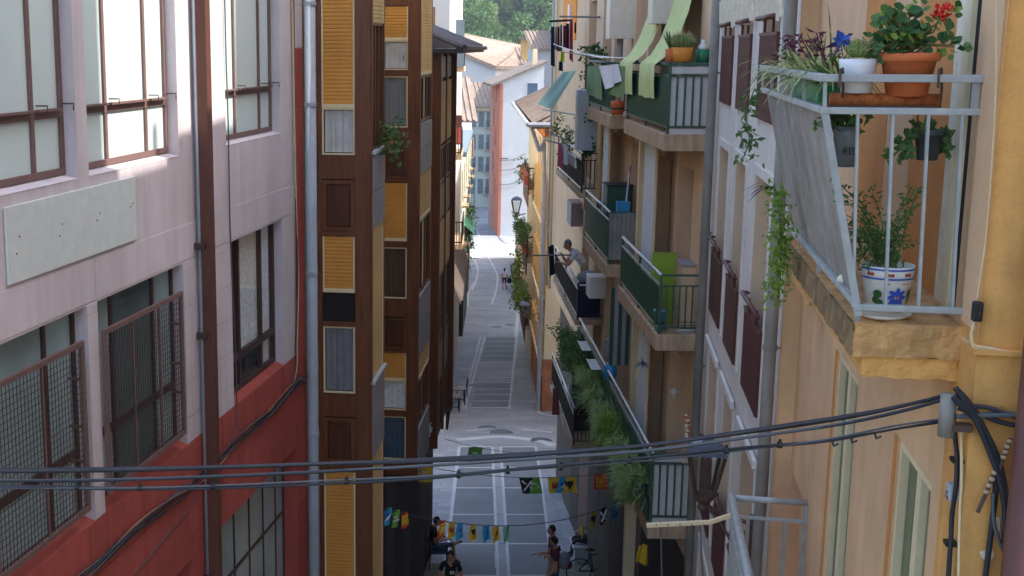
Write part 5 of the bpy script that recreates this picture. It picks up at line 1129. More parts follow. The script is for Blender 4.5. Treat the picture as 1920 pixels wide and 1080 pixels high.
ribbon([(858,826),(940,820),(1010,828),(1040,836)], .5, 'light_stone'); ribbon([(875,808),(940,802),(1035,795)], .12, 'light_stone')
# ramp with cross strips
ys_ = [632,640,649,658,667,678,687,699,708,718,730,740,752,764]
ll = lambda y: 911-(y-632)*.215; rr = lambda y: 967-(y-632)*.095
for y0, y1 in zip(ys_, ys_[1:]): slab([(ll(y1)+1,y1-.6),(rr(y1)-1,y1-.6),(rr(y0)-1,y0+.6),(ll(y0)+1,y0+.6)], 'slab_dark' if (y0*7)%3 else 'pavement')
for y in ys_[1:]: ribbon([(ll(y),y),(rr(y),y)], .1, 'light_stone')
ribbon([(909,632),(898,670),(886,715),(875,750),(874,765),(882,777),(905,790),(950,801),(1035,811)], .12, 'light_stone'); ribbon([(901,632),(891,670),(879,715),(870,745),(868,765),(874,779)], .12, 'light_stone')
ribbon([(974,560),(970,600),(966,650),(960,700),(955,740),(953,763),(962,775),(985,785),(1035,794)], .22, 'light_stone')
for y, u0, u1 in ((745,846,872),(764,846,868),(778,836,872),(795,834,888),(718,862,886),(692,862,894),(660,858,896),(640,857,900)): ribbon([(u0,y),(u1,y)], .08, 'light_stone')
ribbon([(885,545),(893,525),(896,505),(890,488),(882,478)], .14, 'light_stone'); ribbon([(922,570),(930,545),(933,520),(928,505),(915,480),(905,455),(893,430)], .14, 'light_stone')
ribbon([(896,520),(880,545),(877,575)], .1, 'light_stone'); ribbon([(985,455),(945,455),(925,425),(915,405)], .14, 'iron_cover')
for u, v, r in ((914,803,.42),(931,613,.3),(956,609,.3),(888,723,.25),(940,812,.5),(1015,827,.45),(893,485,.3),(905,430,.35)):
    p = ground(u, v); mk('manhole_cover', B().lathe(p+Vector((0,0,.004)), [(r,0),(r,.012)], 18), 'iron_cover', road)
b = B(); pts = [ground(u,v) for u, v in ((1008,768),(1012,776),(1030,782),(1060,784))]
mk('kerb', B().tube([p+Vector((0,0,.03)) for p in smooth_path(pts)], .08, 6), 'light_stone', road)

# ================================================================= buildings down the street
Fr = lambda u, v, t: Fa(at(u, v, t), (1, 0), (0, -1))
def tiles(b, F, s0, s1, n0, z0, n1, z1, step=.35, r=.11):
    a = s0
    while a < s1: b.tube([F.P(a,n0,z0), F.P(a,n1,z1)], r, 5, False); a += step
def roof_sheet(parent, F, s0, s1, n0, z0, n1, z1, m='roof_tile', step=.35, thick=.12):
    P = F.P; b = B(); b.hexa([P(s0,n0,z0-thick),P(s1,n0,z0-thick),P(s1,n1,z1-thick),P(s0,n1,z1-thick),P(s0,n0,z0),P(s1,n0,z0),P(s1,n1,z1),P(s0,n1,z1)]); mk('roof', b, m, parent)
    b = B(); tiles(b, F, s0+step/2, s1, n0+.02, z0+.03, n1, z1+.03, step); mk('roof_tiles', b, m, parent, kind='stuff')
def small_window(F, par, a, z, w, h, m='shutter_grey', fm='cream', n=0, rail=None):
    f = mk('window', B().box(F,a-w/2-.08,a-w/2,n,n+.05,z,z+h).box(F,a+w/2,a+w/2+.08,n,n+.05,z,z+h).box(F,a-w/2-.08,a+w/2+.08,n,n+.05,z+h,z+h+.1).box(F,a-w/2-.1,a+w/2+.1,n,n+.09,z-.1,z), fm, par)
    mk('pane', B().box(F,a-w/2,a+w/2,n,n+.02,z,z+h), m, f)
    if rail:
        mk('rail', (lambda b: [b.bar(F.P(a-w/2-.2+(w+.4)*i/8,n+.4,z-.1), F.P(a-w/2-.2+(w+.4)*i/8,n+.4,z+.9), .025) for i in range(9)] and b.bar(F.P(a-w/2-.2,n+.4,z+.9),F.P(a+w/2+.2,n+.4,z+.9),.04))(B()), rail, f); mk('slab', B().box(F,a-w/2-.25,a+w/2+.25,n,n+.45,z-.22,z-.1), 'concrete_m', f)
# tall white house on the left
FX = facade(838, 500, 52, .095, True)
white = thing('white_house', 'tall sunlit white house with tiled canopy and red balcony screen', 'building', FX.P(0,0,gz(46))); zx = lambda v, k=0: FX.z(846, v)
b = B(); b.box(FX, 0, 23, -9, 0, gz(76)-.5, 23.5); mk('wall', b, 'white_wall', white)
mk('drainpipe', B().tube([FX.side(0).P(.9,.1,16), FX.side(0).P(.9,.1,23.4)], .1, 8), 'grey_pipe', white)
def wbalc(s0, s1, zf, n1, m, rm, h=.95):
    mk('balcony_slab', B().box(FX, s0, s1, 0, n1, zf-.2, zf), 'concrete_m', white); b = B()
    for z in (zf+.1, zf+h): b.bar(FX.P(s0,n1-.05,z), FX.P(s1,n1-.05,z), .05); b.bar(FX.P(s0,0,z), FX.P(s0,n1-.05,z), .05)
    i = 0
    while i*.18 < s1-s0: b.bar(FX.P(s0+i*.18,n1-.05,zf), FX.P(s0+i*.18,n1-.05,zf+h), .03); i += 1
    for q in range(6): b.bar(FX.P(s0,(n1-.05)*q/5,zf), FX.P(s0,(n1-.05)*q/5,zf+h), .03)
    mk('balcony_rail', b, rm, white)
za, zb_, zc_ = FX.z(840,128), FX.z(840,298), FX.z(840,462)
for zf, n1 in ((za,.55),(zb_,.5),(zc_,.6)): wbalc(1.6, 5.2, zf, n1, 'concrete_m', 'black_iron')
SX = FX.side(1.55); mk('grey_screen', B().box(SX, -.55, -.2, .0, .06, za, za+1.9), 'shutter_grey', white)
scr = mk('red_screen', B().box(SX, -.5, -.04, .02, .08, zb_+.45, zb_+1.65), 'maroon', white); [mk('screen_slat', B().box(SX, -.46+.14*i, -.36+.14*i, .08, .1, zb_+.5, zb_+1.15), 'red_render', scr) for i in range(3)]
zt1, zt2 = FX.z(840,505), FX.z(862,590)
roof_sheet(white, FX, 1.0, 12, .55, zt1-1.3, .0, zt1, 'roof_tile_dark', .3)
for a in (2,5,8): mk('shop_window', B().box(FX, a-1.1, a+1.1, .0, .06, gz(58)+.1, gz(58)+2.7), 'room_dark', white)
b = B()
for i in range(24): b.bar(FX.P(.8+i*.34,.08,gz(58)+.0), FX.P(.8+i*.34,.08,gz(58)+2.6), .04)
for z in (.3,1.3,2.4): b.bar(FX.P(.8,.08,gz(58)+z), FX.P(8.9,.08,gz(58)+z), .05)
mk('iron_grille', b, 'black_iron', white)
# pale green house further on
FE = facade(862, 400, 75, .1, True)
pale = thing('pale_green_house', 'low pale green house with green awning and dark shopfront past white house', 'building', FE.P(0,0,gz(64))); zt_ = FE.z(864,292)
mk('wall', B().box(FE, 0, 34, -9, 0, gz(110)-.5, zt_), 'grey_green_wall', pale); mk('flat_eave', B().box(FE, -.3, 20, -3, .35, zt_, zt_+.3), 'shutter_grey', pale)
for a in (4, 9, 15, 22, 28):
    for v, h in ((zt_-3.2,2.0),(zt_-6.4,2.0)): small_window(FE, pale, a, v, 1.1, h, 'shutter_grey', 'cream', 0, 'black_iron')
mk('awning', B().add([FE.P(10,0,zt_-5.4),FE.P(16,0,zt_-5.4),FE.P(16,.7,zt_-6.0),FE.P(10,.7,zt_-6.0)],[(0,1,2,3)]), 'pot_green', pale); mk('shopfront', B().box(FE, 1, 12, 0, .25, gz(80)-.2, gz(80)+3), 'black_plastic', pale)
g = thing('vine', 'green vine climbing the pale green house below awning', 'plant', FE.P(16,.3,gz(78))); mk('stem', B().tube([FE.P(16,.2,gz(78)),FE.P(16.5,.3,gz(78)+6)], .06, 6), 'bark', g); leaves('foliage', 'leaf_mid', g, [FE.P(rnd(12,20), rnd(.05,.45), gz(78)+rnd(2.5,6.5)) for i in range(30)], 1100, .2, .13, .16)
# iron lamp bracket and shop signs on it
# small tiled houses further up
def gable_box(name, label, u0, u1, v0, v1, t, depth, m, roofm=None, rise=0, over=.4, zbase=None, right_m=None):
    F = Fr(u0, v0, t); a1 = F.s(u1, v0); z1, z0 = F.z((u0+u1)/2, v0), (zbase if zbase is not None else gz(F.o.y)-1)
    g = thing(name, label, 'building', F.P(a1/2,0,z0)); mk('wall', B().box(F, 0, a1, -depth, 0, z0, z1), m, g); return g, F, a1, z0, z1
g, F, a1, z0, z1 = gable_box('tiled_house', 'small sunlit white house with tan tiled roof beyond pale green house', 850, 884, 222, 330, 112, 12, 'white_wall'); roof_sheet(g, F, -1, a1+.5, .7, z1-.2, -9, z1+3.4, 'roof_tile', .5); small_window(F, g, a1*.55, z1-3, .8, 1.6, 'shutter_grey'); small_window(F, g, a1*.85, z1-3.4, .8, 1.6, 'salmon_wall')
g, F, a1, z0, z1 = gable_box('shuttered_house', 'grey house with rows of blue grey shutters closing the street end', 881, 931, 199, 385, 176, 12, 'grey_green_wall'); roof_sheet(g, F, -2.5, a1, .9, z1-.1, -11, z1+3, 'roof_tile', .6)
for i in range(3):
    for j in range(4): small_window(F, g, a1*(.14+.3*i), z1-2.9-j*3.1, .75, 2.1, 'shutter_grey', 'grey_green_wall', 0, 'black_iron' if i == 2 else None)
mk('cornice', B().box(F, -.3, a1+.2, 0, .7, z1-.55, z1-.2), 'cream', g)
# gable house on the right with salmon side
F = Fr(936, 300, 138); a1 = F.s(1016, 300); zl_, zr_ = F.z(936,155), F.z(1016,120); zg = gz(136)-.5
g = thing('salmon_gable_house', 'white gabled house with salmon street side and sloping roof', 'building', F.P(a1/2,0,zg)); P = F.P
mk('gable_wall', B().add([P(0,0,zg),P(a1,0,zg),P(a1,0,zr_),P(0,0,zl_),P(0,-10,zg),P(a1,-10,zg),P(a1,-10,zr_),P(0,-10,zl_)],[(0,1,2,3),(5,4,7,6),(1,5,6,2)]), 'shade_blue_white', g)
FS2 = Fa(F.P(-.02,0,0), (.02,1), (-1,.02)); mk('salmon_facade', B().box(FS2, 0, 14, -.3, .0, zg, zl_-.1), 'salmon_wall', g)
for k, v in enumerate((175,225,260,310,355)): small_window(FS2, g, 5+(k%2)*3, F.z(936,v)-1, 1.1, 1.8, 'red_render', 'salmon_wall', .0)
b = B(); sl = (zr_-zl_)/a1; e0, e1 = -1.0, a1+.3; b.hexa([P(e0,.4,zl_+sl*e0),P(e1,.4,zl_+sl*e1),P(e1,-10.4,zl_+sl*e1),P(e0,-10.4,zl_+sl*e0),P(e0,.4,zl_+sl*e0+.25),P(e1,.4,zl_+sl*e1+.25),P(e1,-10.4,zl_+sl*e1+.25),P(e0,-10.4,zl_+sl*e0+.25)]); mk('roof', b, 'roof_tile_dark', g)
small_window(F, g, F.s(998,170), F.z(998,190), 1.1, F.z(998,156)-F.z(998,190), 'jeans', 'shade_blue_white'); mk('chimney', B().box(F, a1*.8, a1*.8+.5, -3, -2.5, zr_-.5, zr_+1.6), 'cream', g)
mk('wall_lamp_arm', B().tube([F.P(a1*.05,.1,F.z(945,297)), F.P(a1*.2,.3,F.z(957,297))], .05, 6), 'black_iron', g)
b = B()
for v in (300,318,345): b.tube(arc(F.P(0,.06,F.z(936,v)), F.P(a1*.6,.06,F.z(980,v-12)), .3, 8), .03, 4)
mk('wall_wires', b, 'cable_grey', g)
# house behind with big tiled roof, walls turned to the sun
F = Fr(858, 130, 205); a1 = F.s(929, 130); z1l, z1r = F.z(868,98), F.z(929,128); zg = gz(205)-1
g = thing('gabled_house', 'big white gabled house under a long tan tiled roof below the wood', 'building', F.P(a1/2,0,zg)); P = F.P
mk('gable_wall', B().add([P(-3,0,zg),P(a1,0,zg),P(a1,0,z1r),P(-3,0,z1l+1.2),P(-3,-14,zg),P(a1,-14,zg),P(a1,-14,z1r),P(-3,-14,z1l+1.2)],[(0,1,2,3),(5,4,7,6),(4,0,3,7)]), 'shade_blue_white', g)
a2 = F.s(990,130); FR = Fa(P(a1,0,0), (.93,.37), (.37,-.93)); mk('sunny_wall', B().box(FR, 0.0, 9, -9, 0, zg, z1r), 'white_wall', g)
for i in range(3): small_window(FR, g, 1.4+2.1*i, z1r-2.6, .7, 1.3, 'red_render', 'white_wall')
b = B(); e = [P(-3.4,.4,z1l+1.6),P(a1,.5,z1r+.2),P(a1+9,4.2-7.2,z1r+.2),P(a1+6,-13,z1r+3.6),P(-3.4,-10,z1l+4.0)]; b.add(e+[q-Vector((0,0,.35)) for q in e],[(0,1,3,4),(1,2,3),(5,6,1,0),(6,7,2,1)]); rf = mk('roof', b, 'roof_tile', g)
b = B()
for i in range(46):
    f = i/45; p = e[0].lerp(e[1],f); q = e[4].lerp(e[3],f); b.tube([p+Vector((0,0,.06)), q+Vector((0,0,.06))], .1, 5, False)
for i in range(24): f = i/23; b.tube([e[1].lerp(e[2],f)+Vector((0,0,.06)), e[3].lerp(e[2],f*.35)+Vector((0,0,.06))], .1, 5, False)
mk('roof_tiles', b, 'roof_tile', g, kind='stuff')
for u, v, w, h, m in ((907,100,1.3,2.6,'cream'),(913,92,.5,3.2,'white_wall')): q = at(u, v+14, 209); mk('chimney', B().box(Fr(u,v,209), -w/2, w/2, -w, 0, q.z-1, q.z+h*.55), m, g)
for (u0,u1,v0,t,lb,m,sh) in ((985,1030,120,190,'ochre walled house with pale roof behind salmon gable','yellow_wood',.3),(1006,1034,92,165,'pale blue white house wall rising beside beige building','shade_blue_white',.3)):
    g, F, a1, z0, z1 = gable_box('distant_house', lb, u0, u1, v0, 300, t, 9, m); roof_sheet(g, F, -.8, a1+.8, .7, z1, -8, z1+2.4, 'roof_tile', .5)
    if t == 190: mk('chimney', B().box(F, -.4, 1.6, -3, -1.5, z1, z1+3.6), 'yellow_wood', g); mk('chimney_pot', B().box(F, -.7, 1.9, -3.3, -1.2, z1+3.6, z1+3.9), 'roof_tile_dark', g)
    else: mk('dark_recess', B().box(F, .1, .5, 0, .1, z1-6, z1-4), 'room_dark', g)
# yellow timbered building on the right
FY = facade(1022, 500, 57, .08, False)
yel = thing('yellow_building', 'yellow timber clad building with brick base and plant filled balconies', 'building', FY.P(0,0,gz(57)-.3)); zy = lambda v: FY.z(1012, v)
mk('wall', B().box(FY, 0, 20, -8, -.05, gz(78)-.5, zy(212)), 'cream', yel)
for (v0,v1,m) in ((216,238,'orange_paint'),(312,388,'yellow_wood'),(455,528,'yellow_wood'),(600,645,'yellow_wood')):
    for i in range(13): mk('clapboard', B().box(FY, .25+i*.6, .83+i*.6, -.04, .16+.02*(i%2), zy(v1), zy(v0)), m, yel)
    mk('ledge', B().box(FY, .15, 8.1, -.04, .24, zy(v1)-.12, zy(v1)), 'pale_patch', yel)
for v0, v1 in ((238,312),(388,455),(528,600),(650,735)):
    for i in range(5): small_window(FY, yel, 1.0+i*1.55, zy(v1)+.1, .95, zy(v0)-zy(v1)-.3, 'white_plastic' if v0 < 640 else 'brown_door', 'yellow_wood', -.04)
b0 = None
for r in range(14):
    for i in range(17):
        a = .1+i*.48+(.24 if r%2 else 0); z = gz(57)+.02+r*.115
        if b0 is None: b0 = mk('brick', B().box(FY, a, a+.46, -.04, .1, z, z+.1), 'brick', yel); ra, rz = a, z
        else: copy_at(b0, WLOC[b0.name]+FY.d*(a-ra)+Vector((0,0,z-rz)), yel)
SY = FY.side(0); mk('side_brick', B().box(SY, .0, 1.2, -.1, .03, gz(57)-.3, zy(650)), 'brick', yel)
ze = zy(214); b = B(); P = FY.P; rp = [P(-.9,.8,ze),P(20,.8,ze),P(20,-4,ze+2.2),P(1.2,-4,ze+2.2),P(-.9,-6,ze)]; b.add(rp+[q-Vector((0,0,.2)) for q in rp],[(0,1,2,3),(0,3,4),(0,5,6,1),(4,9,5,0),(9,8,7,6,5)]); mk('roof', b, 'roof_tile_dark', yel)
b = B()
for i in range(40): f = i/39; b.tube([rp[0].lerp(rp[1],f)+Vector((0,0,.05)), rp[3].lerp(rp[2],f)+Vector((0,0,.05))], .12, 5, False)
for i in range(16): f = i/15; b.tube([rp[0].lerp(rp[4],f)+Vector((0,0,.05)), rp[3]+Vector((0,0,.05))], .1, 5, False)
mk('roof_tiles', b, 'roof_tile_dark', yel, kind='stuff'); mk('gutter', B().tube([P(-1,.95,ze-.02),P(20,.95,ze-.02)], .1, 8).tube([P(-1,.95,ze-.02),P(-1,-6,ze-.02)], .1, 8), 'grey_pipe', yel)
mk('drainpipe', B().tube(smooth_path([P(-.5,.8,ze-.1),P(-.3,.4,ze-1.2),P(-.1,.15,ze-1.8),P(-.1,.15,gz(57))]), .09, 8), 'grey_pipe', yel)
for k, (v, s0_, lb) in enumerate(((320,8.5,'red planter box balcony with pink flowers under the yellow roof'),(440,8.5,'red planter balcony overflowing with green plants by dark lamp'),(565,8.5,'low red planter balcony of bushy herbs above the street'))):
    zf = FY.z(990, v); n1 = .45; mk('balcony_slab', B().box(FY, s0_, s0_+6, 0, n1, zf-.25, zf), 'concrete_m', yel); g = thing('planter_balcony', lb, 'planter', FY.P(s0_+3,n1,zf)); mk('planter_box', B().box(FY, s0_, s0_+6, n1-.05, n1+.2, zf+.25, zf+.75), 'red_render', g); mk('apron', B().box(FY, s0_, s0_+6, n1-.04, n1+.0, zf-.9, zf+.25), 'maroon', g); b = B()
    for q in range(16): b.bar(FY.P(s0_+q*.4,n1-.04,zf), FY.P(s0_+q*.4,n1-.04,zf+1.1), .04)
    b.bar(FY.P(s0_,n1-.04,zf+1.1), FY.P(s0_+6,n1-.04,zf+1.1), .05); b.bar(FY.P(s0_,0,zf+1.1), FY.P(s0_,n1,zf+1.1), .05); mk('rail', b, 'black_iron', g)
    leaves('foliage', 'leaf_mid' if k != 2 else 'leaf_planter', g, [FY.P(s0_+rnd(-.3,6), n1+rnd(-.2,.4), zf+rnd(.6,1.5)+(0 if k else -.3)) for i in range(40)], 900 if k else 120, .17, .12, .1)
    if k == 1: leaves('trailing_foliage', 'leaf_lime', g, [FY.P(s0_+rnd(0,1), n1+.4, zf+rnd(-2.6,.4)) for i in range(20)], 400, .2, .12, .15)
lantern(at(983,592,56.5), FY.P(.6,.1,at(983,592,56.5).z-.3), 'street lantern on iron bracket at the yellow building brick corner', 1.15, scroll=True)
lantern(at(966,520,74), FY.P(17,.3,at(966,520,74).z-.3), 'street lantern beside the bushy herb balcony', 1.6, scroll=False)
lantern(at(968,398,86), Vector((at(985,398,87).x, at(985,398,87).y, at(968,398,86).z-.4)), 'dark hooded street lantern in front of the white gable', 1.9, scroll=False)
# low pink garden wall with gate between yellow building and gable
F = facade(978, 455, 92, .1, False); g = thing('garden_wall', 'low pink garden wall with green gate before the gabled house', 'wall', F.P(10,0,gz(100))); mk('wall', B().box(F, 0, 26, -.4, 0, gz(118)-.4, gz(105)+2.6), 'pink_wall', g); mk('gate', B().box(F, 3, 5.2, 0, .08, gz(96)-.2, gz(96)+2.7), 'green_sheet', g); mk('coping', B().box(F, -.1, 26.1, -.5, .1, gz(105)+2.6, gz(105)+2.75), 'concrete_m', g)

# ================================================================= wooded hill
b = B(); ny, nx = 14, 16; rows_ = []
def hz(X, Y): f = max(0, (Y-225)/190); return gz(235)-2 + 62*f**1.15 + 5*math.sin(X*.03+1) + 3*math.sin(Y*.05+X*.02)
for i in range(ny+1):
    Y = 225+i*16; rows_.append([Vector((-150+j*25, Y, hz(-150+j*25, Y))) for j in range(nx+1)])
mk('hill', b.sheet(rows_), 'leaf_dark', None, smooth=True, kind='structure')
foliage_mat('tree_dark', (58,88,50), .3); foliage_mat('tree_mid', (82,116,60), .3); foliage_mat('tree_light', (112,136,74), .3)
def tree_mesh(kind, h, w):
    tr = B(); cr = B(); tr.tube([Vector((0,0,0)),Vector((.2,0,h*.5)),Vector((0,.1,h*.95))], .28, 7, True, .05)
    cl = []
    for i in range(46 if kind else 38):
        z = h*rnd(.28 if kind == 0 else .34, 1.0); f = (z/h); r = w*(1.12-f)*1.05 if kind == 0 else w*math.sqrt(max(.04, 1-((f-.62)/.42)**2)); a = rnd(0,6.28); q = r*math.sqrt(rnd(.15,1)); c = Vector((q*math.cos(a), q*math.sin(a), z)); cl.append((c, rnd(.5,1.15)*w*.36))
        if i % 3 == 0: tr.tube([Vector((0,0,z*.8)), c], .07, 4, False)
    for c, s in cl:
        for i in range(44): d = rdir(); p = c+Vector((d.x*s, d.y*s, d.z*s*.6))*rnd(.55,1.05); cr.leaf(p, d+rdir()*.8, rdir(), rnd(.4,.8), rnd(.3,.5))
    return tr, cr
protos = []
lbs = ['dark green conical pine on the wooded hill above roofs','mid green broadleaf tree on the wooded hill above roofs','light green broadleaf tree on the wooded hill above roofs']
cnt = 0; base = {}
for row, Y in enumerate((236,252,268,286,306,328,352,380)):
    x = Y*.045-(6 if row%2 else 2)
    while x < Y*.15+4:
        kind = random.choice((0,0,1,1,2)); var = random.choice((0,1)); key = (kind, var); X, YY = x+rnd(-1.5,1.5), Y+rnd(-5,5); w0 = Vector((X, YY, hz(X,YY)-.4))
        if key not in base:
            g = thing('tree', lbs[kind], 'tree', w0, 'trees on the wooded hill, '+['pines','mid green','light green'][kind]); tr, cr = tree_mesh(kind, rnd(10,13), rnd(2.6,3.6) if kind else rnd(2.2,2.8))
            for nm, q, m in (('trunk',tr,'bark'),('crown',cr,['tree_dark','tree_mid','tree_light'][kind])):
                q.v = [(p[0]+w0.x,p[1]+w0.y,p[2]+w0.z) for p in q.v]; mk(nm, q, m, g)
            base[key] = g
        else:
            s = rnd(.8,1.25); g = base[key].copy(); put(g, w0, None); g.rotation_euler.z = rnd(0,6.28); g.scale = (s,s,s*rnd(.9,1.15))
            for ch in list(base[key].children): c = ch.copy(); COL.objects.link(c); c.parent = g
        cnt += 1; x += rnd(3.2,5.2)
# ================================================================= unseen houses added to shade the street and cut light near the viewpoint
for nm, lb, x0, x1, y0, y1, z1 in (('side_street_shade_block','unseen beige shade block added up the side street behind beige building',17,27,37,61,23.5),('back_shade_block','unseen beige shade block added behind the yellow building garden',20,30,62,114,23),('back_shade_block','unseen beige shade block added behind the salmon gable garden',27,38,142,190,26),('corner_shade_block','unseen beige shade block added at the viewpoint steps beside ochre corner',5.6,14,-26,2.2,28)):
    F = Fa((x0,y0), (0,1), (-1,0)); g = thing(nm, lb, 'building', F.P((y1-y0)/2,-3,gz(y1)-1)); b = B(); mk('wall', B().box(F, 0, y1-y0, x0-x1, 0, gz(y1)-1, z1), 'beige_m', g); roof_sheet(g, F, -.4, y1-y0+.4, .6, z1+.05, (x0-x1)/2, z1+1.6, 'roof_tile', 1.0); roof_sheet(g, F, -.4, y1-y0+.4, x0-x1-.6, z1+.05, (x0-x1)/2, z1+1.6, 'roof_tile', 1.0)
    for i in range(int((y1-y0)/4)): small_window(F, g, 2+i*4, z1-3, 1.1, 1.7, 'dim_pane')

# ================================================================= cables over the street
P0, P1 = at(-420, 890, 6.5), at(1778, 760, 5.62); FK = Fa(P0, (P1-P0).to_2d(), (0,-1)); FK.n = Vector((FK.d.y, -FK.d.x, 0))
def over(pts, n=0): return [FK.P(FK.s(u, v, n), n, FK.z(u, v, n)) for u, v in pts]
t = wire('overhead_cable', over([(-420,876),(0,881),(300,880),(600,873),(800,864),(1000,850),(1200,833),(1400,808),(1580,784),(1700,762),(1778,742)]), .0078, ['cable_black','steel_dark','cable_black','steel_dark'], 'thick bundle of black overhead cables crossing the street, topmost', strands=4, spread=.009, k=7)
t = wire('overhead_cable', over([(-420,893),(0,897),(300,896),(600,888),(800,878),(1000,862),(1200,843),(1400,815),(1580,792),(1700,771),(1778,752)], .03), .0085, ['cable_grey','cable_black'], 'smooth grey overhead cable just under the topmost black bundle', strands=2, spread=.012, k=7)
t = wire('overhead_cable', over([(-420,906),(0,912),(300,914),(600,905),(800,896),(1000,879),(1200,862),(1400,840),(1550,824),(1680,801),(1792,786)], .06), .0052, ['cable_black','cable_black','cable_grey','cable_black'], 'thin twisted overhead cable with clips, lowest over the street', strands=4, spread=.009, k=6)
for u, v in ((145,913),(262,915),(400,912),(650,903),(860,891),(952,883),(1052,876),(1180,864),(1362,845),(1462,834)): p = over([(u,v)], .06)[0]; mk('cable_clip', B().tube([p-FK.d*.01, p+FK.d*.01], .016, 8).box(FK, FK.s(u,v,.06)-.006, FK.s(u,v,.06)+.006, .055, .065, p.z, p.z+.026), 'black_plastic', t)
for u, v in ((1595,818),(1640,810),(1560,824)): p = over([(u,v)], .06)[0]; mk('rusty_hook', B().tube([p, p+Vector((.01,0,-.03)), p+Vector((.03,0,-.02))], .006, 5), 'rust_iron', t)

# ================================================================= bunting
mat('flag_yellow', (226,186,52), .8, .1, 6); mat('flag_red', (206,72,40), .8, .1, 6); mat('flag_blue', (52,160,210), .8, .1, 6); mat('flag_green', (110,170,70), .8, .1, 6); mat('flag_white', (222,226,226), .8, .05, 6); mat('flag_black', (36,34,36), .8, .1, 6); mat('flag_mint', (150,206,176), .8, .08, 6)
def flag(F, u, v, t_, w, h, m, emb, label, tilt=0):
    a, z = F.sz(u, v); k = 5; n = 0; g = thing('bunting_flag', label, 'flag', F.P(a,0,z-h)); rows = []
    f = lambda i, j: F.P(a-w/2+w*j/k+tilt*i/k*h, .02*math.sin(j*1.4+i*.7+a), z-h*i/k)
    mk('cloth', B().sheet([[f(i,j) for j in range(k+1)] for i in range(k+1)]), m, g, smooth=True)
    q = lambda x, y: F.P(a+x*w/2+tilt*(.5-y/2)*h, .02*math.sin((x+1)*k/2*1.4+(.5-y/2)*k*.7+a)+.008, z-h*(.5-y/2)); b = B()
    if emb == 'eagle': b.add([q(0,.6),q(.16,.4),q(.62,.55),q(.55,-.1),q(.2,-.15),(q(.25,-.6)),q(0,-.45),q(-.25,-.6),q(-.2,-.15),q(-.55,-.1),q(-.62,.55),q(-.16,.4)],[(0,1,11),(1,2,3,4),(11,10,9,8),(1,4,8,11),(4,5,6,7,8)]); em = 'flag_black'
    elif emb == 'chains':
        for i in range(4):
            c, s = math.cos(i*math.pi/4)*.6, math.sin(i*math.pi/4)*.6; b.tube([q(-c,-s),q(0,0),q(c,s)], .012, 4)
        b.tube([q(-.6,-.6),q(.6,-.6),q(.6,.6),q(-.6,.6),q(-.6,-.6)], .012, 4); em = 'flag_yellow'
    elif emb == 'bird': b.add([q(-.7,-.5),q(-.1,-.15),q(.7,.35),q(.4,.0),q(.15,-.25)],[(0,1,4),(1,2,3,4)]); em = 'flag_white'; d = B().add([q(-.3,.3),q(.5,.5),q(.2,.0),q(-.1,-.1)],[(0,1,2,3)]); mk('blue_mark', d, 'blue_paint', g)  # darker blue patch printed beside the white bird
    elif emb == 'cross': b.tube([q(-.7,-.6),q(.7,.6)], .025, 4); b.tube([q(-.7,.6),q(.7,-.6)], .025, 4); em = 'flag_white'
    elif emb == 'castle': b.add([q(-.5,-.4),q(.5,-.4),q(.5,.4),q(.25,.4),q(.25,.15),q(.1,.15),q(.1,.4),q(-.1,.4),q(-.1,.15),q(-.25,.15),q(-.25,.4),q(-.5,.4)],[(0,1,4,9),(1,2,3,4),(5,6,7,8),(9,10,11,0)]); em = 'red_paint'
    else: b.add([q(-.6,-.3),q(.6,-.3),q(.6,.0),q(-.6,.0)],[(0,1,2,3)]).add([q(-.4,.15),q(.4,.15),q(.4,.35),q(-.4,.35)],[(0,1,2,3)]); em = 'flag_white'
    mk('emblem', b, em, g); return g
def string(pa, pb, ta, tb, sag, label, flags):
    A, C = at(*pa, ta), at(*pb, tb); F = Fa(A, (C-A).to_2d(), (0,-1)); F.n = Vector((F.d.y,-F.d.x,0)); L_ = (C-A).to_2d().length
    mk('bunting_string', B().tube(arc(A, C, sag, 24), .008, 5), 'cable_grey', None, label=label, cat='string')
    for u, m, emb, lb, tl in flags:
        a = F.s(u, (pa[1]+pb[1])/2); f = a/L_; z = A.z+(C.z-A.z)*f-sag*4*f*(1-f); r = CAM+0*A; p = F.P(a,0,z)
        v = PY - FPX*((p-CAM).dot(Vector((0,sp_,cp_)))/(p-CAM).dot(Vector((0,cp_,-sp_)))); tt = (p-CAM).dot(Vector((0,cp_,-sp_))); flag(F, u, v, 0, tt*.0108, tt*.0132, m, emb, lb, tl)
string((706,949),(1165,938),18.2,26.5,.42,'pale bunting string tied from timber gallery to beige building',[(726,'flag_blue','bird','blue bunting flag with white bird next to timber gallery',0),(741,'flag_green','text','green bunting flag with white lettering next to timber gallery',.05),(756,'flag_red','chains','orange red bunting flag with chains closest to timber gallery',.3),(829,'flag_red','chains','red bunting flag with yellow chains above seated man',0),(846,'flag_yellow','castle','small yellow bunting flag overlapping red chains flag',.2),(863,'flag_blue','bird','blue bunting flag with white bird beside black eagle flag',-.05),(888,'flag_yellow','eagle','yellow bunting flag with black eagle over the street centre',0),(912,'flag_blue','bird','blue bunting flag between eagle flag and castle flag',.05),(931,'flag_yellow','castle','yellow bunting flag with red castle beside mint flag',-.06),(951,'flag_mint','text','mint green bunting flag with white text over channel stones',-.12),(1112,'flag_yellow','eagle','yellow bunting flag with black eagle near the hanging planter',.1),(1131,'flag_black','cross','black bunting flag with white cross near the hanging planter',.1),(1154,'flag_blue','text','small blue bunting flag under the hanging planter',0)])
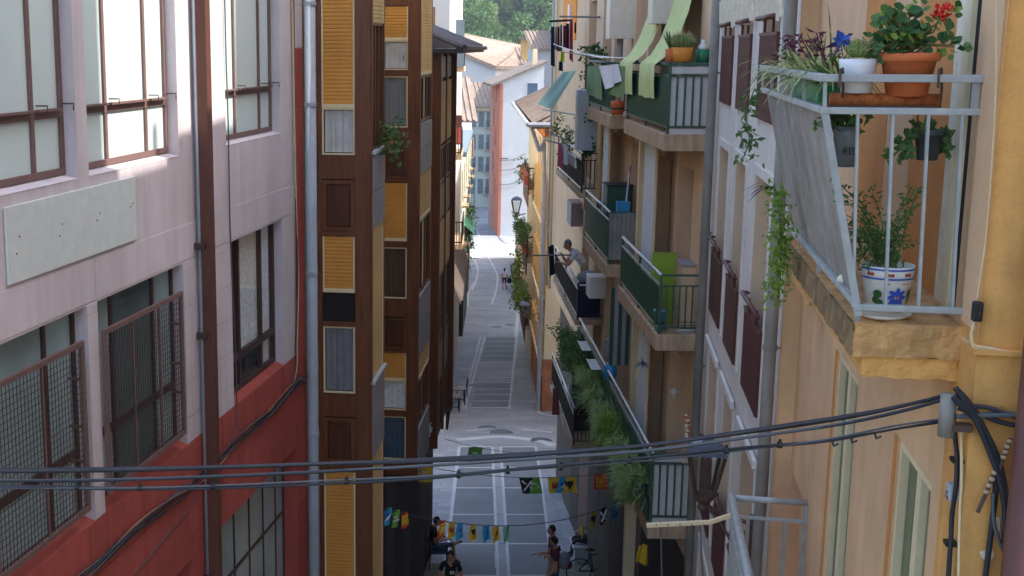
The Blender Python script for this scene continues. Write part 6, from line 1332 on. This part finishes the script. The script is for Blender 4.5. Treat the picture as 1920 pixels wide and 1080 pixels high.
string((770,868),(1150,885),27.5,27.5,.22,'second bunting string strung higher over the street',[(797,'flag_yellow','text','yellow bunting flag in front of the dark timber bay',.0),(986,'flag_black','cross','black and white cross bunting flag tilted over dark slabs',.25),(999,'flag_green','text','green bunting flag tilted beside the cross flag',.2),(1040,'flag_yellow','castle','yellow bunting flag with castle near right pavement',.1),(1052,'flag_blue','bird','blue bunting flag between two yellow flags',.15),(1065,'flag_yellow','eagle','yellow eagle bunting flag beside blue flag near right pavement',.2),(1127,'flag_red','chains','red chains bunting flag beside the dark shop wall',0)])
string((832,822),(1060,846),36,36,.2,'thin far bunting string above the paving ramp',[(892,'flag_green','text','lone green bunting flag high over the street',-.1)])
# banner on pole
Fb = Fr(800, 830, 26.5); g = thing('banner', 'white printed banner on slanting pole by the dark timber bay', 'banner', Fb.P(0,0,Fb.z(790,862))); mk('pole', B().tube([Fb.P(Fb.s(785,862),0,Fb.z(785,862)), Fb.P(Fb.s(808,792),0,Fb.z(808,792))], .014, 6), 'cream', g)
rows = [[Fb.P(Fb.s(805-i*3.2+j*2.6,797+i*8+j*2)+.0, .03*math.sin(j+i), Fb.z(805,797+i*8+j*2)) for j in range(4)] for i in range(8)]; mk('cloth', B().sheet(rows), 'flag_white', g, smooth=True)
b = B(); [b.box(Fb, Fb.s(805-i*3.2+5,800), Fb.s(805-i*3.2+8,800), .06, .07, Fb.z(805,806+i*8), Fb.z(805,802+i*8)) for i in range(6)]; mk('print', b, 'flag_black', g)

# ================================================================= people
def human(name, label, base, ang, pose={}, top='tshirt_black', legs='jeans', shorts=False, hair='hair', sc=1.0, look=0, longhair=False, extra=None, nod=0, curl=.6, sleeves=True):
    J = {'pelvis':(0,0,.96),'chest':(0,.01,1.24),'neckb':(0,-.01,1.44),'neck':(0,.015,1.52)}
    for s, k in ((-1,'l'),(1,'r')):
        J.update({'hip'+k:(.095*s,0,.9),'knee'+k:(.11*s,.03,.5),'ank'+k:(.115*s,-.01,.09),'toe'+k:(.125*s,.15,.035),'sho'+k:(.185*s,-.01,1.41),'elb'+k:(.245*s,-.03,1.13),'wri'+k:(.25*s,.1,.9)})
    J.update(pose); R = {'pelvis':(.155,.115),'chest':(.165,.115),'neckb':(.1,.085),'neck':(.055,.055),'hip':(.1,.1),'knee':(.063,.063),'ank':(.042,.045),'toe':(.045,.03),'sho':(.078,.07),'elb':(.047,.047),'wri':(.031,.031)}
    fx, fy = math.sin(ang), math.cos(ang); fwd, rt = Vector((fx,fy,0)), Vector((fy,-fx,0)); base = Vector(base)
    W = lambda p: base + (rt*p[0] + fwd*p[1] + Vector((0,0,p[2])))*sc
    names = list(J); idx = {n: i for i, n in enumerate(names)}; E = [('pelvis','chest'),('chest','neckb'),('neckb','neck')]
    for k in 'lr': E += [('pelvis','hip'+k),('hip'+k,'knee'+k),('knee'+k,'ank'+k),('ank'+k,'toe'+k),('neckb','sho'+k),('sho'+k,'elb'+k),('elb'+k,'wri'+k)]
    me = bpy.data.meshes.new('tmp'); me.from_pydata([W(J[n])-base for n in names], [(idx[a],idx[c]) for a, c in E], [])
    o = bpy.data.objects.new('tmp', me); COL.objects.link(o); md = o.modifiers.new('skin','SKIN'); md.use_smooth_shade = True
    for n in names:
        r = R.get(n) or R[n[:-1]]; v = me.skin_vertices[0].data[idx[n]]; v.radius = (r[0]*sc, r[1]*sc); v.use_root = (n == 'pelvis')
    sb_ = o.modifiers.new('sub','SUBSURF'); sb_.levels = 1; sb_.render_levels = 1
    dg = bpy.context.evaluated_depsgraph_get(); ev = o.evaluated_get(dg); m2 = ev.to_mesh()
    b = B(); vs = [v.co+base for v in m2.vertices]; MI = {'top':0,'legs':1,'skin':2,'shoe':3}
    segs = []
    for a, c in E:
        k = 'top' if a in ('pelvis','chest','neckb') and c in ('chest','neckb','shol','shor') else 'legs'
        if c == 'neck': k = 'skin'
        if a[:3] == 'sho': k = 'arm'
        if a[:3] == 'elb': k = 'skin'
        if a[:4] == 'knee': k = 'skin' if shorts else 'legs'
        if a[:3] == 'ank': k = 'shoe'
        segs.append((W(J[a]), W(J[c]), k))
    for p in m2.polygons:
        c = sum((vs[i] for i in p.vertices), Vector())/len(p.vertices); best = (9, 'top')
        for A, C, k in segs:
            d = C-A; t = max(0, min(1, (c-A).dot(d)/d.length_squared)); q = (c-A-d*t).length
            kk = k if k != 'arm' else ('top' if (sleeves and t < .55) else 'skin')
            if q < best[0]: best = (q, kk)
        b.cur = MI[best[1]]; o0 = len(b.v); b.add([vs[i] for i in p.vertices], [tuple(range(len(p.vertices)))])
    ev.to_mesh_clear(); bpy.data.objects.remove(o)
    # hands: palm and five unequal bent fingers
    b.cur = 2
    for k, s in (('l',-1),('r',1)):
        w_, e_ = W(J['wri'+k]), W(J['elb'+k]); d = (w_-e_).normalized(); x = d.cross(Vector((0,0,1))); x = x.normalized() if x.length > .1 else rt; y = x.cross(d); pc = w_+d*.055*sc; b.ball(pc, .04*sc, .04*sc, .022*sc, 8, 6, Matrix((x, d, y)).transposed())
        for i, ln in enumerate((.062,.078,.085,.078)): q = pc+x*(i-1.5)*.019*sc+d*.03*sc; m_ = q+(d-y*.25)*ln*.55*sc; b.tube([q, m_, m_+(d*(1-curl)-y*curl)*ln*.55*sc], .0095*sc, 5)
        q = pc-x*.03*sc*s-d*.02*sc; b.tube([q, q+(d*.6-x*.6*s)*.04*sc, q+(d*1.0-x*.5*s-y*.3)*.06*sc], .0105*sc, 5)
    # head with nose, ears, eyes, mouth
    n0 = W(J['neck']); la = ang+look; hf, hr_ = Vector((math.sin(la),math.cos(la),0)), Vector((math.cos(la),-math.sin(la),0)); hu = (Vector((0,0,1))+hf*nod).normalized(); hf = (hf-hu*hf.dot(hu)).normalized(); M_ = Matrix((hr_, hf, hu)).transposed()
    hc = n0+(hu*.125+hf*.02)*sc; b.tube([n0-hu*.03*sc, hc-hu*.03*sc], .052*sc, 8); b.ball(hc, .074*sc, .094*sc, .118*sc, 14, 10, M_); b.ball(hc+(hf*.045-hu*.06)*sc, .05*sc, .05*sc, .055*sc, 10, 7, M_); b.ball(hc+(hf*.098-hu*.018)*sc, .013*sc, .022*sc, .026*sc, 8, 6, M_)
    for s in (-1,1): b.ball(hc+(hr_*.076*s-hu*.01)*sc, .01*sc, .02*sc, .032*sc, 8, 6, M_)
    b.cur = 3
    for s in (-1,1): b.ball(hc+(hr_*.03*s+hf*.086+hu*.012)*sc, .011*sc, .008*sc, .006*sc, 6, 5, M_); b.ball(hc+(hr_*.03*s+hf*.09+hu*.034)*sc, .016*sc, .006*sc, .004*sc, 6, 4, M_)
    b.ball(hc+(hf*.089-hu*.066)*sc, .02*sc, .006*sc, .005*sc, 6, 4, M_)
    g = mk(name, b, [top, legs, 'skin', 'shoe'], None, smooth=True, label=label, cat='person')
    hb = B(); hb.ball(hc+(hu*.028-hf*.018)*sc, .082*sc, .094*sc, .108*sc, 14, 9, M_)
    if longhair: hb.ball(hc+(-hf*.06-hu*.1)*sc, .075*sc, .05*sc, .16*sc, 10, 8, M_)
    vs2 = [Vector(v) for v in hb.v]; keep = []
    for f in hb.f:
        c = sum((vs2[i] for i in f), Vector())/len(f)-hc
        if not (c.dot(hf) > .035*sc and c.dot(hu) < .055*sc): keep.append(f)
    hb.f = keep; hb.m = [0]*len(keep); mk('hair', hb, hair, g, smooth=True); return g, W, hc
def stand(u, v, h):
    lo, hi = 3.0, 200.0
    for _ in range(60):
        m = (lo+hi)/2; p = at(u, v, m)
        if p.z-gz(p.y) > h: lo = m
        else: hi = m
    p = at(u, v, lo); return Vector((p.x, p.y, gz(p.y)+.012))
L90 = -math.pi/2
# chairs for the sitters
def chair(name, label, base, ang, m='black_iron', seat='jeans', sc=1.0, group=None, cat='chair', arms=True):
    f, r = Vector((math.sin(ang),math.cos(ang),0)), Vector((math.cos(ang),-math.sin(ang),0)); W = lambda x, y, z: Vector(base)+(r*x+f*y+Vector((0,0,z)))*sc; g = thing(name, label, cat, base, group)
    for x in (-.25,.25):
        mk('leg', B().tube([W(x,.24,0),W(x,.2,.44)], .016*sc, 6), m, g); mk('leg', B().tube([W(x,-.26,0),W(x,-.22,.45),W(x,-.3,.92)], .016*sc, 6), m, g)
        if arms: mk('arm_rest', B().tube(smooth_path([W(x,-.24,.66),W(x,.15,.67),W(x,.22,.6),W(x,.2,.44)]), .016*sc, 6), m, g)
    mk('seat', B().hexa([W(-.25,-.24,.42),W(.25,-.24,.42),W(.25,.24,.43),W(-.25,.24,.43),W(-.25,-.24,.46),W(.25,-.24,.46),W(.25,.24,.47),W(-.25,.24,.47)]), seat, g, bevel=.01); mk('backrest', B().hexa([W(-.24,-.235,.52),W(.24,-.235,.52),W(.24,-.205,.52),W(-.24,-.205,.52),W(-.24,-.31,.92),W(.24,-.31,.92),W(.24,-.28,.92),W(-.24,-.28,.92)]), m, g, bevel=.01); return g
g0 = ground(822, 1062)
SIT = {'pelvis':(0,-.12,.56),'chest':(0,-.16,.86),'neckb':(0,-.14,1.06),'neck':(0,-.1,1.14),'shol':(-.185,-.15,1.03),'shor':(.185,-.15,1.03),'elbl':(-.24,-.02,.8),'elbr':(.24,-.02,.8),'wril':(-.08,.2,.78),'wrir':(.08,.22,.78),'hipl':(-.095,-.05,.53),'hipr':(.095,-.05,.53),'kneel':(-.12,.38,.56),'kneer':(.13,.36,.56),'ankl':(-.12,.44,.12),'ankr':(.13,.4,.12),'toel':(-.12,.6,.05),'toer':(.13,.56,.05)}
chair('metal_chair', 'black metal armchair with blue seat under reading man', g0+Vector((0,0,.012)), math.pi/2)
ps = dict(SIT); ps.update({'kneer':(.1,.36,.66),'ankr':(-.2,.52,.58),'toer':(-.24,.66,.6)})
human('person', 'person in black shirt and navy shorts reading cross legged in metal chair', g0+Vector((0,0,.012)), math.pi/2, ps, 'tshirt_black', 'jeans', True, nod=.25)
rd = g0+Vector((.3,0,.88)); mk('newspaper', B().hexa([rd+Vector(q) for q in ((-.02,-.16,-.02),(.16,-.16,.06),(.16,.16,.06),(-.02,.16,-.02),(-.03,-.16,0),(.15,-.16,.08),(.15,.16,.08),(-.03,.16,0))]), 'flag_white', None, label='white open newspaper on lap of the seated reader', cat='newspaper')
human('person', 'person in black printed shirt walking with head lowered near metal chair', stand(845,1033,1.74), math.pi+.15, {'kneel':(-.1,.14,.52),'ankr':(.11,-.2,.14)}, 'tshirt_black', 'jeans', True, nod=.3)[0]
w1 = stand(845,1033,1.74); e = B(); [e.box(Fa(w1+Vector((.03,-.135,0)),(1,0),(0,-1)), -.05+.035*i, -.025+.035*i, .0, .006, w1.z*0+w1.z+1.22, w1.z+1.3) for i in range(3)]; mk('shirt_print', e, 'flag_white', bpy.data.objects['person.001'])
human('person', 'person in dark checked shirt and khaki shorts gesturing with one arm', stand(1037,986,1.76), L90, {'elbl':(-.24,.12,1.16),'wril':(-.2,.38,1.12),'kneel':(-.11,.12,.5)}, 'navy', 'khaki', True)
w4 = stand(1043,1008,1.76)
g4, W4, _ = human('person', 'person in maroon shirt carrying checked backpack', w4, L90+.25, {'elbr':(.26,.08,1.14),'wrir':(.18,.3,1.2)}, 'maroon_shirt', 'jeans', False, nod=.15)
bp_ = B(); c = W4((0,-.2,1.2)); bp_.ball(c, .14, .15, .23, 14, 10); bk = mk('backpack', bp_, 'greycloth', None, smooth=True, label='grey checked backpack on the maroon shirted person', cat='backpack'); mk('pocket', B().ball(W4((0,-.31,1.1)), .09, .1, .1, 10, 7), 'wine', bk, smooth=True); mk('strap', B().tube(smooth_path([W4((.12,-.12,1.4)),W4((.13,.06,1.44)),W4((.14,.13,1.25)),W4((.13,.02,1.05))]), .018, 6), 'black_plastic', bk)
gs = ground(1092, 1046); bn = thing('stone_bench', 'pale stone bench block beside the dark shop wall', 'bench', gs); FBn = Fa(gs, (1,0), (0,-1)); mk('seat', B().box(FBn, -.32, .42, -.4, .4, gs.z+.38, gs.z+.46), 'light_stone', bn, bevel=.01); mk('base', B().box(FBn, -.28, .38, -.36, .36, gs.z, gs.z+.38), 'light_stone', bn)
human('person', 'person in black shirt with lime stripe sitting on the stone bench', gs+Vector((.12,0,.0)), L90, SIT, 'tshirt_black', 'black_plastic', False, sleeves=False, nod=.1)
mk('lime_stripe', B().ball(gs+Vector((-.06,-.17,.82)), .04, .03, .2, 8, 7), 'yellow_green', bpy.data.objects['person.004'], smooth=True)
wf = stand(946, 503, 1.66); human('person', 'person with dark hair in white top and black skirt walking up the paved street', wf, .1, {'kneel':(-.1,.16,.52),'ankl':(-.1,.02,.14)}, 'tshirt_white', 'tshirt_black', True, longhair=True, sc=.95)
pr = thing('pushchair', 'dark pushchair pushed beside the walking person', 'pushchair', wf+Vector((.45,.5,0))); c = wf+Vector((.45,.5,0)); mk('seat', B().ball(c+Vector((0,0,.62)), .2, .3, .24, 10, 8), 'tshirt_black', pr, smooth=True); mk('handle', B().tube([c+Vector((-.18,-.3,.5)),c+Vector((-.18,-.5,1.0)),c+Vector((.18,-.5,1.0)),c+Vector((.18,-.3,.5))], .018, 6), 'steel_dark', pr)
for x in (-.2,.2):
    for y in (-.28,.3): mk('wheel', B().tube([c+Vector((x-.02,y,.1)), c+Vector((x+.02,y,.1))], .1, 12), 'black_plastic', pr)
# man leaning on the far balcony
zf = z2f; hm = at(1051,428,31.2); bm = FM.P((hm-FM.o).dot(FM.d)-.1, -.32, zf)
ang = math.atan2(FM.n.x, FM.n.y)
human('person', 'person with grey hair in white t-shirt leaning over the dark iron railing', bm, ang, {'pelvis':(0,-.12,.95),'chest':(0,.06,1.18),'neckb':(0,.2,1.32),'neck':(0,.28,1.37),'shol':(-.18,.18,1.28),'shor':(.18,.18,1.28),'elbl':(-.2,.34,1.0),'elbr':(.2,.34,1.0),'wril':(-.05,.5,1.04),'wrir':(.06,.46,1.2),'hipl':(-.095,-.1,.9),'hipr':(.095,-.1,.9),'kneel':(-.1,-.06,.48),'kneer':(.1,-.06,.48),'ankl':(-.1,-.16,.1),'ankr':(.1,-.16,.1),'toel':(-.1,0,.03),'toer':(.1,0,.03)}, 'tshirt_white', 'khaki', False, 'hair_grey', nod=.35)
# ================================================================= street furniture
def table(label, base, m='dark_wood', sc=1.0):
    g = thing('cafe_table', label, 'table', base); F = Fa(base, (1,0), (0,-1)); mk('top', B().box(F, -.5*sc, .5*sc, -.35*sc, .35*sc, base.z+.72*sc, base.z+.76*sc), m, g, bevel=.006)
    for x in (-.44,.44):
        for y in (-.3,.3): mk('leg', B().bar(F.P(x*sc,y*sc,base.z), F.P(x*sc,y*sc,base.z+.72*sc), .05*sc), 'black_iron', g)
    mk('stretcher', B().bar(F.P(-.44*sc,0,base.z+.2), F.P(.44*sc,0,base.z+.2), .03), 'black_iron', g)
table('brown wooden cafe table standing by the white house grille', ground(853,757)+Vector((0,0,.012))); table('brown wooden cafe table closest to the dark timber bay', ground(842,772)+Vector((0,0,.012)))
chair('wooden_chair', 'dark wooden cafe chair pushed against the white house grille', ground(866,744)+Vector((0,0,.012)), L90, 'panel_wood', 'dark_wood', arms=False)
# bicycle by the shop wall
q0 = ground(1120, 1092); bk = thing('bicycle', 'dark bicycle parked against shop wall beside stone bench', 'bicycle', q0); d = Vector((1,.15,0)).normalized()
for s in (-.5,.5):
    c = q0+d*s+Vector((0,0,.34)); pts = [c+d*.33*math.cos(i*.3142)+Vector((0,0,.33*math.sin(i*.3142))) for i in range(21)]; w = mk('wheel', B().tube(pts, .018, 6), 'black_plastic', bk, smooth=True); sp = B(); [sp.tube([c, c+d*.32*math.cos(i*.5236)+Vector((0,0,.32*math.sin(i*.5236)))], .003, 3) for i in range(12)]; mk('spokes', sp, 'steel_rail', w)
Z = lambda x, z: q0+d*x+Vector((0,0,z)); b = B(); [b.tube([Z(*a), Z(*c)], .018, 6) for a, c in (((-.5,.34),(-.12,.32)),((-.12,.32),(-.22,.82)),((-.5,.34),(-.2,.74)),((-.2,.76),(.36,.78)),((-.12,.32),(.36,.7)),((.34,.9),(.5,.34)))]; mk('frame', b, 'black_iron', bk, smooth=True); pn = Vector((-d.y,d.x,0)); mk('handlebar', B().tube(smooth_path([Z(.28,1.0)+pn*.3,Z(.36,.98)+pn*.18,Z(.34,.94),Z(.36,.98)-pn*.18,Z(.28,1.0)-pn*.3]), .014, 6), 'steel_rail', bk, smooth=True); mk('saddle', B().ball(Z(-.23,.9), .13, .07, .035, 10, 6), 'black_plastic', bk, smooth=True); mk('head_lamp', B().ball(Z(.42,.9), .035), 'white_plastic', bk, smooth=True)
# yellow cloth hanging under the balcony end and dark shopfronts
cloth(Fr(1205,1040,21), [(1198,1022),(1214,1020),(1216,1062),(1190,1052)], 'flag_yellow', 'yellow printed cloth hanging in the dark arcade under balcony', 'cloth', 0, .04)
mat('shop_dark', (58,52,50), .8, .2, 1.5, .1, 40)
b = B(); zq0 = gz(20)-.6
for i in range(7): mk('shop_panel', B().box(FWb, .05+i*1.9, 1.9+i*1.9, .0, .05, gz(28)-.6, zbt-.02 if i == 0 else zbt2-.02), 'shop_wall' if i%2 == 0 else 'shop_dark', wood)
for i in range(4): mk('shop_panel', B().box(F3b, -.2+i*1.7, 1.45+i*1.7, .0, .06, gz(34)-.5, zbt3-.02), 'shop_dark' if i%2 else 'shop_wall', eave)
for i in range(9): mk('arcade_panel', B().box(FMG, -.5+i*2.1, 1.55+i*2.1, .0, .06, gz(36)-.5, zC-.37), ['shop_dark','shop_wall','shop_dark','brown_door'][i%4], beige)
Sg = FW2.side(-1.0); g = thing('door_curtain', 'twisted blue and white striped door curtain at the timber building entrance', 'curtain', Sg.P(.35,0,gz(20)))
for i in range(6): mk('strand', B().tube([Sg.P(.3+.05*math.cos(i+z*.9)-.02*z*.5, .05*math.sin(i+z*.9), gz(20)+.1+z*.24) for z in range(15)], .022, 6), 'white_cloth' if i%2 else 'jeans', g, smooth=True)

# ================================================================= thin summer haze
hm_ = bpy.data.materials.new('haze'); hm_.use_nodes = True; nt = hm_.node_tree
for n in list(nt.nodes):
    if n.type != 'OUTPUT_MATERIAL': nt.nodes.remove(n)
pv = nt.nodes.new('ShaderNodeVolumePrincipled'); pv.inputs['Color'].default_value = (.82,.9,1,1); pv.inputs['Density'].default_value = .00028; pv.inputs['Anisotropy'].default_value = .2
nt.links.new(pv.outputs[0], [n for n in nt.nodes if n.type == 'OUTPUT_MATERIAL'][0].inputs['Volume']); MATS['haze'] = hm_
Fh = Fa((-300,-60), (1,0), (0,1)); mk('haze', B().box(Fh, 0, 660, 0, 620, -12, 95), 'haze', None, kind='stuff')
